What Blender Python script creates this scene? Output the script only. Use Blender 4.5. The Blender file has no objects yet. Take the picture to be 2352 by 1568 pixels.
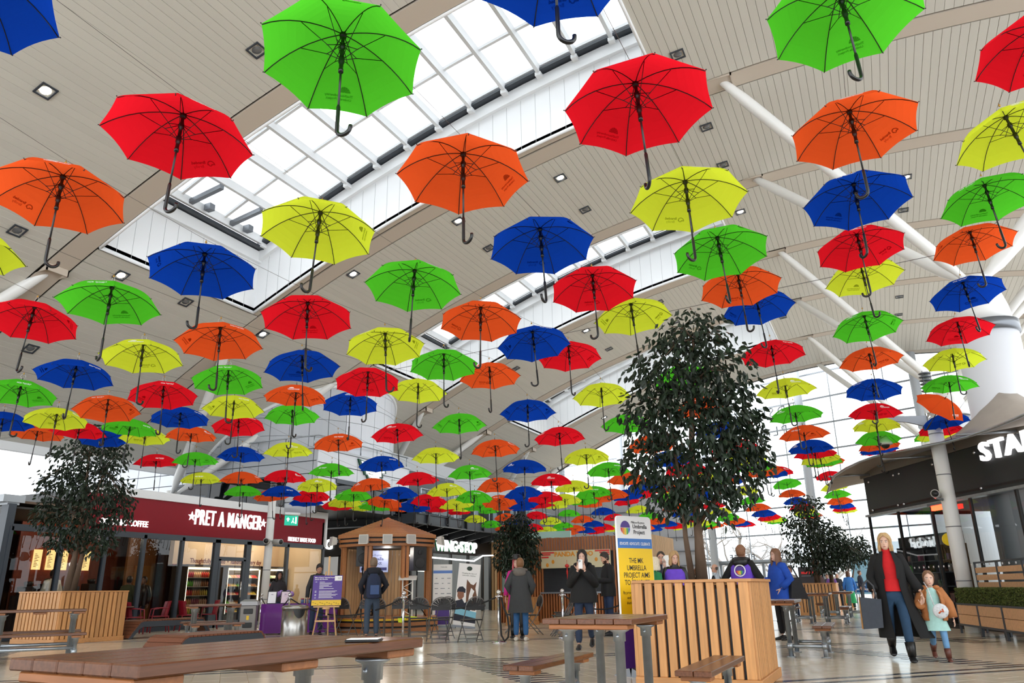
import bpy, bmesh, math, random
from mathutils import Vector, Matrix
# ---------------------------------------------------------------- camera, sky, exposure
SC = bpy.context.scene
COL = SC.collection
R = math.radians
cam_d = bpy.data.cameras.new('camera'); cam = bpy.data.objects.new('camera', cam_d); COL.objects.link(cam)
cam_d.sensor_width = 36.0; cam_d.lens = 36.0 * 1742.5 / 2352; cam_d.clip_end = 400; cam_d.clip_start = 0.05
_P, _RO, _YAW = 0.316, -0.0143, 0.44
_fh = Vector((-math.sin(_YAW), math.cos(_YAW), 0)); _rh = Vector((math.cos(_YAW), math.sin(_YAW), 0)); _z = Vector((0, 0, 1))
_fw = _fh * math.cos(_P) + _z * math.sin(_P); _up = _z * math.cos(_P) - _fh * math.sin(_P)
_rt = _rh * math.cos(_RO) + _up * math.sin(_RO); _up = _up * math.cos(_RO) - _rh * math.sin(_RO)
cam.matrix_world = Matrix(((_rt.x, _up.x, -_fw.x, 0), (_rt.y, _up.y, -_fw.y, 0), (_rt.z, _up.z, -_fw.z, 1.02), (0, 0, 0, 1)))
SC.camera = cam
SC.view_settings.view_transform = 'Standard'; SC.view_settings.look = 'None'
SC.view_settings.gamma = 1.0; SC.view_settings.exposure = 0.3; SC.view_settings.use_curve_mapping = False
wd = bpy.data.worlds.new('overcast_sky'); SC.world = wd; wd.use_nodes = True
bg = wd.node_tree.nodes['Background']; bg.inputs[0].default_value = (0.93, 0.97, 1.0, 1); bg.inputs[1].default_value = 2.6
SC.cycles.max_bounces = 8; SC.cycles.diffuse_bounces = 4; SC.cycles.transparent_max_bounces = 16
SC.cycles.use_denoising = True; SC.cycles.sample_clamp_indirect = 8.0
SC.cycles.caustics_reflective = False; SC.cycles.caustics_refractive = False

# ---------------------------------------------------------------- helpers
def lin(c):
    c = c / 255.0
    return c / 12.92 if c <= 0.04045 else ((c + 0.055) / 1.055) ** 2.4
def rgb(r, g, b): return (lin(r), lin(g), lin(b), 1)
MATS = {}
def mat(name, col=(128, 128, 128), rough=0.5, metal=0.0, vary=0.0, scale=4.0, stretch=None, emit=0.0, spec=0.5, per=None, bump=0.0, alpha=None):
    """procedural Principled material: colour with noise variation (grain when stretched) and per-piece tint"""
    if name in MATS: return MATS[name]
    m = bpy.data.materials.new(name); m.use_nodes = True; nt = m.node_tree; b = nt.nodes['Principled BSDF']
    c = rgb(*col); b.inputs['Base Color'].default_value = c
    b.inputs['Roughness'].default_value = rough; b.inputs['Metallic'].default_value = metal
    b.inputs['Specular IOR Level'].default_value = spec
    if emit:
        b.inputs['Emission Color'].default_value = c; b.inputs['Emission Strength'].default_value = emit
    out = None
    if vary or bump:
        tc = nt.nodes.new('ShaderNodeTexCoord'); mp = nt.nodes.new('ShaderNodeMapping'); nz = nt.nodes.new('ShaderNodeTexNoise')
        nt.links.new(tc.outputs['Object'], mp.inputs[0]); nt.links.new(mp.outputs[0], nz.inputs['Vector'])
        s = stretch or (1, 1, 1); mp.inputs['Scale'].default_value = s
        nz.inputs['Scale'].default_value = scale; nz.inputs['Detail'].default_value = 5
    if vary:
        rp = nt.nodes.new('ShaderNodeValToRGB'); nt.links.new(nz.outputs['Fac'], rp.inputs[0])
        lo = [max(0, x * (1 - vary)) for x in c[:3]] + [1]; hi = [min(1, x * (1 + vary)) for x in c[:3]] + [1]
        rp.color_ramp.elements[0].position = 0.3; rp.color_ramp.elements[1].position = 0.7
        rp.color_ramp.elements[0].color = lo; rp.color_ramp.elements[1].color = hi; out = rp.outputs[0]
    if per:
        src = nt.nodes.new('ShaderNodeObjectInfo').outputs['Random'] if per[0] == 'o' else nt.nodes.new('ShaderNodeNewGeometry').outputs['Random Per Island']
        mr = nt.nodes.new('ShaderNodeMapRange'); nt.links.new(src, mr.inputs[0]); mr.inputs[3].default_value = 1 - per[1]; mr.inputs[4].default_value = 1 + per[1]
        hs = nt.nodes.new('ShaderNodeHueSaturation'); nt.links.new(mr.outputs[0], hs.inputs['Value'])
        if out: nt.links.new(out, hs.inputs['Color'])
        else: hs.inputs['Color'].default_value = c
        out = hs.outputs[0]
    if out: nt.links.new(out, b.inputs['Base Color'])
    if bump:
        bp = nt.nodes.new('ShaderNodeBump'); bp.inputs['Strength'].default_value = bump; bp.inputs['Distance'].default_value = 0.01
        nt.links.new(nz.outputs['Fac'], bp.inputs['Height']); nt.links.new(bp.outputs[0], b.inputs['Normal'])
    MATS[name] = m
    return m
def glass(name, tint=(235, 240, 240), clear=0.9, rough=0.0, ior=1.5):
    if name in MATS: return MATS[name]
    m = bpy.data.materials.new(name); m.use_nodes = True; nt = m.node_tree; nt.nodes.clear()
    o = nt.nodes.new('ShaderNodeOutputMaterial'); mx = nt.nodes.new('ShaderNodeMixShader'); tr = nt.nodes.new('ShaderNodeBsdfTransparent')
    gl = nt.nodes.new('ShaderNodeBsdfGlossy'); fr = nt.nodes.new('ShaderNodeFresnel'); fr.inputs[0].default_value = ior
    t = rgb(*tint); tr.inputs[0].default_value = [x * clear for x in t[:3]] + [1]; gl.inputs['Roughness'].default_value = rough
    nt.links.new(fr.outputs[0], mx.inputs[0]); nt.links.new(tr.outputs[0], mx.inputs[1]); nt.links.new(gl.outputs[0], mx.inputs[2]); nt.links.new(mx.outputs[0], o.inputs[0])
    MATS[name] = m
    return m
def fabric(name, col, trans=0.5):
    if name in MATS: return MATS[name]
    m = bpy.data.materials.new(name); m.use_nodes = True; nt = m.node_tree; nt.nodes.clear()
    o = nt.nodes.new('ShaderNodeOutputMaterial'); mx = nt.nodes.new('ShaderNodeMixShader'); d = nt.nodes.new('ShaderNodeBsdfDiffuse'); t = nt.nodes.new('ShaderNodeBsdfTranslucent')
    c = rgb(*col); d.inputs[0].default_value = c; t.inputs[0].default_value = c; mx.inputs[0].default_value = trans
    nt.links.new(d.outputs[0], mx.inputs[1]); nt.links.new(t.outputs[0], mx.inputs[2]); nt.links.new(mx.outputs[0], o.inputs[0])
    MATS[name] = m
    return m

class MB:
    """collects geometry and links it as ONE mesh object"""
    def __init__(s): s.v = []; s.f = []; s.m = []; s.s = []
    def add(s, vs, fs, m=0, smooth=False):
        o = len(s.v); s.v.extend([tuple(v) for v in vs])
        for f in fs: s.f.append([i + o for i in f]); s.m.append(m); s.s.append(smooth)
        return s
    def box(s, x0, x1, y0, y1, z0, z1, m=0):
        vs = [(x, y, z) for z in (z0, z1) for y in (y0, y1) for x in (x0, x1)]
        return s.add(vs, [(0, 2, 3, 1), (4, 5, 7, 6), (0, 1, 5, 4), (2, 6, 7, 3), (0, 4, 6, 2), (1, 3, 7, 5)], m)
    def obox(s, c, ax, ay, az, m=0):
        c, ax, ay, az = Vector(c), Vector(ax), Vector(ay), Vector(az)
        vs = [c + ax * i + ay * j + az * k for k in (-1, 1) for j in (-1, 1) for i in (-1, 1)]
        return s.add(vs, [(0, 2, 3, 1), (4, 5, 7, 6), (0, 1, 5, 4), (2, 6, 7, 3), (0, 4, 6, 2), (1, 3, 7, 5)], m)
    def bbox(s, x0, x1, y0, y1, z0, z1, b=0.006, m=0):
        """box with chamfered edges (24 vertices)"""
        vs = []; idx = {}
        for ix, X in enumerate((x0, x1)):
            for iy, Y in enumerate((y0, y1)):
                for iz, Z in enumerate((z0, z1)):
                    sx, sy, sz = (b if ix == 0 else -b), (b if iy == 0 else -b), (b if iz == 0 else -b)
                    for a, p in enumerate(((X, Y + sy, Z + sz), (X + sx, Y, Z + sz), (X + sx, Y + sy, Z))):
                        idx[ix, iy, iz, a] = len(vs); vs.append(p)
        g = lambda x, y, z, a: idx[x, y, z, a]
        fs = []
        for i in (0, 1):
            fs.append([g(i, 0, 0, 0), g(i, 1, 0, 0), g(i, 1, 1, 0), g(i, 0, 1, 0)]); fs.append([g(0, i, 0, 1), g(1, i, 0, 1), g(1, i, 1, 1), g(0, i, 1, 1)]); fs.append([g(0, 0, i, 2), g(1, 0, i, 2), g(1, 1, i, 2), g(0, 1, i, 2)])
            for j in (0, 1):
                fs.append([g(0, i, j, 1), g(1, i, j, 1), g(1, i, j, 2), g(0, i, j, 2)]); fs.append([g(i, 0, j, 0), g(i, 1, j, 0), g(i, 1, j, 2), g(i, 0, j, 2)]); fs.append([g(i, j, 0, 0), g(i, j, 1, 0), g(i, j, 1, 1), g(i, j, 0, 1)])
                for k in (0, 1): fs.append([g(i, j, k, 0), g(i, j, k, 1), g(i, j, k, 2)])
        return s.add(vs, fs, m)
    def path(s, pts, r, n=8, m=0, cap=True, closed=False, smooth=True):
        """tube along a polyline; r a number or one radius per point"""
        P = [Vector(p) for p in pts]; k = len(P); rr = r if isinstance(r, (list, tuple)) else [r] * k
        vs = []; ref = None
        for i in range(k):
            if closed: t = P[(i + 1) % k] - P[i - 1]
            else: t = P[min(i + 1, k - 1)] - P[max(i - 1, 0)]
            if t.length < 1e-9: t = Vector((0, 0, 1))
            t.normalize()
            if ref is None: ref = Vector((1, 0, 0)) if abs(t.x) < 0.8 else Vector((0, 1, 0))
            e = (ref - t * ref.dot(t)).normalized(); ref = e; g = t.cross(e)
            for j in range(n):
                a = 2 * math.pi * j / n; vs.append(P[i] + (e * math.cos(a) + g * math.sin(a)) * rr[i])
        fs = [(i * n + j, i * n + (j + 1) % n, ((i + 1) % k) * n + (j + 1) % n, ((i + 1) % k) * n + j) for i in range(k if closed else k - 1) for j in range(n)]
        if cap and not closed: fs += [tuple(range(n - 1, -1, -1)), tuple(range((k - 1) * n, k * n))]
        return s.add(vs, fs, m, smooth)
    def lathe(s, prof, n=16, c=(0, 0, 0), m=0, smooth=True, sx=1, sy=1, a0=0.0, a1=None):
        """profile [(r, z)...] turned about the vertical through c"""
        full = a1 is None; a1 = 2 * math.pi if full else a1; nn = n if full else n + 1; k = len(prof); vs = []
        for r, z in prof:
            for j in range(nn):
                a = a0 + (a1 - a0) * j / n; vs.append((c[0] + r * sx * math.cos(a), c[1] + r * sy * math.sin(a), c[2] + z))
        fs = [(i * nn + j, i * nn + (j + 1) % nn, (i + 1) * nn + (j + 1) % nn, (i + 1) * nn + j) for i in range(k - 1) for j in range(n)]
        if full: fs += [tuple(range(nn - 1, -1, -1)), tuple(range((k - 1) * nn, k * nn))]
        return s.add(vs, fs, m, smooth)
    def ell(s, c, r, n=12, k=8, m=0, rot=None):
        vs = []; c = Vector(c)
        for i in range(k + 1):
            t = math.pi * i / k
            for j in range(n):
                a = 2 * math.pi * j / n; p = Vector((r[0] * math.sin(t) * math.cos(a), r[1] * math.sin(t) * math.sin(a), r[2] * math.cos(t)))
                vs.append(c + (rot @ p if rot else p))
        return s.add(vs, [(i * n + j, i * n + (j + 1) % n, (i + 1) * n + (j + 1) % n, (i + 1) * n + j) for i in range(k) for j in range(n)], m, True)
    def prism(s, pts, z0, z1, m=0):
        n = len(pts); vs = [(p[0], p[1], z0) for p in pts] + [(p[0], p[1], z1) for p in pts]
        return s.add(vs, [tuple(range(n - 1, -1, -1)), tuple(range(n, 2 * n))] + [(i, (i + 1) % n, n + (i + 1) % n, n + i) for i in range(n)], m)
    def mesh(s, name, mats):
        me = bpy.data.meshes.new(name); me.from_pydata(s.v, [], s.f)
        for mt in (mats if isinstance(mats, (list, tuple)) else [mats]): me.materials.append(mt)
        me.polygons.foreach_set('material_index', s.m); me.polygons.foreach_set('use_smooth', s.s); me.update()
        return me
    def build(s, name, mats, parent=None, label=None, kind=None, world=True):
        if parent is not None and world:
            M = root_inv(parent); s.v = [tuple(M @ Vector(v)) for v in s.v]
        return link(s.mesh(name, mats), name, parent, label=label, kind=kind)
def root_inv(o):
    M = Matrix.Identity(4)
    while o is not None: M = o.matrix_basis @ M; o = o.parent
    return M.inverted()
def link(me, name, parent=None, loc=None, rot=None, scale=None, label=None, kind=None):
    o = bpy.data.objects.new(name, me); COL.objects.link(o)
    if parent is not None: o.parent = parent
    if loc is not None: o.location = loc
    if rot is not None: o.rotation_euler = rot
    if scale is not None: o.scale = scale
    if label: o['label'] = label
    if kind: o['kind'] = kind
    return o
def thing(name, label, cat, loc=(0, 0, 0), rz=0.0, group=None):
    o = bpy.data.objects.new(name, None); COL.objects.link(o); o.location = loc; o.rotation_euler = (0, 0, rz); o.empty_display_size = 0.1
    o['label'] = label; o['category'] = cat
    if group: o['group'] = group
    return o
def tag(o, label, cat, group=None):
    o['label'] = label; o['category'] = cat
    if group: o['group'] = group
    return o
def copy_tree(o, parent=None):
    c = o.copy(); COL.objects.link(c)
    if parent is not None: c.parent = parent
    for ch in list(o.children): copy_tree(ch, c)
    return c
_TX = {}
def text_mesh(txt, size=0.1, depth=0.004, bold=0.0, res=3, align='CENTER', sx=1.0, spacing=1.0):
    """lettering as (verts, faces) lying in the XY plane, extruded along Z"""
    key = (txt, size, depth, bold, res, align, sx, spacing)
    if key in _TX: return _TX[key]
    cu = bpy.data.curves.new('lettering', 'FONT'); cu.body = txt; cu.size = size; cu.extrude = depth; cu.offset = bold; cu.resolution_u = res
    cu.align_x = align; cu.space_character = spacing
    o = bpy.data.objects.new('lettering', cu)
    TMP.collection.objects.link(o); TMP.view_layers[0].update(); dg = TMP.view_layers[0].depsgraph
    me = bpy.data.meshes.new_from_object(o.evaluated_get(dg))
    vs = [(v.co.x * sx, v.co.y, v.co.z) for v in me.vertices]; fs = [tuple(p.vertices) for p in me.polygons]
    bpy.data.objects.remove(o); bpy.data.curves.remove(cu); bpy.data.meshes.remove(me)
    _TX[key] = (vs, fs)
    return vs, fs
TMP = bpy.data.scenes.new('scratch')
def put_text(mb, txt, origin, ex, ey, size, depth=0.004, bold=0.0, res=3, align='CENTER', sx=1.0, m=0, spacing=1.0):
    """write text on a plane: ex = reading direction, ey = up; letters stand proud along ex x ey"""
    ex, ey = Vector(ex).normalized(), Vector(ey).normalized(); ez = ex.cross(ey); o = Vector(origin)
    vs, fs = text_mesh(txt, size, depth, bold, res, align, sx, spacing)
    mb.add([o + ex * v[0] + ey * v[1] + ez * (v[2] + depth) for v in vs], fs, m)
def skin(pts, edges, rad, sub=1):
    """continuous tapered surface over a skeleton (Skin + Subdivision), as (verts, faces)"""
    me = bpy.data.meshes.new('skeleton'); me.from_pydata([tuple(p) for p in pts], edges, [])
    o = bpy.data.objects.new('skeleton', me); TMP.collection.objects.link(o)
    md = o.modifiers.new('s', 'SKIN'); md.use_smooth_shade = True
    me.skin_vertices.new() if not me.skin_vertices else None
    sv = me.skin_vertices[0].data
    for i, r in enumerate(rad):
        sv[i].radius = r if isinstance(r, (tuple, list)) else (r, r); sv[i].use_root = (i == 0)
    ss = o.modifiers.new('b', 'SUBSURF'); ss.levels = sub; ss.render_levels = sub
    TMP.view_layers[0].update(); dg = TMP.view_layers[0].depsgraph
    e = bpy.data.meshes.new_from_object(o.evaluated_get(dg))
    vs = [tuple(v.co) for v in e.vertices]; fs = [tuple(p.vertices) for p in e.polygons]
    bpy.data.objects.remove(o); bpy.data.meshes.remove(me); bpy.data.meshes.remove(e)
    return vs, fs
random.seed(11)

# ---------------------------------------------------------------- setting: floor, vault, skylights, glass end wall
ZT, AX0, AR = 14.0, 0.9, 80.0
def arch(x): return ZT - (x - AX0) ** 2 / AR
m_plank = mat('ceiling_plank', (204, 200, 190), 0.55, per=('o', 0.025))
m_plank2 = mat('ceiling_plank_far', (204, 200, 190), 0.55, per=('i', 0.025))
m_beam = mat('ceiling_beam', (196, 183, 168), 0.6)
m_void = mat('ceiling_void', (40, 36, 32), 0.9)
m_white = mat('white_paint', (236, 238, 240), 0.5)
m_steel = mat('white_steel', (232, 232, 230), 0.35)
m_grey = mat('grey_metal', (120, 124, 130), 0.35, 0.6)
m_dark = mat('dark_frame', (52, 58, 66), 0.45)
m_black = mat('black_metal', (22, 23, 25), 0.4)
m_chrome = mat('chrome', (215, 215, 218), 0.12, 1.0)
m_steelb = mat('brushed_steel', (170, 168, 165), 0.28, 1.0, vary=0.08, scale=20, stretch=(1, 1, 30))
m_galv = mat('galvanised_pipe', (165, 172, 178), 0.38, 0.85, vary=0.12, scale=12)
g_clear = glass('clear_glass', (240, 244, 244), 0.96)
g_sky = glass('skylight_glass', (246, 248, 248), 0.98, 0.0, 1.12)
g_shop = glass('shop_glass', (205, 214, 218), 0.9)

# floor: base slab and tiles laid on the diagonal of the hall
fl = MB(); fl.box(-45, 16, -8, 64, -0.2, -0.012)
floor = fl.build('floor', mat('floor_grout', (120, 108, 95), 0.5), kind='structure')
def tile_mat(name, col, per, vary=0.06):
    m = mat(name, col, 0.16, vary=vary, scale=1.3, per=per, spec=0.6)
    return m
mt_near = tile_mat('cream_tile', (214, 201, 180), ('o', 0.05)); mt_far = tile_mat('cream_tile_far', (214, 201, 180), ('i', 0.05))
mt_band = mat('charcoal_tile', (48, 48, 50), 0.18, spec=0.6)
TP, TQ = 0.33, 0.66
s2 = math.sqrt(0.5)
def pq(p, q): return ((p - q) * s2 + 0.0, (p + q) * s2)          # p along (1,1), q along (-1,1)
def tile_faces(mb, p0, p1, q0, q1, g=0.004, z=0.0, t=0.011):
    c = [pq(p0 + g, q0 + g), pq(p1 - g, q0 + g), pq(p1 - g, q1 - g), pq(p0 + g, q1 - g)]
    b = [pq(p0, q0), pq(p1, q0), pq(p1, q1), pq(p0, q1)]
    mb.add([(x, y, z) for x, y in c] + [(x, y, z - t) for x, y in b], [(0, 1, 2, 3)] + [(i, 4 + i, 4 + (i + 1) % 4, (i + 1) % 4) for i in range(4)])
unit = MB(); c = 0.004
unit.add([(c, c, 0), (TP - c, c, 0), (TP - c, TQ - c, 0), (c, TQ - c, 0), (0, 0, -.011), (TP, 0, -.011), (TP, TQ, -.011), (0, TQ, -.011)], [(0, 1, 2, 3)] + [(i, 4 + i, 4 + (i + 1) % 4, (i + 1) % 4) for i in range(4)])
me_tile = unit.mesh('tile', mt_near)
bands = []                                                        # (q centre, half width) of the paired dark bands
for q0 in (12.1, 7.72, 16.5, 20.9, 3.3): bands += [q0, q0 - 0.29]
tl = []
for i in range(-12, 148):
    for j in range(-12, 75):
        p, q = i * TP, j * TQ + (i % 2) * TQ / 2
        x, y = pq(p + TP / 2, q + TQ / 2)
        if -30 < x < 9 and 2.5 < y < 61: tl.append(((x * x + y * y), p, q, x, y))
def in_view(x, y):
    u = x * _rh.x + y * _rh.y; d = x * _fh.x + y * _fh.y
    return d > 1.2 and abs(u) < d * 0.8
tl = [t for t in tl if in_view(t[3], t[4])]
tl.sort(key=lambda t: t[0])
vis = [t for t in tl if t[0] > 40]
near = set(id(t) for t in vis[:296]); far = MB()
for t in tl:
    if id(t) in near:
        x, y = pq(t[1], t[2]); link(me_tile, 'tile', floor, (x, y, 0), (0, 0, R(45)))
    else: tile_faces(far, t[1], t[1] + TP, t[2], t[2] + TQ)
far.build('tile', mt_far, floor, kind='stuff')
bd = MB()
for q in bands: 
    for k in range(52): tile_faces(bd, -6 + k * 0.9, -6 + (k + 1) * 0.9, q - 0.055, q + 0.055, 0.002, 0.0025, 0.01)
# ladder of short dark inlays running across, and two more further off
for p0, qa, qb in ((3.26, 8.9, 13.6), (-4.4, 14.0, 21.0), (9.2, 7.0, 12.0), (12.6, 11.0, 15.5)):
    q = qa
    while q < qb:
        if all(abs(q - b) > 0.14 for b in bands): tile_faces(bd, p0, p0 + 0.68, q - 0.05, q + 0.05, 0.002, 0.003, 0.01)
        q += 0.22
bd.build('inlay_band', mt_band, floor, kind='stuff')

# vaulted ceiling: a backing shell, planks of each bay, flush beams between dark slots
BE = [-1.2, 5.2, 11.5, 18.08, 23.85, 30.15, 36.35, 42.45, 48.5]     # beam centres along the hall
CX0, CX1 = -24.8, 11.0
SKY = [(-17.55, -3.65, 11.86, 17.45), (-17.55, -3.65, 24.25, 29.75), (-17.55, -3.65, 36.75, 42.05)]
xs = [CX0 + (CX1 - CX0) * i / 30 for i in range(31)]
sh = MB()
def shell(x0, x1, y0, y1, dz, th=0.1):
    n = max(1, int((x1 - x0) / 1.2)); X = [x0 + (x1 - x0) * i / n for i in range(n + 1)]
    vs = [(x, y, arch(x) + dz + t) for t in (0, th) for y in (y0, y1) for x in X]; a = n + 1
    fs = [(i, i + 1, a + i + 1, a + i) for i in range(n)] + [(2 * a + i, 3 * a + i, 3 * a + i + 1, 2 * a + i + 1) for i in range(n)]
    fs += [(i, 2 * a + i, 2 * a + i + 1, i + 1) for i in range(n)] + [(a + i, a + i + 1, 3 * a + i + 1, 3 * a + i) for i in range(n)] + [(0, a, 3 * a, 2 * a), (n, 2 * a + n, 3 * a + n, a + n)]
    sh.add(vs, fs)
YE = 49.3
ys = [-6] + [y for s in SKY for y in s[2:]] + [YE]
for a, b in zip(ys[::2], ys[1::2]): shell(CX0, CX1, a, b, 0.06)
for s in SKY: shell(CX0, s[0], s[2], s[3], 0.06); shell(s[1], CX1, s[2], s[3], 0.06)
ceiling = sh.build('ceiling', m_void, kind='structure')
tr = MB()
for x0, x1, y0, y1 in ((CX0 - 0.25, CX0, -6, YE), (CX1, CX1 + 0.25, -6, YE)):
    z = arch(x0); tr.box(x0, x1, y0, y1, z - 0.1, z + 0.3)
tr.build('trim_1', m_white, kind='structure')
for yb in BE:
    mb = MB(); n = 60; X = [CX0 + (CX1 - CX0) * i / n for i in range(n + 1)]; a = n + 1
    hw = 0.3
    vs = [(x, y, arch(x) + t) for t in (-0.012, 0.05) for y in (yb - hw, yb + hw) for x in X]
    mb.add(vs, [(i, i + 1, a + i + 1, a + i) for i in range(n)] + [(i, 2 * a + i, 2 * a + i + 1, i + 1) for i in range(n)] + [(a + i, a + i + 1, 3 * a + i + 1, 3 * a + i) for i in range(n)])
    mb.build('beam_panel', m_beam, ceiling)
fb_ = MB(); nX = 40; Xs = [-17.6 + 14.0 * i / nX for i in range(nX + 1)]; fb_.add([(x, y, arch(x) - .004) for y in (17.46, 17.7) for x in Xs], [(i, i + 1, nX + 2 + i, nX + 1 + i) for i in range(nX)]); fb_.build('beam_panel', m_beam, ceiling)
PW = 0.2; pl_list = []; pmesh = {}
slots = [y for yb in BE for y in (yb - 0.36, yb + 0.36)]
bays = [(slots[i], slots[i + 1]) for i in range(1, len(slots) - 1, 2)]
for y0, y1 in bays:
    x = CX0
    while x < CX1:
        w = PW / math.sqrt(1 + ((x - AX0) * 2 / AR) ** 2); xc = x + w / 2
        sk = [s for s in SKY if s[2] > y0 - 0.3 and s[3] < y1 + 0.3 and s[0] - 0.02 < xc < s[1] + 0.02]
        if not sk: pl_list.append((xc, y0, y1))
        x += w
def cam_size(xc, y0, y1):
    ym = max(y0, min(y1, 10)); d = Vector((xc, (y0 + y1) / 2, arch(xc) - 1.02)); f = d.dot(_fw)
    if f < 1: return 0
    u, v = d.dot(_rt) / f, d.dot(_up) / f
    if abs(u) > 0.74 or v > 0.52: return 0
    return 1 / f
pl_list.sort(key=lambda t: -cam_size(*t))
fp = MB()
for i, (xc, y0, y1) in enumerate(pl_list):
    sl = math.atan(-(xc - AX0) * 2 / AR); L = y1 - y0
    if i < 296:
        k = round(L, 3)
        if k not in pmesh:
            q = MB(); b = 0.006; w = PW / 2 - 0.0015
            q.add([(-w, 0, 0.012), (-w + b, 0, 0), (w - b, 0, 0), (w, 0, 0.012), (-w, L, 0.012), (-w + b, L, 0), (w - b, L, 0), (w, L, 0.012), (-w, 0, .03), (w, 0, .03), (-w, L, .03), (w, L, .03)],
                  [(0, 1, 5, 4), (1, 2, 6, 5), (2, 3, 7, 6), (0, 4, 10, 8), (3, 9, 11, 7), (0, 8, 9, 3, 2, 1), (4, 5, 6, 7, 11, 10)]); pmesh[k] = q.mesh('plank', m_plank)
        link(pmesh[k], 'plank', ceiling, (xc, y0, arch(xc)), (0, -sl, 0))
    else:
        w = PW / 2 - 0.0015; cs, sn = math.cos(sl), math.sin(sl)
        P = lambda u, y, h: (xc + u * cs - h * sn * 0, y, arch(xc) + u * sn + h)
        fp.add([P(-w, y0, 0.01), P(-w + 0.004, y0, 0), P(w - .004, y0, 0), P(w, y0, 0.01), P(-w, y1, 0.01), P(-w + .004, y1, 0), P(w - .004, y1, 0), P(w, y1, 0.01)], [(0, 1, 5, 4), (1, 2, 6, 5), (2, 3, 7, 6)])
fp.build('plank', m_plank2, ceiling, kind='stuff')
# small square downlights let into the planks
m_bulb = mat('lit_bulb', (255, 250, 240), 0.3, emit=9.0); m_off = mat('dead_lamp', (120, 122, 125), 0.2, 0.3)
DL = [(-14.45, 8.0, 1), (-10.81, 10.1, 0), (-18.03, 10.0, 0), (-18.11, 12.98, 1), (-18.13, 15.25, 0), (-21.37, 12.87, 0), (-7.43, 19.47, 1), (-7.46, 21.77, 0), (-10.84, 19.12, 1), (-14.57, 18.7, 1),
      (-10.88, 21.34, 0), (-14.6, 21.0, 0), (-2.93, 16.3, 0), (-2.94, 19.82, 0), (-2.91, 22.17, 0), (-2.95, 25.7, 1), (2.43, 26.0, 1), (2.38, 28.59, 0), (-18.18, 18.6, 1), (-18.2, 20.8, 0), (-10.93, 31.2, 1), (-14.6, 31.4, 0),
      (-7.5, 31.4, 0), (-7.5, 34.4, 0), (-10.9, 34.4, 0), (-2.95, 32.0, 0), (-2.95, 38.2, 0), (2.33, 38.26, 0), (2.32, 41.02, 0), (2.4, 32.4, 1), (-7.5, 44.2, 1), (-10.9, 44.4, 0), (-14.5, 44.0, 1)]
dlc = {}
for i, (x, y, on) in enumerate(DL):
    sl = math.atan(-(x - AX0) * 2 / AR); row = ['leftmost', 'second from left', 'middle', 'second from right', 'rightmost'][[-22, -16, -9, -5, 0].index(max(v for v in [-22, -16, -9, -5, 0] if v <= x))]
    ordn = ['nearest', 'second', 'third', 'fourth', 'fifth', 'sixth', 'seventh']
    kk = (row, on); ix = sorted([d[1] for d in DL if ['leftmost', 'second from left', 'middle', 'second from right', 'rightmost'][[-22, -16, -9, -5, 0].index(max(v for v in [-22, -16, -9, -5, 0] if v <= d[0]))] == row and d[2] == on]).index(y)
    o = thing('downlight', '%s square downlight, %s one in the %s ceiling row' % ('lit' if on else 'unlit', ordn[ix] if ix == 0 else ordn[ix] + ' nearest', row), 'ceiling light', (x, y, arch(x)), 0, 'ceiling downlights'); o.rotation_euler = (0, -sl, 0)
    fr = MB(); h = 0.17
    for a in ((-h, -h + .035, -h, h), (h - .035, h, -h, h), (-h + .035, h - .035, -h, -h + .035), (-h + .035, h - .035, h - .035, h)): fr.box(a[0], a[1], a[2], a[3], -0.03, 0.05)
    fr.build('frame', m_dark, o, world=False)
    lp = MB(); lp.lathe([(0.02, -0.012), (0.10, -0.01), (0.125, 0.02)], 14); lp.build('lamp', m_bulb if on else m_off, o, world=False)
    rf = MB(); rf.box(-h + .03, h - .03, -h + .03, h - .03, 0.022, 0.04); rf.build('reflector', mat('lamp_reflector', (96, 98, 100), 0.3, 0.5), o, world=False)

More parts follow.
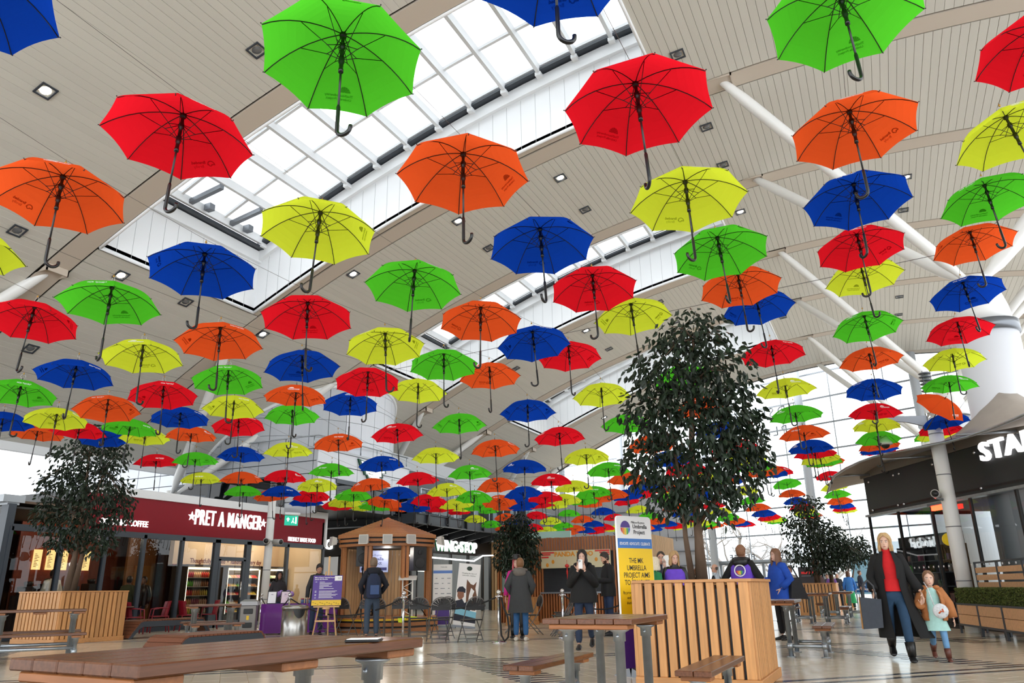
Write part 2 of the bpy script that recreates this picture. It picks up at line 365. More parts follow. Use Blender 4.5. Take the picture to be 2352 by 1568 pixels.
# skylights
for si, (x0, x1, y0, y1) in enumerate(SKY):
    H = 2.15; o = MB(); n = 24; X = [x0 + (x1 - x0) * i / n for i in range(n + 1)]
    for y, sgn in ((y0, -1), (y1, 1)):
        o.add([(x, y, arch(x) - 0.012) for x in X] + [(x, y, arch(x) + H) for x in X] + [(x, y + sgn * .04, arch(x) + H) for x in X] + [(x, y + sgn * .04, arch(x) + 0.1) for x in X],
              [(a * (n + 1) + i, a * (n + 1) + i + 1, (a + 1) * (n + 1) + i + 1, (a + 1) * (n + 1) + i) for a in range(3) for i in range(n)])
    for x, sgn in ((x0, -1), (x1, 1)): o.box(min(x, x + sgn * .04), max(x, x + sgn * .04), y0, y1, arch(x) - 0.012, arch(x) + H)
    win = o.build('window_%d' % (si + 1), m_white, kind='structure')
    lip = MB()                                                     # rounded white lip along the far lower edge and the upstand under the glass
    for y in (y0, y1): lip.path([(x, y, arch(x) - 0.01) for x in X], 0.045, 8)
    for x in (x0, x1): lip.path([(x, y0, arch(x) - 0.01), (x, y1, arch(x) - 0.01)], 0.045, 8)
    lip.build('lip', m_white, win)
    seam = MB(); 
    k = int((x1 - x0) / 0.45)
    for i in range(1, k):
        x = x0 + (x1 - x0) * i / k
        for y, sg in ((y1, -1), (y0, 1)): seam.box(x - .004, x + .004, min(y, y + sg * .006), max(y, y + sg * .006), arch(x) + .06, arch(x) + H - .45)
    for x, sg in ((x0, 1), (x1, -1)):
        for i in range(1, 12):
            y = y0 + (y1 - y0) * i / 12; seam.box(min(x, x + sg * .006), max(x, x + sg * .006), y - .004, y + .004, arch(x) + .06, arch(x) + H - .45)
    seam.build('panel_seam', mat('seam_grey', (178, 180, 182), 0.6), win)
    up = MB()
    for y, sg in ((y0, 1), (y1, -1)):
        for i in range(n):
            a, b = X[i], X[i + 1]; ya, yb = sorted((y, y + sg * 0.14))
            up.add([(a, ya, arch(a) + H - .42), (b, ya, arch(b) + H - .42), (b, yb, arch(b) + H - .42), (a, yb, arch(a) + H - .42), (a, ya, arch(a) + H - .05), (b, ya, arch(b) + H - .05), (b, yb, arch(b) + H - .05), (a, yb, arch(a) + H - .05)],
                   [(0, 3, 2, 1), (4, 5, 6, 7), (0, 1, 5, 4), (3, 7, 6, 2)])
    for x, sg in ((x0, 1), (x1, -1)):
        xa, xb = sorted((x, x + sg * .14)); up.box(xa, xb, y0, y1, arch(x) + H - .42, arch(x) + H - .05)
    up.build('upstand', m_white, win)
    dk = MB()
    for i in range(n):
        a, b = X[i], X[i + 1]
        for y, sg in ((y1, -1), (y0, 1)):
            ya, yb = sorted((y + sg * .02, y + sg * .34)); dk.add([(a, ya, arch(a) + H - .02), (b, ya, arch(b) + H - .02), (b, yb, arch(b) + H - .02), (a, yb, arch(a) + H - .02), (a, ya, arch(a) + H + .06), (b, ya, arch(b) + H + .06), (b, yb, arch(b) + H + .06), (a, yb, arch(a) + H + .06)], [(0, 3, 2, 1), (4, 5, 6, 7), (0, 1, 5, 4), (3, 7, 6, 2)])
    dk.box(x0 + .02, x0 + .34, y0, y1, arch(x0) + H - .02, arch(x0) + H + .06)
    dk.build('edge_shadow_bar', m_dark, win)  # dark bars put in as the shadow line between glazing and shaft wall
    nb = 12; gz = 0.16
    for i in range(nb + 1):
        x = x0 + .35 + (x1 - x0 - .45) * i / nb; rb = MB(); z = arch(x) + H
        rb.box(x - .055, x + .055, y0 + .02, y1 - .02, z - .06, z + gz + .05); rb.box(x - .09, x + .09, y1 - .34, y1 - .1, z - .16, z - .05); rb.build('rafter', m_white, win)
    for j in (0.0, 1 / 3, 2 / 3, 1.0):
        y = y0 + .3 + (y1 - y0 - .6) * j
        for i in range(nb):
            a = x0 + .35 + (x1 - x0 - .45) * i / nb; b = x0 + .35 + (x1 - x0 - .45) * (i + 1) / nb; pu = MB()
            za, zb = arch(a) + H + gz, arch(b) + H + gz
            pu.add([(a, y - .045, za - .04), (b, y - .045, zb - .04), (b, y + .045, zb - .04), (a, y + .045, za - .04), (a, y - .045, za + .05), (b, y - .045, zb + .05), (b, y + .045, zb + .05), (a, y + .045, za + .05)], [(0, 3, 2, 1), (4, 5, 6, 7), (0, 1, 5, 4), (3, 7, 6, 2)]); pu.build('glazing_bar', m_white, win)
            if j < 1:
                y2 = y0 + .3 + (y1 - y0 - .6) * (j + 1 / 3); pn = MB(); pn.add([(a, y, za + .055), (b, y, zb + .055), (b, y2, zb + .055), (a, y2, za + .055)], [(0, 1, 2, 3)]); pn.build('pane', g_sky, win)
    if si == 0:                                                    # opening vents at the low end, with dark hinges
        vt = MB()
        for q in (0.18, 0.5, 0.82):
            y = y0 + .3 + (y1 - y0 - .6) * q; x = x0 + .5; z = arch(x) + H - .02
            vt.obox((x + .5, y - .5, z + .1), (.62, 0, .1), (0, .07, 0), (0, 0, .07)); vt.box(x, x + .25, y - .1, y + .1, z - .1, z + .1)
        vt.build('vent_opener', m_grey, win)
        cb = MB(); cb.path([(-9.2 + i * .35, y1 - .1, arch(-9.2 + i * .35) + H - .06 - .06 * math.sin(i * .9)) for i in range(17)], 0.012, 6); cb.build('cable', m_white, win)

# glass end wall, turned against the hall axis
DW = Vector((-0.9247, 0.3808, 0)); NW = Vector((-0.3808, -0.9247, 0)); W0 = Vector((-8.07, 53.83, 0))
def wp(s, z, off=0.0): return W0 + DW * s + NW * off + Vector((0, 0, z))      # s runs to the left
SA, SB, WT = -17.0, 34.0, 19.0
TRZ = [2.53 + 1.66 * i for i in range(10)]
wall = MB(); wall.obox(wp((SA + SB) / 2, WT), DW * ((SB - SA) / 2), NW * .1, (0, 0, .1)); endwall = wall.build('wall_back', m_grey, kind='structure')
m_tran = mat('transom_grey', (150, 156, 162), 0.4, 0.3)
for z in TRZ:
    t = MB(); t.obox(wp((SA + SB) / 2, z), DW * ((SB - SA) / 2), NW * .05, (0, 0, .045)); t.build('transom', m_tran, endwall)
S = SA
while S < SB - 0.1:
    for a, b in zip([0.0] + TRZ, TRZ + [WT]):
        if a < 2 and -4 < S < 4: continue
        p = MB(); p.add([wp(S + .02, a), wp(S + 3.38, a), wp(S + 3.38, b), wp(S + .02, b)], [(0, 1, 2, 3)]); p.build('pane', g_clear, endwall)
    t = MB(); t.obox(wp(S, WT / 2), DW * .02, NW * .03, (0, 0, WT / 2)); t.build('mullion', m_tran, endwall)
    S += 3.4
for i, s in enumerate((2.39, 10.1, 17.8, 25.5, -5.0, -12.2)):
    p = wp(s, 0, 0.7); cl = MB(); cl.lathe([(0.26, 0), (0.26, 17)], 20, (p.x, p.y, 0)); cl.lathe([(0.4, 0), (0.4, .03)], 20, (p.x, p.y, 0))
    cl.build('trim_%d' % (i + 10), mat('column_grey', (188, 194, 202), 0.4), kind='structure')
# doors under the header
for i, s in enumerate((-4, -2.4, -.8, .8, 2.4)):
    dr = MB(); z1 = 2.5
    for a in (s + .05, s + 1.55): dr.obox(wp(a, z1 / 2), DW * .04, NW * .04, (0, 0, z1 / 2))
    for z in (.06, 1.0, z1 - .05): dr.obox(wp(s + .8, z), DW * .75, NW * .03, (0, 0, .05))
    d = dr.build('door_%d' % (i + 1), m_tran, kind='structure')
    h = MB(); h.path([wp(s + .25, .8, .08), wp(s + .25, 1.3, .08)], 0.02, 8); h.build('handle', m_chrome, d)
    p = MB(); p.add([wp(s + .1, .05), wp(s + 1.5, .05), wp(s + 1.5, z1), wp(s + .1, z1)], [(0, 1, 2, 3)]); p.build('pane', g_clear, d)
hd = MB(); hd.obox(wp(0, 2.57, .2), DW * 4.3, NW * .25, (0, 0, .07)); hd.build('trim_20', m_tran, kind='structure')
m_let = mat('dark_lettering', (58, 62, 70), 0.5)
sg1 = thing('entrance_lettering', 'dark MIDSUMMER PLACE letters above the doors, seen from behind', 'sign', tuple(wp(0, 2.7)))
for wd_, s_ in (('MIDSUMMER', -5.2), ('PLACE', -.1)):
    lt = MB(); put_text(lt, wd_, wp(s_, 2.7, -.25), DW, (0, 0, 1), 0.52, 0.02, 0.0, 3, 'LEFT', 1.0, spacing=1.4); lt.build('word', m_let, sg1)
sg2 = thing('facade_lettering', 'pale thin letters high on the glass wall, seen from behind', 'sign', tuple(wp(0, 10.7)))
for wd_, s_, z_ in (('MIDSUMMER', -4.95, 11.85), ('PLACE', -3.6, 10.55)):
    lt = MB(); put_text(lt, wd_, wp(s_, z_, -.1), DW, (0, 0, 1), 0.9, 0.02, -0.008, 3, 'LEFT', 0.95, spacing=1.5); lt.build('word', mat('pale_lettering', (110, 116, 126), 0.5), sg2)
# outside ground and paving
gd = MB(); gd.box(-80, 60, 60, 140, -0.35, -0.25); gd.build('trim_30', mat('pale_paving', (190, 186, 180), 0.8, vary=.1), kind='structure')
# roof columns: round trunks with capitals and four raking tubes each
m_conc = mat('column_white', (228, 230, 236), 0.5)
def tree_column(label, x, y, zcap, tops, r, group='roof columns with raking struts'):
    o = thing('roof_column', label, 'column', (x, y, 0), 0, group)
    b = MB()
    if r > .3: b.lathe([(r, 0), (r, zcap - 1.5)], 36, (x, y, 0))
    else: b.lathe([(r, 0), (r, zcap - .1)], 20, (x, y, 0))
    b.build('shaft', m_conc, o)
    c = MB()
    if r > .3:
        c.lathe([(r + .05, zcap - 1.58), (r + .05, zcap - 1.3), (r - .05, zcap - 1.3)], 36, (x, y, 0)); c.build('collar', m_grey, o)
        c = MB(); c.lathe([(r * .92, zcap - 1.32), (r * .86, zcap - .9), (r * .7, zcap - .45), (r * .55, zcap - .1), (.25, zcap)], 28, (x, y, 0))
    else: c.lathe([(r, zcap - .3), (r * 1.3, zcap - .15), (r, zcap)], 20, (x, y, 0))
    c.build('capital', m_steel, o)
    for (tx, ty) in tops:
        st = MB(); A = Vector((x, y, zcap - .3)); B = Vector((tx, ty, arch(tx) + .12)); d = (B - A).normalized()
        st.path([A + d * .2, A + d * .6, A + d * 1.0, B - d * .9, B - d * .35, B], [.07, .09, .155, .155, .12, .09], 16); st.build('strut', m_steel, o)
        pk = MB(); z = arch(tx)                                     # recessed pocket in the beam
        pk.box(tx - .34, tx + .34, ty - .3, ty - .27, z - .03, z + .2); pk.box(tx - .34, tx + .34, ty + .27, ty + .3, z - .03, z + .2); pk.box(tx - .34, tx - .3, ty - .3, ty + .3, z - .03, z + .2); pk.box(tx + .3, tx + .34, ty - .3, ty + .3, z - .03, z + .2)
        pk.build('pocket', m_beam, o)
for i, (yc, ya, yb) in enumerate(((21, 18.05, 23.8), (33, 30.15, 36.35), (45.4, 42.45, 48.4), (8.5, 5.2, 11.5))):
    tree_column(['thick white round column with grey collar behind the right cafe', 'white column with raking struts, second down the right side', 'white column with raking struts, nearest the glass wall', 'white column with raking struts, nearest on the right, above the frame'][i], 3.0, yc, 8.35, [(-2.2, ya), (-2.2, yb), (8.2, ya), (8.2, yb)], .68)
for i, (yc, ya, yb) in enumerate(((20.7, 17.9, 23.8), (33, 30.15, 36.35), (45.4, 42.45, 48.4), (8.5, 5.2, 11.5))):
    tree_column(['white raking struts springing from behind the red shop front', 'white raking struts beside the grey tower', 'white raking struts far down the left side', 'white raking strut at the left edge of the ceiling'][i], -24.1, yc, 4.75, [(-18.9, ya), (-18.9, yb)], .16)

# ---------------------------------------------------------------- hanging umbrellas
CCOL = {'g': ('green', (92, 220, 50)), 'o': ('orange', (255, 98, 44)), 'b': ('blue', (18, 70, 190)), 'r': ('red', (252, 30, 46)), 'y': ('lime yellow', (236, 252, 64))}
UR, UH, UF, UL = 0.515, 0.235, 0.06, 0.90
RHO = (UR ** 2 + UH ** 2) / (2 * UH); TH = math.asin(UR / RHO)
PH = math.pi / 8
def canopy_pt(phi, s, off=0.0):
    k = math.floor(phi / (2 * PH)); a = phi - (2 * k + 1) * PH
    s = s * (1 - 0.028 * (1 - (a / PH) ** 2) * max(s, 0) ** 5)
    r = RHO * math.sin(s * TH) * math.cos(PH) / math.cos(a); z = RHO * (math.cos(s * TH) - 1)
    n = Vector((math.sin(s * TH) * math.cos(phi), math.sin(s * TH) * math.sin(phi), math.cos(s * TH)))
    return Vector((r * math.cos(phi), r * math.sin(phi), z - UF)) + n * off
def canopy_bm(nr, na):
    b = MB(); N = 8 * na; vs = [canopy_pt(1e-6, 0.0)]
    for i in range(1, nr + 1):
        for j in range(N): vs.append(canopy_pt(2 * math.pi * j / N + 1e-7, i / nr))
    fs = [(0, 1 + j, 1 + (j + 1) % N) for j in range(N)] + [(1 + (i - 1) * N + j, 1 + i * N + j, 1 + i * N + (j + 1) % N, 1 + (i - 1) * N + (j + 1) % N) for i in range(1, nr) for j in range(N)]
    return b.add(vs, fs)
m_ublk = mat('umbrella_black', (10, 10, 11), 0.3)
m_print = mat('white_print', (244, 244, 244), 0.6); m_loop = mat('clear_plastic', (200, 200, 200), 0.2); m_brass = mat('brass_bead', (170, 130, 60), 0.3, 0.8)
CM = {c: canopy_bm(9, 6).mesh('canopy', fabric('fabric_' + n.replace(' ', '_'), col, 0.6)) for c, (n, col) in CCOL.items()}
CMf = {c: canopy_bm(5, 2).mesh('canopy', fabric('fabric_' + n.replace(' ', '_'), col, 0.6)) for c, (n, col) in CCOL.items()}
def rib_mb(n=6):
    b = MB(); b.path([canopy_pt(1e-6, 0.04 + 0.96 * i / 8, -0.006) for i in range(9)], 0.0034, n)
    b.path([(0.018, 0, -UF - 0.215), (0.1, 0, -UF - 0.155), canopy_pt(1e-6, 0.5, -0.012)], 0.0025, n)
    b.path([(0.016, 0, -UF - 0.105), (0.105, 0, -UF - 0.158)], 0.0026, n); b.ell(canopy_pt(1e-6, 1.0, 0.004), (.0055, .0045, .0045), 6, 4)
    return b
me_rib = rib_mb().mesh('rib', m_ublk)
sb = MB(); sb.path([(0, 0, -0.05), (0, 0, -0.73)], 0.0075, 10); me_shaft = sb.mesh('shaft', m_ublk)
rn = MB(); rn.lathe([(.022, -UF - .03), (.024, -UF - .005), (.012, -UF + .0), (.012, -UF - .08), (.02, -UF - .09), (.02, -UF - .125), (.013, -UF - .13), (.013, -UF - .2), (.019, -UF - .205), (.019, -UF - .25), (.0135, -UF - .26), (.0135, -UF - .30), (.016, -UF - .305), (.016, -UF - .33)][::-1], 12); me_run = rn.mesh('runner', m_ublk)
hb = MB(); cr = 0.045; hb.path([(0, 0, -0.66), (0, 0, -0.675), (0, 0, -UL + cr)] + [(cr - cr * math.cos(t), 0, -UL + cr - cr * math.sin(t)) for t in [math.pi * i / 10 for i in range(1, 11)]] + [(2 * cr, 0, -UL + cr + .012)], [.009] + [0.0125] * 13, 10); me_handle = hb.mesh('handle', m_ublk)
fb = MB(); fb.path([(0, 0, -UF - .01), (0, 0, -.015), (0, 0, 0)], [.009, .006, .004], 8); me_fer = fb.mesh('ferrule', m_ublk)
lb = MB(); lb.path([(0.035 * math.cos(t), 0, 0.02 + 0.035 * math.sin(t)) for t in [2 * math.pi * i / 16 for i in range(16)]], 0.0018, 5, closed=True); lb.ell((0, 0, 0.066), (.011, .011, .014), 8, 6, 1); lb.path([(0, 0, .075), (0, 0, .095)], .003, 5, 1); me_loop = lb.mesh('hanging_loop', [m_loop, m_brass])
# far umbrellas: canopy plus one joined frame
ff = MB(); ff.path([(0, 0, 0), (0, 0, -0.68)], 0.008, 6); ff.path([(0, 0, -0.66), (0, 0, -UL + cr)] + [(cr - cr * math.cos(t), 0, -UL + cr - cr * math.sin(t)) for t in [math.pi * i / 6 for i in range(1, 7)]], 0.012, 6)
for k in range(8):
    M = Matrix.Rotation(k * math.pi / 4, 3, 'Z'); ff.path([M @ canopy_pt(1e-6, 0.05 + 0.95 * i / 4, -0.006) for i in range(5)], 0.003, 4); ff.path([M @ Vector((.018, 0, -UF - .215)), M @ canopy_pt(1e-6, .5, -.012)], .003, 4)
me_ff = ff.mesh('frame', m_ublk)
def print_mesh(kind, c):
    b = MB()
    def wr(vs, fs, ox, oy):                                         # white ink outside, and its shade through the cloth painted darker inside
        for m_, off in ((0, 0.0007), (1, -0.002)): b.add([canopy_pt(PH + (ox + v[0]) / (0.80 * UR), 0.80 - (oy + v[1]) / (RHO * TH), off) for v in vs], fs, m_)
    def text(t, size, ox, oy, bold):
        vs, fs = text_mesh(t, size, 0.0, bold, 2, 'CENTER', 1.0); wr(vs, fs, ox, oy)
    def ring(ro, ri, a0, a1, ox, oy, n=12):
        vs = []; 
        for i in range(n + 1):
            a = a0 + (a1 - a0) * i / n; vs += [(ro * math.cos(a), ro * math.sin(a)), (ri * math.cos(a), ri * math.sin(a))]
        wr(vs, [(2 * i, 2 * i + 2, 2 * i + 3, 2 * i + 1) for i in range(n)], ox, oy)
    if kind == 'brolly':
        text('Branded', 0.034, .035, 0.0, .0012); text('Brolly', 0.034, .035, -.034, 0)
        ring(.03, .021, 0, math.pi, -.065, -.005); ring(.016, .008, math.pi, 2 * math.pi, -.057, -.008)
        wr([(-.03, -.008), (0, -.008), (0, .001), (-.03, .001)], [(0, 1, 2, 3)], -.065, -.005); wr([(.016, -.008), (.03, -.008), (.03, .001), (.016, .001)], [(0, 1, 2, 3)], -.065, -.005)
    else:
        text('The|Neurodiversity', 0.024, 0, -.01, .0006); text('Umbrella Project', 0.024, 0.0, -.036, .0006)
        for i in range(7):
            a0, a1 = math.pi * i / 7 + .03, math.pi * (i + 1) / 7 - .03; ring(.042, .004, a0, a1, -.04, .022, 3)
    n_, q_ = CCOL[c]; return b.mesh('print', [m_print, fabric('print_shadow_' + n_.replace(' ', '_'), tuple(int(v * .8) for v in q_), .35)])
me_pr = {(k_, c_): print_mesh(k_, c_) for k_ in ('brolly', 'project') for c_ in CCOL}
ORD = ['first', 'second', 'third', 'fourth', 'fifth', 'sixth', 'seventh', 'eighth', 'ninth', 'tenth', 'eleventh', 'twelfth', 'thirteenth']
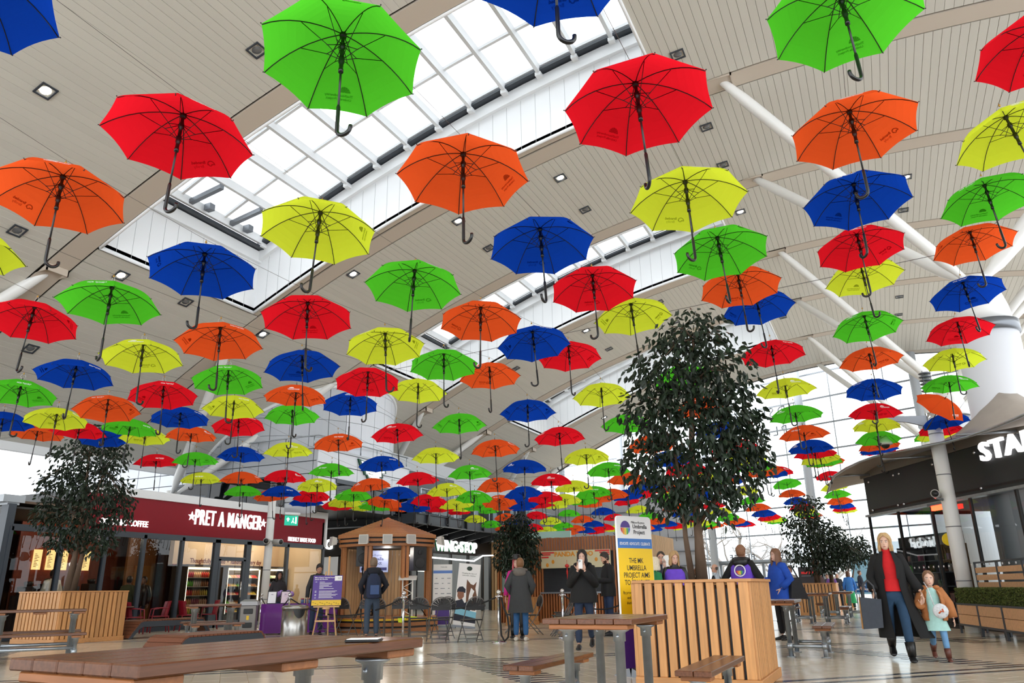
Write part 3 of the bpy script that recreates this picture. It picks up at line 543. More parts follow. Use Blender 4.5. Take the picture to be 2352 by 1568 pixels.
UMB = '''A 0 r 1.69 6.21 5.23 -0.017 0.043 0.416
A 1 y 1.57 7.43 5.18 -0.174 0.051 0.484
A 2 g 1.62 9.3 5.41 -0.069 0.086 0.554
A 3 o 1.64 11.04 5.58 -0.052 0.104 0.458
A 4 b 1.6 12.31 5.32 -0.091 0.145 0.169
A 5 r 1.61 13.87 5.21 -0.034 0.121 0.544
A 6 y 1.6 15.31 5.09 -0.008 0.085 0.067
A 7 g 1.6 16.64 4.94 0.04 -0.004 0.186
A 8 o 1.63 18.13 4.79 0.75 -0.75 0.632
A 9 b 1.63 19.63 4.76 -0.113 0.0501 0.224
A 10 r 1.63 21.12 4.84 -0.0146 0.0644 0.321
A 11 y 1.63 22.61 4.98 -0.0914 0.0899 0.784
A 12 g 1.63 24.11 5.18 -0.0491 0.0107 0.341
B 0 g 0.265 4.79 4.96 -0.041 0.143 0.352
B 1 o 0.257 6.21 4.89 -0.04 0.065 0.405
B 2 b 0.243 7.66 4.94 -0.017 0.125 1.01
B 3 r 0.236 9.36 5.12 -0.05 0.109 0.405
B 4 y 0.255 10.97 5.34 -0.076 0.108 0.772
B 5 g 0.222 12.48 5.08 -0.069 0.135 -0.091
B 6 o 0.22 13.72 4.88 -0.045 0.037 0.629
B 7 b 0.233 15.39 4.72 0.023 0.118 0.457
B 8 r 0.214 16.68 4.55 0.024 -0.001 0.074
B 9 y 0.211 18.28 4.57 0.008 -0.002 0.34
B 10 g 0.21 19.63 4.5 0.004 0.0681 0.663
B 11 o 0.21 21.12 4.58 -0.0633 0.0135 0.531
B 12 b 0.21 22.61 4.72 -0.0795 0.0315 0.213
B 13 r 0.21 24.11 4.92 -0.0625 0.0364 0.533
C 0 b -1.2 3.17 4.66 -0.039 0.072 0.642
C 1 r -1.11 4.43 4.43 -0.075 0.066 -0.299
C 2 y -1.15 6.14 4.55 -0.051 0.102 0.145
C 3 g -1.16 7.7 4.67 -0.1 0.14 0.567
C 4 o -1.2 9.35 4.88 -0.066 0.114 0.664
C 5 b -1.18 10.84 5.09 -0.097 0.111 0.092
C 6 r -1.19 12.31 4.8 -0.043 0.07 0.376
C 7 y -1.18 13.71 4.53 -0.043 -0.009 0.125
C 8 g -1.19 15.16 4.35 -0.045 -0.005 0.577
C 9 o -1.19 16.65 4.24 -0.044 -0.004 0.089
C 10 b -1.19 18.18 4.19 -0.036 -0.005 0.307
C 11 r -1.21 19.63 4.28 -0.0268 -0.00572 0.703
C 12 y -1.21 21.12 4.36 -0.0992 0.0531 0.555
C 13 g -1.21 22.61 4.5 -0.0592 0.0585 0.343
C 14 o -1.21 24.11 4.69 -0.102 0.0442 0.633
C 40 r -1.37 28.60 4.83 -0.034 0.0641 0.377
C 41 y -1.37 30.09 4.63 -0.125 0.0644 0.746
C 42 g -1.37 31.59 4.50 -0.074 0.0468 0.144
C 43 o -1.37 33.08 4.40 -0.0482 0.0985 0.56
C 44 b -1.37 34.58 4.36 -0.00672 0.0923 0.334
C 45 r -1.37 36.07 4.37 -0.0622 0.0798 0.619
C 46 y -1.37 37.56 4.42 -0.038 0.106 0.0528
D 0 g -2.68 3.2 4.5 -0.084 0.099 0.314
D 1 o -2.56 4.58 4.36 -0.058 0.084 -0.202
D 2 b -2.6 6.19 4.43 -0.102 0.106 0.947
D 3 r -2.66 7.9 4.6 -0.088 0.143 0.009
D 4 y -2.59 9.21 4.67 -0.103 0.076 0.37
D 5 g -2.63 12.16 4.55 -0.114 0.069 0.548
D 6 o -2.63 13.65 4.34 -0.0132 0.0887 0.185
D 7 b -2.63 15.14 4.19 -0.0491 0.0159 0.398
D 8 r -2.63 16.64 4.1 -0.0583 -0.0195 0.0114
D 9 y -2.63 18.13 4.06 -0.0702 0.0985 0.663
D 10 g -2.63 19.63 4.08 -0.0305 0.016 0.314
D 11 o -2.63 21.12 4.16 -0.0936 0.118 0.189
D 12 b -2.63 22.61 4.3 0.0373 0.0857 0.537
D 13 r -2.63 24.11 4.5 -0.0264 0.0357 0.503
D 40 g -2.84 28.60 4.66 -0.131 0.108 0.394
D 41 o -2.84 30.09 4.46 -0.0317 0.00671 0.445
D 42 b -2.84 31.59 4.33 -0.0305 0.055 0.249
D 43 r -2.84 33.08 4.23 -0.0554 0.0533 0.615
D 44 y -2.84 34.58 4.19 -0.105 0.111 0.692
D 45 g -2.84 36.07 4.20 -0.057 0.0637 0.196
D 46 o -2.84 37.56 4.25 -0.12 0.0811 0.313
E -1 b -4.1 1.71 4.43 -0.01 0.018 0.462
E 0 r -4.18 3.29 4.42 -0.027 0.073 0.011
E 1 y -4.12 4.78 4.31 -0.043 0.131 0.367
E 2 g -4.15 6.38 4.37 -0.059 0.157 -0.09
E 3 o -4.11 7.83 4.42 -0.064 0.133 0.993
E 4 b -4.05 9.27 4.53 -0.137 0.115 0.491
E 5 r -4.1 10.82 4.77 -0.073 0.119 -0.269
E 6 y -4.11 12.38 4.48 -0.06 0.094 0.406
E 7 g -4.04 13.65 4.18 -0.00598 0.0441 0.499
E 8 o -4.04 15.14 4.03 -0.0608 0.0844 0.152
E 9 b -4.04 16.64 3.94 -0.0661 0.0697 0.299
E 10 r -4.04 18.13 3.9 -0.0946 0.0958 0.739
E 11 y -4.04 19.63 3.92 -0.108 0.0087 0.635
E 12 g -4.04 21.12 4 -0.0744 0.0212 0.665
E 13 o -4.04 22.61 4.14 -0.0432 0.0178 0.376
E 14 b -4.04 24.11 4.34 -0.0354 0.0121 0.316
E 40 y -4.31 28.60 4.50 -0.0716 0.0628 0.784
E 41 g -4.31 30.09 4.30 -0.103 0.0211 0.154
E 42 o -4.31 31.59 4.17 -0.0878 0.0239 0.293
E 43 b -4.31 33.08 4.07 -0.0536 0.0898 0.124
E 44 r -4.31 34.58 4.03 -0.12 0.102 0.192
E 45 y -4.31 36.07 4.04 -0.0122 0.0578 0.0454
E 46 g -4.31 37.56 4.09 -0.0856 0.0785 0.642
F 0 o -5.62 3.38 4.34 -0.098 0.073 0.505
F 1 b -5.6 4.86 4.25 -0.116 0.095 0.42
F 2 r -5.52 6.29 4.21 -0.126 0.099 0.226
F 3 y -5.49 7.77 4.28 -0.142 0.105 0.341
F 4 g -5.49 9.28 4.42 -0.087 0.112 0.244
F 5 o -5.53 10.84 4.64 -0.088 0.089 0.338
F 6 b -5.5 12.30 4.33 -0.062 0.084 0.461
F 7 r -5.5 13.80 4.11 -0.072 0.052 0.579
F 8 y -5.5 15.31 3.92 -0.056 0.051 0.751
F 9 g -5.46 16.64 3.81 -0.0603 0.0422 0.496
F 10 o -5.46 18.13 3.78 -0.00645 0.0393 0.257
F 11 b -5.46 19.63 3.8 -0.133 0.0518 0.646
F 12 r -5.46 21.12 3.88 -0.0494 0.0414 0.0577
F 13 y -5.46 22.61 4.02 -0.0889 0.0392 0.11
F 14 g -5.46 24.11 4.21 -0.0752 0.064 0.386
F 40 b -5.78 28.60 4.41 -0.0679 0.0979 0.178
F 41 r -5.78 30.09 4.21 -0.0683 0.014 0.161
F 42 y -5.78 31.59 4.08 -0.116 0.0344 0.448
F 43 g -5.78 33.08 3.98 -0.113 0.0812 0.577
F 44 o -5.78 34.58 3.94 -0.113 0.141 0.0657
F 45 b -5.78 36.07 3.95 -0.0391 0.0783 0.385
F 46 r -5.78 37.56 4.00 -0.0386 0.0631 0.238
G -1 y -6.89 3.38 4.16 0.014 0.005 0.294
G 0 g -7.12 5.02 4.24 -0.075 0.062 0.211
G 1 o -7.01 6.45 4.2 -0.122 0.067 0.129
G 2 b -6.95 7.88 4.24 -0.139 0.042 -0.241
G 3 r -6.96 9.44 4.38 -0.101 0.132 0.223
G 4 y -6.96 10.91 4.57 -0.051 0.099 0.509
G 5 g -6.91 12.27 4.23 -0.091 0.04 0.547
G 6 o -6.91 13.78 3.99 -0.072 0.042 0.23
G 7 b -6.89 15.19 3.79 0.001 -0.002 0.001
G 8 r -6.88 16.67 3.67 -0.007 -0.004 0.764
G 9 y -6.88 18.13 3.68 -0.0408 -0.00304 0.679
G 10 g -6.88 19.63 3.7 -0.0461 0.0223 0.0449
G 11 o -6.88 21.12 3.79 -0.0593 0.0354 0.268
G 12 b -6.88 22.61 3.92 -0.0997 0.0619 0.377
G 13 r -6.88 24.11 4.12 -0.073 0.0768 0.674
G 40 g -7.25 28.60 4.41 -0.0629 0.0306 0.462
G 41 o -7.25 30.09 4.21 -0.0886 0.0582 0.706
G 42 b -7.25 31.59 4.08 -0.0252 0.00695 0.549
G 43 r -7.25 33.08 3.98 0.0144 0.0616 0.261
G 44 y -7.25 34.58 3.94 -0.0145 0.113 0.0695
G 45 g -7.25 36.07 3.95 -0.115 0.0493 0.41
G 46 o -7.25 37.56 4.00 -0.122 0.0414 0.167
H 0 r -8.48 5.07 4.27 -0.07 0.121 0.58
H 1 y -8.44 6.52 4.23 -0.109 0.064 0.291
H 2 g -8.38 7.95 4.24 -0.127 0.068 0.292
H 3 o -8.32 9.37 4.3 0.009 0.006 0.234
H 4 b -8.39 10.89 4.49 -0.084 0.105 0.246
H 5 r -8.33 12.31 4.19 -0.122 0.03 0.7
H 6 y -8.32 13.79 3.96 -0.058 0.036 0.459
H 7 g -8.31 15.27 3.79 -0.054 0.017 0.37
H 8 o -8.3 16.64 3.66 -0.109 0.0703 0.313
H 9 b -8.3 18.13 3.62 -0.102 0.019 0.394
H 10 r -8.3 19.63 3.65 -0.0426 0.0387 0.00448
H 11 y -8.3 21.12 3.73 -0.0311 0.0719 0.168
H 12 g -8.3 22.61 3.86 -0.0415 0.0795 0.171
H 13 o -8.3 24.11 4.06 -0.0351 0.0652 0.274
H 40 r -8.72 28.60 4.41 -0.127 0.0684 0.2
H 41 y -8.72 30.09 4.21 -0.0875 0.022 0.44
H 42 g -8.72 31.59 4.08 -0.0758 0.0437 0.201
H 43 o -8.72 33.08 3.98 -0.0774 0.0755 0.755
H 44 b -8.72 34.58 3.94 -0.0457 0.0335 0.0521
H 45 r -8.72 36.07 3.95 -0.0426 0.0521 0.298
H 46 y -8.72 37.56 4.00 -0.16 -0.048 0.704
I 0 b -9.85 6.61 4.19 -0.057 0.085 0.408
I 1 r -9.8 8.03 4.2 -0.146 0.066 0.607
I 2 y -9.78 9.48 4.3 -0.082 0.069 0.024
I 3 g -9.8 10.97 4.46 -0.073 0.053 0.555
I 4 o -9.74 12.30 4.13 -0.102 0.015 0.294
I 5 b -9.73 13.82 3.9 -0.095 0.02 0.071
I 6 r -9.72 15.29 3.74 -0.072 -0.009 0.518
I 7 y -9.71 16.64 3.63 -0.0968 0.0465 0.534
I 8 g -9.71 18.13 3.6 -0.0348 0.122 0.295
I 9 o -9.71 19.63 3.62 -0.118 0.138 0.647
I 10 b -9.71 21.12 3.7 -0.102 0.115 0.397
I 11 r -9.71 22.61 3.84 -0.133 0.0432 0.248
I 12 y -9.71 24.11 4.03 0.00363 0.0283 0.0337
I 40 o -10.19 28.60 4.41 -0.0468 0.116 0.715
I 41 b -10.19 30.09 4.21 -0.0511 0.0607 0.166
I 42 r -10.19 31.59 4.08 -0.0247 0.0359 0.754
I 43 y -10.19 33.08 3.98 -0.052 0.0709 0.332
I 44 g -10.19 34.58 3.94 -0.0796 0.0445 0.437
I 45 o -10.19 36.07 3.95 -0.0751 0.127 0.51
I 46 b -10.19 37.56 4.00 -0.0126 0.093 0.149
J 0 g -11.32 6.79 4.14 -0.06 0.08 0.731
J 1 o -11.23 8.17 4.17 -0.162 0.101 0.163
J 2 b -11.19 9.61 4.29 -0.077 0.056 0.495
J 3 r -11.23 11.05 4.41 -0.158 0.089 0.234
J 4 y -11.08 12.36 4.1 -0.019 -0.017 0.582
J 5 g -11.09 13.84 3.86 -0.006 -0.006 0.567
J 6 o -11.11 15.34 3.7 -0.118 -0.048 0.172
J 7 b -11.13 16.64 3.64 -0.0711 0.0448 0.654
J 8 r -11.13 18.13 3.6 -0.0512 0.103 0.385
J 9 y -11.13 19.63 3.63 -0.0971 0.014 0.412
J 10 g -11.13 21.12 3.71 -0.0883 0.0348 0.483
J 11 o -11.13 22.61 3.84 0.018 0.0967 0.528
J 12 b -11.13 24.11 4.04 -0.0237 0.114 0.586
J 40 y -11.66 28.60 4.41 -0.0279 0.0194 0.135
J 41 g -11.66 30.09 4.21 0.00354 0.0322 0.00494
J 42 o -11.66 31.59 4.08 -0.0876 0.0727 0.24
J 43 b -11.66 33.08 3.98 0.00439 0.0449 0.169
J 44 r -11.66 34.58 3.94 0.0116 0.0988 0.179
J 45 y -11.66 36.07 3.95 -0.0387 0.0457 0.117
J 46 g -11.66 37.56 4.00 -0.031 0.0967 0.655
K 0 y -12.62 8.26 4.16 -0.076 0.059 0.651
K 1 g -12.56 9.69 4.25 0.038 0.042 0.516
K 2 o -12.57 11.13 4.37 0.009 0.009 0.536
K 3 b -12.52 12.50 4.15 -0.037 0.048 0.644
K 4 r -12.49 13.92 3.83 0.006 0.005 0.336
K 5 y -12.55 15.14 3.77 -0.082 0.0445 0.348
K 6 g -12.55 16.64 3.68 -0.0649 0.0508 0.0131
K 7 o -12.55 18.13 3.64 0.0141 0.146 0.128
K 8 b -12.55 19.63 3.67 -0.097 0.168 0.151
K 9 r -12.55 21.12 3.75 -0.0829 0.0615 0.431
K 10 y -12.55 22.61 3.88 -0.0188 0.0756 0.383
K 11 g -12.55 24.11 4.08 -0.0397 0.07 0.575
K 40 b -13.13 28.60 4.41 -0.0515 0.0413 0.308
K 41 r -13.13 30.09 4.21 -0.0156 0.118 0.0294
K 42 y -13.13 31.59 4.08 -0.0791 0.11 0.751
K 43 g -13.13 33.08 3.98 -0.0321 0.00751 0.702
K 44 o -13.13 34.58 3.94 -0.0806 0.0683 0.172
K 45 b -13.13 36.07 3.95 -0.00913 0.072 0.22
K 46 r -13.13 37.56 4.00 -0.107 0.0589 0.268
L 0 b -13.97 8.16 4.23 -0.0606 0.00652 0.254
L 1 r -13.97 9.65 4.33 -0.00199 0.0384 0.287
L 2 y -13.97 11.15 4.47 -0.0832 0.06 0.0474
L 3 g -13.92 12.51 4.16 -0.016 -0.02 0.596
L 4 o -13.90 13.95 3.9 -0.013 -0.013 0.69
L 5 b -13.91 15.40 3.72 -0.011 -0.01 0.08
L 6 r -13.97 16.64 3.75 -0.101 0.0867 0.472
L 7 y -13.97 18.13 3.72 -0.088 0.0525 0.19
L 8 g -13.97 19.63 3.74 0.00882 0.0942 0.0798
L 9 o -13.97 21.12 3.82 -0.0145 0.0544 0.614
L 10 b -13.97 22.61 3.96 -0.0944 0.0602 0.398
L 11 r -13.97 24.11 4.15 0.0509 0.0523 0.646
L 40 g -14.60 28.60 4.41 -0.123 0.0722 0.781
L 41 o -14.60 30.09 4.21 -0.0877 0.0926 0.608
L 42 b -14.60 31.59 4.08 -0.0108 0.0811 0.408
L 43 r -14.60 33.08 3.98 0.0204 0.0933 0.776
L 44 y -14.60 34.58 3.94 -0.108 0.0341 0.348
L 45 g -14.60 36.07 3.95 -0.0238 0.0578 0.157
L 46 o -14.60 37.56 4.00 -0.102 0.0686 0.65
M 0 o -15.39 9.74 4.44 -0.00718 0.0525 0.744
M 1 b -15.39 11.23 4.58 -0.147 0.0638 0.329
M 2 r -15.31 12.61 4.25 -0.026 -0.034 0.667
M 3 y -15.32 14.02 4 -0.029 -0.034 0.309
M 4 g -15.31 15.48 3.83 -0.015 -0.015 0.377
M 5 o -15.39 16.64 3.86 -0.156 0.0136 0.0471
M 6 b -15.39 18.13 3.82 -0.0703 0.0161 0.0489
M 7 r -15.39 19.63 3.85 -0.0817 0.089 0.0197
M 8 y -15.39 21.12 3.93 -0.0712 0.0334 0.105
M 9 g -15.39 22.61 4.06 -0.00699 0.074 0.629
M 10 o -15.39 24.11 4.26 -0.066 0.00833 0.73
M 40 r -16.07 28.60 4.41 -0.0464 0.0406 0.421
M 41 y -16.07 30.09 4.21 -0.0577 0.133 0.377
M 42 g -16.07 31.59 4.08 -0.0841 0.103 0.0362
M 43 o -16.07 33.08 3.98 0.0108 0.0689 0.701
M 44 b -16.07 34.58 3.94 -0.0457 0.13 0.174
M 45 r -16.07 36.07 3.95 -0.0393 0.0701 0.0924
M 46 y -16.07 37.56 4.00 -0.0954 0.119 0.279'''
rows_u = {}
for ln in UMB.split('\n'):
    t = ln.split(); rows_u.setdefault(t[0], []).append((int(t[1]), t[2], [float(q) for q in t[3:]]))
wires = {}
for ri, rw in enumerate(sorted(rows_u)):
    rname = {0: 'rightmost row', 12: 'leftmost row'}.get(ri, ORD[ri] + ' row from right')
    cnt = {}
    for k, c, p in sorted(rows_u[rw], key=lambda t: t[2][1]):
        cn = CCOL[c][0]; cnt[c] = cnt.get(c, 0) + 1; x, y, z, tx, ty, yaw = p
        dep = (Vector((x, y, z - 1.02))).dot(_fw); px = 1742.5 * 1.03 / max(dep, .5)
        lab = '%s umbrella, %s %s one from the front in the %s' % (cn, ORD[cnt[c] - 1], cn.split()[0], rname)
        if abs(tx) > .5: lab = 'orange umbrella swung sideways, its inside turned away, in the rightmost hanging row'
        a = Vector((tx, ty, 1)).normalized(); e = Vector((0, 1, 0)).cross(a).normalized(); g = a.cross(e)
        o = thing('umbrella', lab, 'umbrella', (0, 0, 0), 0, 'hanging umbrellas')
        o.matrix_basis = Matrix.Translation((x, y, z)) @ Matrix((e, g, a)).transposed().to_4x4() @ Matrix.Rotation(yaw, 4, 'Z')
        hk = random.uniform(0, 6.28)
        if px > 75:
            link(CM[c], 'canopy', o); link(me_shaft, 'shaft', o); link(me_run, 'runner', o); link(me_handle, 'handle', o, rot=(0, 0, hk)); link(me_fer, 'ferrule', o); link(me_loop, 'hanging_loop', o, rot=(0, 0, hk))
            for i in range(8): link(me_rib, 'rib', o, rot=(0, 0, i * math.pi / 4))
            tl_ = o.matrix_basis.to_3x3().inverted() @ (Vector((0, 0, 1.02)) - Vector((x, y, z))); j = (math.floor(math.atan2(tl_.y, tl_.x) / (math.pi / 4)) + random.choice((0, 1, 1, -1, 4, 3))) % 8
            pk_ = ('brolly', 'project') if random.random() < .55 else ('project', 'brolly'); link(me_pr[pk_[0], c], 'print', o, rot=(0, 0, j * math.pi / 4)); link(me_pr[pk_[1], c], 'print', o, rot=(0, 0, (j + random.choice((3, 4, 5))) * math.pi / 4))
        else:
            link(CMf[c], 'canopy', o); link(me_ff, 'frame', o, rot=(0, 0, hk - hk % (math.pi / 4)))
        wires.setdefault((rw, 0 if y < 11.85 else (1 if y < 26.5 else 2)), []).append(tuple(Vector((x, y, z)) + a * .09))
m_wire = mat('steel_wire', (96, 92, 88), 0.5, 0.4)
for rw in sorted(rows_u):
    o = None
    for sec in range(3):
        P = wires.get((rw, sec))
        if not P: continue
        P = sorted(P, key=lambda q: q[1]); a, b = Vector(P[0]), Vector(P[-1])
        st = [(a.x, 11.6, a.z + .12)] if sec == 1 else ([(a.x, a.y - 4, a.z + .5)] if sec == 0 else [(a.x, 26.8, a.z + .35)])
        en = [(b.x, 11.85, b.z + .03)] if sec == 0 else ([(b.x, b.y + 1.2, b.z + .2)])
        w = MB(); w.path(st + P + en, 0.0022, 4)
        if o is None: o = w.build('suspension_wire', m_wire); tag(o, 'thin steel wire the %s umbrellas hang from' % {0: 'rightmost row of', 12: 'leftmost row of'}.get(sorted(rows_u).index(rw), ORD[sorted(rows_u).index(rw)] + ' row from the right of'), 'wire', 'umbrella wires')
        else: w.build('wire_run', m_wire, o)
for i, y in enumerate((11.72, 26.6)):
    w = MB(); w.path([(-24, y, 5.0 + i)] + [(1.63 - 1.418 * j, y, 5.55 - .07 * j if i == 0 else 4.9 + .02 * j) for j in range(12, -1, -1)] + [(3, y, 6.5)], 0.005, 5)
    tag(w.build('cross_cable', m_wire), ['cross cable carrying the front umbrella wires', 'cross cable carrying the far umbrella wires'][i], 'cable', 'cross cables')

# ---------------------------------------------------------------- cafe with the red fascia on the left
m_red = mat('maroon_fascia', (136, 8, 28), 0.5, spec=.25); m_lett = mat('white_letters', (250, 250, 250), 0.4, emit=0.7)
m_slate = mat('slate_frame', (58, 66, 76), 0.4); m_tilef = mat('dark_plinth', (60, 62, 66), 0.4)
PX = -19.65
cafe = thing('coffee_shop', 'glass fronted coffee shop with maroon fascia and white lettering', 'shop front', (PX, 19, 0))
b = MB(); b.box(PX - .12, PX, 14.2, 24.3, 2.76, 3.74); b.build('fascia', m_red, cafe)
b = MB(); b.box(PX - .3, PX + .06, 14.1, 24.42, 3.74, 3.98); b.box(PX - .2, PX + .06, 24.3, 24.42, 2.68, 3.74); b.build('white_capping', m_white, cafe)
b = MB(); b.box(PX - 7, PX - .3, 14.2, 24.4, 3.6, 3.85); b.build('roof', mat('flat_roof', (120, 122, 124), 0.8), cafe)
b = MB(); put_text(b, 'PRET A MANGER', (PX, 19.36, 3.12), (0, 1, 0), (0, 0, 1), 0.69, 0.03, 0.001, 3, 'CENTER', 0.52, spacing=1.12); b.build('lettering', m_lett, cafe, 'tall white shop name letters')
b = MB()
for y in (17.78, 20.95):
    vs = [(PX + .03, y + (0.15 if k % 2 == 0 else 0.06) * math.sin(k * math.pi / 5), 3.36 + (0.15 if k % 2 == 0 else 0.06) * math.cos(k * math.pi / 5)) for k in range(10)]
    b.add(vs + [(PX, v[1], v[2]) for v in vs], [tuple(range(9, -1, -1))] + [(i, (i + 1) % 10, 10 + (i + 1) % 10, 10 + i) for i in range(10)])
b.build('star', m_lett, cafe)
b = MB(); put_text(b, 'ORGANIC COFFEE', (PX, 15.4, 2.92), (0, 1, 0), (0, 0, 1), 0.24, 0.015, 0.004, 2, 'CENTER', 0.8); b.build('lettering', m_lett, cafe)
b = MB(); put_text(b, 'FRESHLY MADE FOOD', (PX, 23.05, 2.82), (0, 1, 0), (0, 0, 1), 0.22, 0.015, 0.001, 2, 'CENTER', 0.66, spacing=1.08); b.build('lettering', m_lett, cafe)
def shopfront(root, x, ys, door=None, z1=2.7, th=0.05):
    """uprights, head and sill rails and panes along a facade at x facing +X"""
    b = MB(); b.box(x - .06, x + .05, ys[0], ys[-1], z1 - .1, z1 + .06); b.build('head_rail', m_slate, root)
    b = MB(); b.box(x - .06, x + .04, ys[0], ys[-1], 0, .12); b.build('sill_rail', m_slate, root)
    for i, y in enumerate(ys):
        w = .11 if door and y in door else th
        b = MB(); b.box(x - .08, x + .05, y - w, y + w, 0, z1); b.build('mullion', m_slate, root)
    for a, c in zip(ys, ys[1:]):
        isd = door and a == door[0]
        p = MB(); p.add([(x, a, .1), (x, c, .1), (x, c, z1), (x, a, z1)], [(0, 1, 2, 3)]); p.build('pane', g_shop, root)
        if isd:
            d = MB(); d.box(x - .05, x + .05, a + .1, a + .2, 0, 2.1); d.box(x - .05, x + .05, c - .2, c - .1, 0, 2.1); d.box(x - .05, x + .05, a + .1, c - .1, 2.05, 2.17); d.box(x - .05, x + .05, a + .1, c - .1, 0, .2)
            dd = d.build('door', m_slate, root); h = MB(); h.path([(x + .09, c - .27, .9), (x + .09, c - .27, 1.4)], .018, 8); h.build('handle', m_chrome, dd)
shopfront(cafe, PX, [12.2, 13.6, 14.9, 16.15, 17.55, 18.95, 20.35, 22.3, 24.3], (18.95, 20.35))
# interior shell of the cafe
b = MB(); b.box(PX - 6.6, PX - 6.5, 12, 24.3, 0, 3.6); cw = b.build('back_wall', mat('cafe_red_wall', (120, 48, 26), 0.6, vary=.15, scale=3, stretch=(1, 8, 1)), cafe)
b = MB(); b.box(PX - 6.5, PX, 24.2, 24.3, 0, 3.6); b.build('side_wall', mat('cafe_cream', (214, 190, 156), 0.6), cafe)
b = MB(); b.box(PX - 6.5, PX - .2, 12, 24.2, 3.3, 3.36); b.build('soffit', mat('cafe_ceiling', (120, 100, 84), 0.7), cafe)
b = MB(); b.box(PX - 6.5, PX - .05, 12, 24.2, 0.0, .012); b.build('cafe_floor', mat('cafe_floor', (130, 92, 66), 0.4, vary=.1), cafe)
b = MB(); b.box(PX - 3.0, PX - 2.9, 18.0, 19.1, 0, 3.3); b.build('partition', mat('cafe_oak', (150, 98, 52), 0.5, vary=.12, stretch=(1, 1, .1)), cafe)
b = MB(); b.box(PX - 3.5, PX - 3.4, 17.0, 18.0, 0, 3.3); b.build('partition', mat('cafe_rust', (110, 44, 22), 0.5, vary=.12, stretch=(1, 1, .1)), cafe)
b = MB(); b.box(PX - 2.3, PX - 2.1, 19.1, 24.2, 1.98, 3.3); b.build('bulkhead', mat('cafe_peach', (230, 204, 170), 0.6), cafe)
b = MB(); b.box(PX - 2.1, PX - 2.07, 19.1, 24.2, 1.96, 2.0); b.build('bulkhead_trim', m_red, cafe)
m_brown = mat('brown_lettering', (110, 30, 24), .5)
b = MB(); put_text(b, 'Thoughtfully sourced  \u2022  handmade every day', (PX - 2.1, 21.55, 2.06), (0, 1, 0), (0, 0, 1), 0.22, 0.004, 0.003, 2, 'CENTER', 0.85); b.build('lettering', m_brown, cafe)
for y in (13.4, 15.2, 16.6, 18.3, 20.4, 22.0, 23.5):
    b = MB(); b.lathe([(.06, 0), (.07, .02)], 12, (PX - 2.2, y, 3.27)); b.build('spotlight', mat('warm_spot', (255, 226, 180), .3, emit=25), cafe)
for k, y in enumerate((15.2, 15.62, 16.04, 16.8)):
    b = MB(); x = PX - 3.3; b.box(x - .03, x, y - .13, y + .13, 1.78, 2.36); mb = b.build('menu_board', mat('menu_glow', (255, 206, 130), .4, emit=1.5), cafe)
    t = MB(); 
    for r in range(9): t.box(x, x + .004, y - .09, y - .09 + .06 + .1 * ((r * 7 + k * 3) % 5) / 5, 2.22 - r * .045, 2.235 - r * .045)
    t.lathe([(.05, 0), (.05, .004)], 14, (x, y, 2.5)) if False else None
    t.build('menu_print', m_brown, mb)
b = MB(); b.box(PX - 3.42, PX - 3.36, 14.6, 17.0, 0, 3.3); b.build('tiled_counter_wall', mat('counter_rust', (140, 58, 30), 0.4, vary=.2, scale=12), cafe)
b = MB(); b.box(PX - 3.0, PX - 2.3, 14.4, 17.2, 0, 1.05); b.build('counter', mat('counter_dark', (50, 36, 30), 0.4), cafe)
for k, y in enumerate((14.8, 15.4, 16.1, 16.8)):
    b = MB(); b.bbox(PX - 3.1, PX - 2.7, y - .2, y + .2, 1.05, 1.3 + .08 * (k % 2), .02); b.lathe([(.1, 0), (.13, .1), (.1, .14)], 10, (PX - 2.9, y, 1.3 + .08 * (k % 2)))
    tag(b.build('coffee_machine', m_black), ['black coffee machine on the counter, left end', 'black coffee machine on the counter, second', 'black coffee machine on the counter, third', 'black coffee machine on the counter, right end'][k], 'coffee machine', 'counter machines')
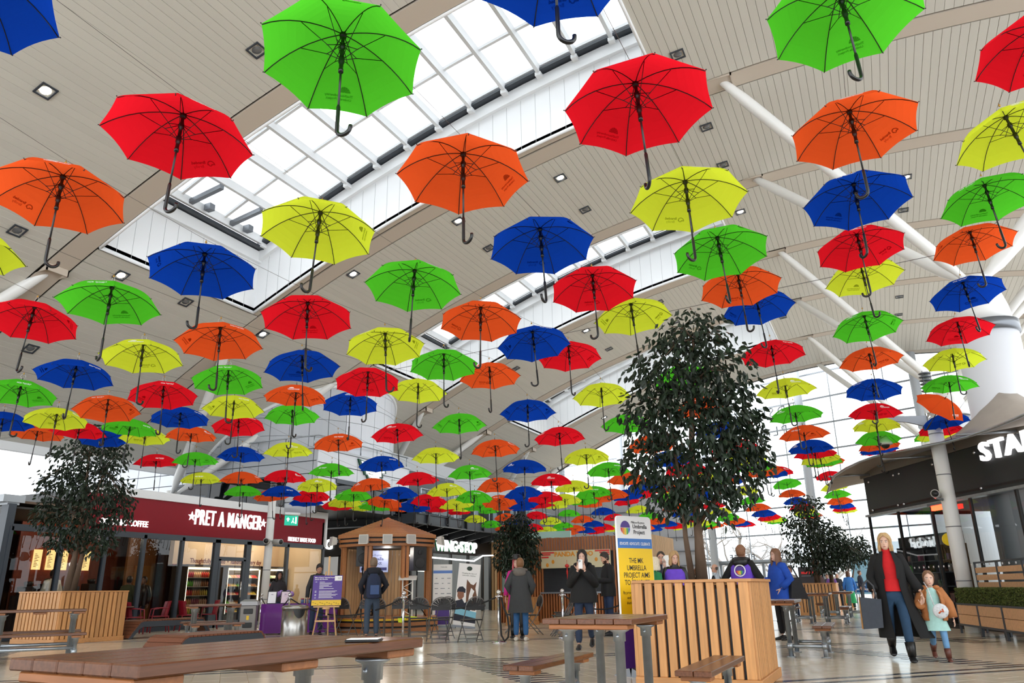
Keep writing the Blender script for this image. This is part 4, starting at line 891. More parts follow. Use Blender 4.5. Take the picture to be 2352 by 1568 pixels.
# chilled cabinets with rows of packs
m_glow = mat('cabinet_light', (255, 232, 190), .4, emit=5.0); m_shelf = mat('cabinet_shelf', (150, 140, 128), .4, .4)
packc = [(214, 60, 50), (236, 150, 50), (240, 210, 90), (110, 180, 70), (230, 220, 200), (190, 130, 80), (180, 60, 90), (240, 190, 150)]
for ci, (ya, yb) in enumerate(((19.2, 20.7), (21.0, 22.7), (22.9, 24.1))):
    x = PX - 2.1; cb = thing('chilled_cabinet', ['lit chilled cabinet of bottles and juices, left of the cafe door', 'lit chilled cabinet of sandwiches seen through the cafe door', 'lit chilled cabinet of sandwiches behind the slim white post'][ci], 'fridge', (x, (ya + yb) / 2, 0), 0, 'chilled cabinets')
    b = MB(); b.box(x - .1, x, ya, yb, 0, 1.98); b.box(x, x + .6, ya, ya + .05, 0, 1.98); b.box(x, x + .6, yb - .05, yb, 0, 1.98); b.box(x, x + .6, ya, yb, 1.9, 1.98); b.box(x, x + .6, ya, yb, 0, .3); b.build('body', mat('cabinet_body', (70, 60, 52), .5), cb)
    for y in (ya + .07, yb - .07): b = MB(); b.box(x + .55, x + .58, y - .02, y + .02, .35, 1.85); b.build('light_strip', m_glow, cb)
    b = MB(); b.box(x + .02, x + .5, ya + .06, yb - .06, 1.84, 1.88); b.build('light_strip', m_glow, cb)
    for sz in range(5):
        z = .4 + sz * .29; b = MB(); b.box(x, x + .5, ya + .05, yb - .05, z - .02, z); b.build('shelf', m_shelf, cb)
        y = ya + .1
        b = MB(); k = 0
        while y < yb - .16:
            w = .07 if ci == 0 else .13; h = .19 if ci == 0 else .1; j = (int(y * 3) + sz * 3 + ci) % 8
            if ci == 0: b.lathe([(w * .42, 0), (w * .42, h * .7), (w * .2, h * .85), (w * .2, h)], 6, (x + .4, y + w / 2, z), j)
            else: b.add([(x + .3, y, z), (x + .48, y, z), (x + .48, y + w, z), (x + .3, y + w, z), (x + .36, y, z + h), (x + .36, y + w, z + h)], [(0, 3, 2, 1), (1, 2, 5, 4), (0, 4, 5, 3), (0, 1, 4), (2, 3, 5)], j)
            y += w + .012; k += 1
        b.build('packs', [mat('pack_%d' % q, packc[q], .4) for q in range(8)], cb, kind='stuff')
b = MB(); b.box(PX - 2.9, PX - 2.86, 18.3, 19.0, 0, 1.95); dd = b.build('door_7', mat('oak_door', (176, 120, 58), .5, vary=.1, stretch=(1, 1, .1)), kind='structure'); h = MB(); h.path([(PX - 2.82, 18.9, .95), (PX - 2.82, 18.9, 1.1)], .015, 6); h.build('handle', m_chrome, dd)
for y, e in ((15.2, 40), (20.3, 50), (22.8, 60)):
    l = bpy.data.lights.new('cafe_lamp', 'POINT'); l.energy = e * 1.6; l.color = (1, .82, .6); l.shadow_soft_size = .25; lo = bpy.data.objects.new('cafe_lamp', l); lo.location = (PX - 1.0, y, 3.0); COL.objects.link(lo)
# neighbouring dark glass front, set back and facing the camera
left = thing('dark_glass_shop', 'dark slate framed glass shop front at the left edge', 'shop front', (-24, 12.1, 0))
YL = 12.1
b = MB(); b.box(-34, PX, YL - .1, YL + .2, 3.22, 3.3); b.box(-34, PX + .05, YL - .25, YL + .3, 3.28, 3.46); b.build('roof_edge', mat('silver_edge', (150, 154, 158), .3, .5), left)
b = MB(); b.box(-34, PX, YL - .06, YL + .1, 2.3, 2.62); b.build('fascia_band', m_slate, left)
for x in (-33, -30.2, -27.4, -24.6, -22.2, -19.75): b = MB(); b.box(x - .14, x + .14, YL - .08, YL + .12, 0, 3.25); b.build('mullion', m_slate, left)
for a, c in zip((-33, -30.2, -27.4, -24.6, -22.2), (-30.2, -27.4, -24.6, -22.2, -19.75)):
    for z0, z1 in ((.1, 2.3), (2.62, 3.22)): b = MB(); b.add([(a, YL, z0), (c, YL, z0), (c, YL, z1), (a, YL, z1)], [(0, 1, 2, 3)]); b.build('pane', glass('dark_glass', (120, 132, 142), .7), left)
b = MB(); b.box(-34, PX - 6.4, YL + 4, YL + 4.1, 0, 3.4); b.box(-34, -33.9, YL, YL + 4, 0, 3.4); b.build('inner_wall', mat('dim_wall', (96, 92, 90), .7), left)
b = MB(); b.box(-34, PX - .1, YL + .2, YL + 4, 3.15, 3.2); b.build('inner_ceiling', mat('dim_ceiling', (70, 68, 66), .7), left)
b = MB(); b.box(-25.6, -23.9, YL + 2.0, YL + 2.05, .6, 2.0); b.build('wall_poster', mat('poster_beige', (190, 174, 150), .6), left)
# red screen in front of the glass
b = MB(); b.box(-21.9, -19.9, 11.0, 11.06, .1, 1.08); sc = thing('banner_screen', 'maroon cafe barrier screen behind the left planter', 'screen', (-20.9, 11.03, 0)); b.build('cloth', mat('maroon_cloth', (120, 12, 30), .7), sc)
b = MB(); b.path([(-21.9, 11.03, 0), (-21.9, 11.03, 1.12), (-19.9, 11.03, 1.12), (-19.9, 11.03, 0)], .02, 8); b.build('frame', m_grey, sc)

# upper storeys above the cafes: panelled front, round tower, glazed balcony
m_pan = mat('alu_panel', (182, 186, 192), 0.45, 0.15, per=('o', .03)); m_panw = mat('white_panel', (222, 226, 234), 0.45, per=('o', .02))
UX, UY, UZ0, UZ1 = -18.2, 21.9, 4.0, 6.05
up = thing('panelled_building', 'grey metal panelled upper building with dark windows and flat roof', 'building', (-22, 25, 0))
pj = 0.015
win = (-25.2, -19.6, 3.9, 5.15)                                     # dark window strip on the front
x = -34.0
b = MB(); b.box(-34, UX - .05, UY + .05, 32, UZ0, UZ1 - .02); b.build('wall_core', m_dark, up)
while x < UX - .1:
    x2 = min(x + 1.3, UX)
    for z0, z1 in ((UZ0 - .3, 4.15), (4.15, 5.15), (5.15, 5.6), (5.6, 6.05)):
        if z1 < 5.2 and win[0] - .2 < (x + x2) / 2 < win[1]: continue
        b = MB(); b.box(x + pj, x2 - pj, UY, UY + .06, z0 + pj, z1 - pj); b.build('panel', m_pan, up)
    x = x2
for a, c in ((-25.3, -23.4), (-23.4, -21.5), (-21.5, -19.6)):
    b = MB(); b.box(a, a + .06, UY - .03, UY + .08, 3.9, 5.15); b.box(c - .06, c, UY - .03, UY + .08, 3.9, 5.15); b.box(a, c, UY - .03, UY + .08, 5.08, 5.15); b.box(a, c, UY - .03, UY + .08, 3.9, 3.97); w = b.build('window', m_dark, up)
    b = MB(); b.add([(a, UY - .01, 3.9), (c, UY - .01, 3.9), (c, UY - .01, 5.15), (a, UY - .01, 5.15)], [(0, 1, 2, 3)]); b.build('pane', glass('dark_glass', (120, 132, 142), .7), w)
y = UY
while y < 27.9:
    y2 = min(y + 1.2, 28.0)
    for z0, z1 in ((UZ0, 5.05), (5.05, 5.55), (5.55, 6.05)):
        if z1 < 5.1 and y > 22.9: continue
        b = MB(); b.box(UX - .06, UX, y + pj, y2 - pj, z0 + pj, z1 - pj); b.build('panel', m_panw, up)
    y = y2
b = MB(); b.box(UX - .1, UX + .05, 23.0, 28.0, 4.9, 5.06); b.build('window_head', m_slate, up)
for a, c in ((23.05, 24.3), (24.3, 25.55), (25.55, 26.8), (26.8, 28.0)):
    b = MB(); b.box(UX - .08, UX, a, a + .07, 4.0, 4.92); b.box(UX - .08, UX, c - .07, c, 4.0, 4.92); w = b.build('window', m_dark, up)
    b = MB(); b.add([(UX - .03, a, 4.0), (UX - .03, c, 4.0), (UX - .03, c, 4.92), (UX - .03, a, 4.92)], [(0, 1, 2, 3)]); b.build('pane', glass('blue_glass', (120, 136, 156), .75), w)
b = MB(); b.box(-34, UX + .04, UY - .04, 28.05, UZ1, UZ1 + .08); b.build('coping', m_pan, up)
rl = thing('roof_railing', 'thin grey railing along the panelled building roof', 'railing', (-22, 22, UZ1))
b = MB(); b.path([(-33, UY + .1, UZ1 + .5), (UX - .1, UY + .1, UZ1 + .5), (UX - .1, 28, UZ1 + .5)], .025, 6); b.build('rail', m_galv, rl)
for k in range(11): b = MB(); xx = -32 + k * 1.35; b.path([(xx, UY + .1, UZ1 + .08), (xx, UY + .1, UZ1 + .5)], .022, 6); b.build('post', m_galv, rl)
for k in range(6): b = MB(); yy = UY + .5 + k * 1.1; b.path([(UX - .1, yy, UZ1 + .08), (UX - .1, yy, UZ1 + .5)], .022, 6); b.build('post', m_galv, rl)
# the tower, its panels one by one
tw = thing('round_tower', 'round silver panelled tower rising to the ceiling behind the railing', 'tower', (-22.6, 26, UZ1))
TC, TR_ = (-22.6, 26.0), 4.05
for k in range(20):
    a0, a1 = R(-150 + k * 10.5), R(-150 + (k + 1) * 10.5)
    for q in range(5):
        z0, z1 = 6.1 + q * .72, 6.1 + (q + 1) * .72
        am = (a0 + a1) / 2; xm = TC[0] + TR_ * math.cos(am)
        zc = arch(min(TC[0] + TR_ * math.cos(a0), TC[0] + TR_ * math.cos(a1))) + .1
        if z0 > zc: continue
        b = MB(); n = 3
        vs = [(TC[0] + (TR_ - d) * math.cos(a0 + .003 + (a1 - a0 - .006) * i / n), TC[1] + (TR_ - d) * math.sin(a0 + .003 + (a1 - a0 - .006) * i / n), z) for d in (0, .03) for z in (z0 + .008, z1 - .008) for i in range(n + 1)]; m = n + 1
        b.add(vs, [(i, i + 1, m + i + 1, m + i) for i in range(n)] + [(i, 2 * m + i, 2 * m + i + 1, i + 1) for i in range(n)] + [(m + i, m + i + 1, 3 * m + i + 1, 3 * m + i) for i in range(n)] + [(0, m, 3 * m, 2 * m), (n, 2 * m + n, 3 * m + n, m + n)], 0, False); b.build('panel', m_panw if k > 11 else m_pan, tw)
b = MB(); b.lathe([(TR_ - .04, 6.05), (TR_ - .04, 10.0)], 48, (TC[0], TC[1], 0), a0=R(-155), a1=R(70)); b.build('joint_backing', m_grey, tw)
b = MB(); b.path([(TC[0] + (TR_ + .03) * math.cos(R(-150 + 7 * i)), TC[1] + (TR_ + .03) * math.sin(R(-150 + 7 * i)), arch(TC[0] + TR_ * math.cos(R(-150 + 7 * i))) - .04) for i in range(31)], .07, 6); b.build('head_trim', m_white, tw)
# green winged emblem on the white side
em = thing('wing_emblem', 'green outlined white wing emblem high on the white wall', 'sign', (UX, 25.4, 5.5))
wing = [(24.25, 5.98), (24.75, 5.92), (25.1, 5.86), (25.35, 5.95), (25.55, 5.9), (25.7, 5.98), (26.1, 5.8), (26.15, 5.62), (25.9, 5.6), (25.95, 5.42), (25.7, 5.42), (25.75, 5.22), (25.5, 5.28), (25.3, 5.2), (25.1, 5.3), (24.95, 5.24), (24.8, 5.42), (24.7, 5.4), (24.6, 5.6), (24.45, 5.62)]
b = MB(); n = len(wing); b.add([(UX + .08, p[0], p[1]) for p in wing] + [(UX, p[0], p[1]) for p in wing], [tuple(range(n))] + [(i, n + i, n + (i + 1) % n, (i + 1) % n) for i in range(n)]); b.build('wing_outline', mat('emblem_green', (14, 74, 50), .4), em)
cx_, cz_ = 25.3, 5.6
w2 = [(cx_ + (p[0] - cx_) * .84, cz_ + (p[1] - cz_) * .84) for p in wing]
b = MB(); b.add([(UX + .1, p[0], p[1]) for p in w2] + [(UX + .07, p[0], p[1]) for p in w2], [tuple(range(n))] + [(i, n + i, n + (i + 1) % n, (i + 1) % n) for i in range(n)]); b.build('wing_face', m_lett, em)
b = MB()
for i in range(5): b.box(UX + .1, UX + .11, 24.55 + i * .06, 25.25, 5.86 - i * .1, 5.875 - i * .1)
b.build('feather_line', mat('emblem_green', (14, 74, 50), .4), em)

# black steel canopy and glass balcony beyond, over the wing shop
cn = thing('steel_canopy', 'black steel canopy with cantilever brackets over the wing shop', 'canopy', (-17.5, 31, 3.7))
b = MB(); b.box(-17.6, -17.5, 27.6, 44, 3.72, 4.12); b.box(-17.65, -17.42, 27.6, 44, 3.7, 3.74); b.box(-17.65, -17.42, 27.6, 44, 4.1, 4.14); b.build('edge_beam', m_dark, cn)
b = MB(); b.box(-24, -17.5, 27.5, 27.62, 3.72, 4.12); b.build('edge_beam', m_dark, cn)
b = MB(); b.box(-24, -17.6, 27.6, 44, 4.02, 4.1); b.build('deck', m_dark, cn)
for k in range(10):
    y = 28.4 + k * 1.7; b = MB(); b.add([(-17.45, y - .04, 3.9), (-17.45, y + .04, 3.9), (-19.4, y - .04, 3.9), (-19.4, y + .04, 3.9), (-17.45, y - .04, 3.74), (-17.45, y + .04, 3.74), (-19.4, y - .04, 3.35), (-19.4, y + .04, 3.35)], [(0, 1, 3, 2), (4, 6, 7, 5), (0, 2, 6, 4), (1, 5, 7, 3), (0, 4, 5, 1), (2, 3, 7, 6)]); b.box(-17.5, -17.38, y - .06, y + .06, 3.72, 4.12); b.build('bracket', m_black, cn)
bl = thing('glass_balustrade', 'glass balustrade with steel rail above the black canopy', 'balustrade', (-17.6, 33, 4.1))
b = MB(); b.path([(-17.6, 28, 5.2), (-17.6, 44, 5.2)], .03, 8); b.build('rail', m_galv, bl)
for k in range(11):
    y = 28 + k * 1.6; b = MB(); b.box(-17.63, -17.57, y - .03, y + .03, 4.1, 5.2); b.build('post', m_galv, bl)
    if k < 10: b = MB(); b.add([(-17.6, y + .05, 4.2), (-17.6, y + 1.55, 4.2), (-17.6, y + 1.55, 5.12), (-17.6, y + .05, 5.12)], [(0, 1, 2, 3)]); b.build('pane', glass('balcony_glass', (205, 226, 236), .85), bl)
b = MB(); b.box(-24, -20.2, 28.1, 46, 4.1, 7.2); bb = b.build('wall_left', mat('pale_render', (206, 210, 214), .6), kind='structure')
for k in range(7):
    y = 29 + k * 2.3; b = MB(); b.box(-20.2, -20.15, y, y + 1.7, 4.3, 6.0); w = b.build('window_%d' % (10 + k), m_dark, kind='structure'); b = MB(); b.box(-20.16, -20.14, y + .08, y + 1.62, 4.38, 5.92); b.build('pane', glass('blue_glass', (120, 136, 156), .75), w)
b = MB(); b.path([(-24, 21.6, 4.62), (-15.9, 28.2, 4.85)], .05, 8); tag(b.build('stay_bar', m_grey), 'long dark steel bar crossing in front of the upper windows', 'bar')

# wing shop below the canopy
ws = thing('wing_shop', 'black fronted wing restaurant with lit white lettering and green edges', 'shop front', (-19.4, 32, 0))
b = MB(); b.box(-19.5, -19.4, 27, 38.2, 2.72, 3.6); b.box(-24, -19.4, 26.95, 27.05, 2.45, 3.6); b.build('fascia', m_black, ws)
m_sgl = mat('sign_white', (255, 255, 255), .4, emit=1.6); m_green = mat('sign_green_glow', (20, 130, 70), .4, emit=.25)
b = MB(); put_text(b, 'WING\u2022STOP', (-19.4, 34.3, 2.86), (0, 1, 0), (0, 0, 1), .72, .05, .016, 3, 'CENTER', 1.03); b.build('lettering', m_sgl, ws)
b = MB(); put_text(b, 'WING', (-21.25, 26.95, 2.77), (1, 0, 0), (0, 0, 1), .57, .04, .012, 3, 'RIGHT', 1.0); b.build('lettering', m_sgl, ws)
b = MB(); put_text(b, 'WING\u2022STOP', (-19.4, 34.3, 2.86), (0, 1, 0), (0, 0, 1), .72, .02, .021, 2, 'CENTER', 1.03); b.build('letter_edge', m_green, ws)
b = MB(); b.path([(-19.3, 29, 2.55), (-19.3, 36, 2.45), (-19.3, 37, 2.75), (-19.3, 38.2, 2.8)], .04, 6); b.build('light_line', m_sgl, ws)
for y in (27.1, 28.4, 30.2, 32.0, 33.8, 35.6, 37.2, 38.1): b = MB(); b.box(-19.5, -19.38, y - .06, y + .06, 0, 2.75); b.build('mullion', m_black, ws)
for a, c in zip((27.1, 28.4, 30.2, 32.0, 33.8, 35.6, 37.2), (28.4, 30.2, 32.0, 33.8, 35.6, 37.2, 38.1)): b = MB(); b.add([(-19.42, a, .05), (-19.42, c, .05), (-19.42, c, 2.72), (-19.42, a, 2.72)], [(0, 1, 2, 3)]); b.build('pane', g_shop, ws)
for x in (-23.5, -22.2, -20.9, -19.5): b = MB(); b.box(x - .05, x + .05, 26.95, 27.05, 0, 2.5); b.build('mullion', m_black, ws)
b = MB(); b.box(-26, -25.9, 27, 39, 0, 3.5); b.box(-26, -19.5, 38.9, 39, 0, 3.5); b.build('inner_wall', mat('pale_inner', (196, 200, 204), .6), ws)
b = MB(); b.box(-26, -19.5, 27, 39, 3.4, 3.5); b.build('inner_ceiling', mat('dim_ceiling', (70, 68, 66), .7), ws)
for i, (x, y) in enumerate(((-21.2, 28.2), (-21.2, 30), (-22, 33), (-22.4, 35.5))):
    b = MB()
    for k in range(6): b.box(x, x + .04, y, y + .75 - .1 * (k % 3), 2.0 + k * .1, 2.03 + k * .1)
    b.build('light_tube', mat('tube_light', (255, 250, 235), .4, emit=4), ws)
b = MB(); b.box(-20.6, -20.5, 29.5, 31, 0, 2.6); b.build('slat_wall', mat('inner_slat', (170, 130, 84), .6, vary=.1, stretch=(1, 20, .2)), ws)
b = MB(); b.box(-23.0, -22.95, 27.6, 28.1, .9, 2.1); b.build('screen', mat('green_screen', (70, 210, 150), .4, emit=.9), ws)
for nm_, loc_, e_, c_, r_ in (('wing_shop_fill', (-21.5, 30, 3.0), 160, (1, .97, .92), .3), ('wing_shop_fill', (-21.5, 35, 3.0), 160, (1, .97, .92), .3), ('corner_cafe_fill', (3.6, 20.6, 2.8), 90, (1, .9, .8), .3), ('corner_cafe_fill', (5.4, 17.0, 2.8), 90, (1, .9, .8), .3), ('bandstand_lamp', (-12.9, 18.8, 2.1), 12, (1, .9, .8), .1)):  # wing shop and corner cafe: unseen lights added to brighten the interiors
    l = bpy.data.lights.new(nm_, 'POINT'); l.energy = e_; l.color = c_; l.shadow_soft_size = r_; lo = bpy.data.objects.new(nm_, l); lo.location = loc_; COL.objects.link(lo)
# vertical timber fins beside and behind
m_fin = mat('pale_timber_fin', (196, 158, 112), .55, vary=.12, scale=6, stretch=(8, 8, .4), per=('o', .08)); m_fin2 = mat('cedar_fin', (158, 96, 52), .55, vary=.15, scale=6, stretch=(8, 8, .4), per=('o', .1)); m_fin2i = mat('cedar_fin_far', (158, 96, 52), .55, vary=.15, scale=6, stretch=(8, 8, .4), per=('i', .1))
fw_ = thing('timber_screen', 'tall pale timber fin screen between wing shop and kiosk', 'screen', (-16.7, 38.3, 0))
b = MB(); b.box(-19.4, -14.0, 38.35, 38.45, 0, 3.5); 
b.build('backing', m_dark, fw_)
x = -19.4
while x < -14.0: b = MB(); b.box(x, x + .12, 38.2, 38.35, 0, 3.5); b.build('fin', m_fin, fw_); x += .19

# timber kiosk with roller shutter
kx0, kx1, ky, kz = -11.85, -6.6, 23.8, 2.62
ki = thing('food_kiosk', 'cedar slatted food kiosk with closed dark shutter and painted sign', 'kiosk', ((kx0 + kx1) / 2, ky, 0))
b = MB(); b.box(kx0, kx1 - .06, ky + .08, ky + 3.2, 0, kz - .45); b.build('core', m_dark, ki)
x = kx0
while x < kx1 - .03:
    lo, hi = (-10.25, -7.75) if True else 0, 0
    segs = [(0, kz)] if not (-10.22 < x < -7.85) else [(0, .9), (1.62, 1.72), (2.16, kz)]
    if -11.75 < x < -10.95: segs = [(0, .92), (2.3, kz)]
    for a, c in segs:
        if c - a < .2: continue
        b = MB(); b.box(x, x + .055, ky - .03, ky + .08, a, c + random.uniform(-.015, .015)); b.build('slat', m_fin2, ki)
    x += .095
y = ky
while y < ky + 3: b = MB(); b.box(kx1 - .06, kx1 + .02, y, y + .07, 0, kz); b.build('slat', m_fin, ki); y += .095
b = MB(); b.box(-10.22, -7.85, ky - .1, ky - .04, 1.66, 2.2); sg = b.build('signboard', mat('sign_cream', (214, 206, 172), .6), ki)
m_or = mat('sign_orange', (226, 150, 40), .5); m_rd = mat('sign_red', (216, 52, 50), .5)
b = MB(); put_text(b, 'PANDA WOO', (-9.08, ky - .1, 2.02), (1, 0, 0), (0, 0, 1), .2, .006, .006, 2, 'CENTER', 1.05); b.build('lettering', m_or, sg)
b = MB()
for k, (a, c, z) in enumerate(((-10.2, -9.75, 2.12), (-10.2, -9.88, 2.06), (-10.2, -9.95, 1.98), (-8.35, -7.87, 2.14), (-8.2, -7.87, 2.08), (-8.08, -7.87, 2.02))): b.box(a, c, ky - .108, ky - .1, z, z + .045)
b.build('cloud_band', m_rd, sg)
b = MB()
for x_, z_ in ((-9.8, 1.86), (-10.0, 1.76), (-8.32, 1.9)): b.ell((x_, ky - .1, z_), (.05, .008, .065), 10, 6)
b.build('lantern_print', m_or, sg)
b = MB(); 
for k in range(24): b.box(-10.18, -7.9, ky - .02 + .012 * (k % 2), ky + .03, .94 + k * .029, .965 + k * .029)
b.build('shutter', mat('shutter_black', (30, 34, 40), .45), ki)
b = MB(); b.box(-10.25, -7.82, ky - .16, ky + .05, .88, .93); b.build('counter_shelf', m_grey, ki)
b = MB(); b.box(-11.72, -10.97, ky - .0, ky + .03, .94, 2.28); b.build('side_window', mat('window_green', (120, 150, 142), .25), ki)
b = MB(); b.ell((-9.28, ky - .2, 1.72), (.07, .07, .06), 10, 6); b.path([(-9.28, ky - .2, 1.9), (-9.28, ky - .2, 1.78)], .006, 5); b.path([(-9.28, ky - .2, 1.66), (-9.28, ky - .2, 1.3)], .016, 6); b.path([(-9.28, ky - .2, 1.58), (-9.28, ky - .2, 1.46)], .03, 6); tag(b.build('red_lantern', m_rd), 'small red tasselled lantern hanging under the kiosk sign', 'lantern')
b = MB(); b.box(-34, -9.6, 46, 46.3, 0, 6.4); b.build('wall_2', mat('grey_render', (176, 178, 182), .6), kind='structure')
for z in (2.2, 3.0, 3.8, 4.6, 5.4, 6.35): b = MB(); b.box(-34, -9.6, 45.9, 46.0, z, z + .05); b.build('trim_%d' % int(40 + z * 10), m_grey, kind='structure')
b = MB(); b.box(-14.2, -11.6, 30.0, 30.1, 2.2, 3.3); b.build('window_30', mat('pale_teal', (160, 196, 190), .3), kind='structure')

# cafe on the right: dark fascia with big letters, membrane roof, glass below
A0, A1 = Vector((-0.29, 24.9, 0)), Vector((6.2, 12.47, 0)); DA = (A1 - A0).normalized(); NA = Vector((-DA.y, DA.x, 0)) * -1
if NA.x > 0: NA = -NA
LA = (A1 - A0).length
def ap(s, z, off=0.0): return A0 + DA * s + NA * off + Vector((0, 0, z))
rc = thing('corner_cafe', 'black fronted corner cafe with big white letters and membrane roof', 'shop front', tuple(ap(5, 0)))
m_fas = mat('charcoal_fascia', (36, 37, 40), .45)
b = MB(); b.obox(ap(LA / 2, 3.47, -.1), DA * (LA / 2), NA * .1, (0, 0, .53)); b.obox(ap(.05, 3.47, -1.5), DA * .05, NA * 1.5, (0, 0, .53)); b.build('fascia', m_fas, rc)
b = MB(); b.obox(ap(LA / 2, 2.91, 0), DA * (LA / 2), NA * .12, (0, 0, .03)); b.build('fascia_trim', m_galv, rc)
b = MB(); b.obox(ap(LA / 2, 4.12, -.2), DA * (LA / 2 + .2), NA * .2, (0, 0, .11)); b.build('eaves_beam', mat('eaves_taupe', (112, 106, 98), .6), rc)
b = MB(); put_text(b, 'STARBUCKS', ap(5.54, 3.62), DA, (0, 0, 1), .57, .04, .012, 3, 'LEFT', 1.3, spacing=1.1); b.build('lettering', mat('letters_lit', (255, 255, 255), .4, emit=1.2), rc)
b = MB()
for s in (.3, 1.7, 2.0, 3.6, 5.3, 7.2):
    for z in (3.05, 3.86): b.ell(ap(s, z, .01), (.04, .04, .04), 8, 6)
b.build('fixing_stud', m_chrome, rc, kind='stuff')
k = 0; s = 0.0
while s < LA - .1:
    b = MB(); b.obox(ap(s, 1.45), DA * .03, NA * .03, (0, 0, 1.45)); b.build('mullion', m_black, rc)
    e = min(s + 1.6, LA); b = MB(); b.add([ap(s, .05), ap(e, .05), ap(e, 2.9), ap(s, 2.9)], [(0, 1, 2, 3)]); b.build('pane', g_shop, rc); s += 1.6
b = MB(); b.obox(ap(LA / 2, .04), DA * (LA / 2), NA * .05, (0, 0, .06)); b.build('sill_rail', m_black, rc)
b = MB(); 
for s in range(60): b.lathe([(.028, 0), (.028, .002)], 8, tuple(ap(.2 + s * .22, 1.4, .004))) if False else b.obox(ap(.2 + s * .22, 1.42, .006), DA * .022, NA * .002, (0, 0, .022))
b.build('glass_manifestation', m_white, rc, kind='stuff')
b = MB(); b.obox(ap(LA / 2, 1.5, -4.2), DA * (LA / 2), NA * .05, (0, 0, 1.5)); b.build('inner_wall', mat('cafe_dark_wall', (66, 58, 52), .6), rc)
b = MB(); b.obox(ap(LA / 2, 3.05, -2.1), DA * (LA / 2), NA * 2.1, (0, 0, .03)); b.build('inner_ceiling', mat('cafe_brown_ceiling', (110, 66, 48), .6), rc)
b = MB(); b.obox(ap(1.2, 2.1, -.95), DA * 1.5, NA * .05, (0, 0, .2)); sgn = b.build('hanging_sign', m_black, rc)
b = MB(); put_text(b, 'lachoid', ap(1.05, 1.97, -.86), DA, (0, 0, 1), .38, .02, .004, 2, 'CENTER', 1.0, spacing=1.12); b.build('lettering', m_lett, sgn)
b = MB(); b.ell(ap(2.45, 2.1, -.75), (.16, .16, .16), 16, 10); b.build('yellow_disc', mat('yellow_lamp', (250, 200, 30), .5, emit=.6), rc)
# shelves of goods in the window
sh_ = thing('display_shelves', 'black shelving of mugs and packets inside the right cafe window', 'shelf', tuple(ap(1.2, 0, -.9)))
b = MB()
for z in (.15, .55, .95, 1.3, 1.6): b.obox(ap(1.25, z, -.9), DA * 1.35, NA * .2, (0, 0, .012))
b.build('board', m_black, sh_)
for s in (-.08, .6, 1.25, 1.9, 2.58): b = MB(); b.obox(ap(s, 1.0, -.9), DA * .02, NA * .2, (0, 0, 1.0)); b.build('upright', m_black, sh_)
gc = [(236, 236, 232), (90, 230, 70), (214, 150, 130), (60, 60, 62), (210, 60, 110), (200, 190, 170), (40, 120, 60), (120, 90, 150)]
gi = 0; gn = ['white', 'bright green', 'pinkish tan', 'charcoal', 'magenta', 'beige', 'dark green', 'purple']
for z, h in ((.16, .25), (.56, .22), (.96, .16), (1.31, .2), (1.61, .16)):
    s = .0; si_ = 0
    while s < 2.4:
        if random.random() < .75:
            g = MB(); c = gi % 8; w = random.uniform(.05, .09)
            if gi % 3 == 0: g.obox(ap(s + w, z + h / 2, -.86), DA * w, NA * .06, (0, 0, h / 2))
            else: p = ap(s + w, z, -.86); g.lathe([(w * .8, 0), (w * .85, h * .8), (w * .7, h * .82), (w * .7, h)], 9, tuple(p))
            o = g.build('packet' if gi % 3 == 0 else 'mug', mat('goods_%d' % c, gc[c], .4)); tag(o, '%s %s on the %s shelf of the cafe window, %s along' % (gn[c], 'packet' if gi % 3 == 0 else 'mug', {.16: 'lowest', .56: 'second', .96: 'third', 1.31: 'fourth', 1.61: 'top'}[z], ORD[min(12, si_)]), 'goods', 'goods on the window shelves'); gi += 1; si_ += 1
        s += random.uniform(.15, .24)
b = MB(); b.obox(ap(3.85, 2.78, .18), DA * .3, NA * .04, (0, 0, .06)); hh = b.build('lamp', mat('heater_glow', (255, 40, 20), .4, emit=14), None)
ht = thing('heater', 'glowing red infra-red heater bar under the black fascia', 'heater', tuple(ap(4.2, 2.8, .18))); hh.parent = ht; hh.matrix_basis = Matrix.Translation(-Vector(ht.location))
b = MB(); b.obox(ap(3.85, 2.86, .2), DA * .36, NA * .08, (0, 0, .03)); b.build('hood', m_grey, ht)
ex = thing('exit_sign', 'green running man exit sign inside the right cafe', 'sign', tuple(ap(8.4, 2.55, -.8)))
b = MB(); b.obox(ap(8.4, 2.6, -.8), DA * .18, NA * .02, (0, 0, .12)); b.build('panel', mat('exit_green', (20, 160, 130), .4, emit=.8), ex)
b = MB(); o_ = ap(8.4, 2.6, -.775); ey_ = Vector((0, 0, 1)); A = lambda u, v: o_ + DA * u + ey_ * v
b.add([A(-.12, -.03), A(-.08, -.03), A(-.08, .03), A(-.05, .03), A(-.1, .085), A(-.15, .03), A(-.12, .03)], [(0, 1, 2, 3, 4, 5, 6)]); b.ell(A(.06, .06), (.015, .01, .015), 8, 5); b.path([A(.06, .04), A(.05, -.01), A(.02, -.06)], .012, 5); b.path([A(.05, -.01), A(.1, -.06)], .012, 5); b.path([A(.02, .02), A(.1, .0)], .01, 5); b.add([A(.12, -.08), A(.15, -.08), A(.15, .09), A(.12, .09)], [(0, 1, 2, 3)]); b.build('pictogram', m_lett, ex)
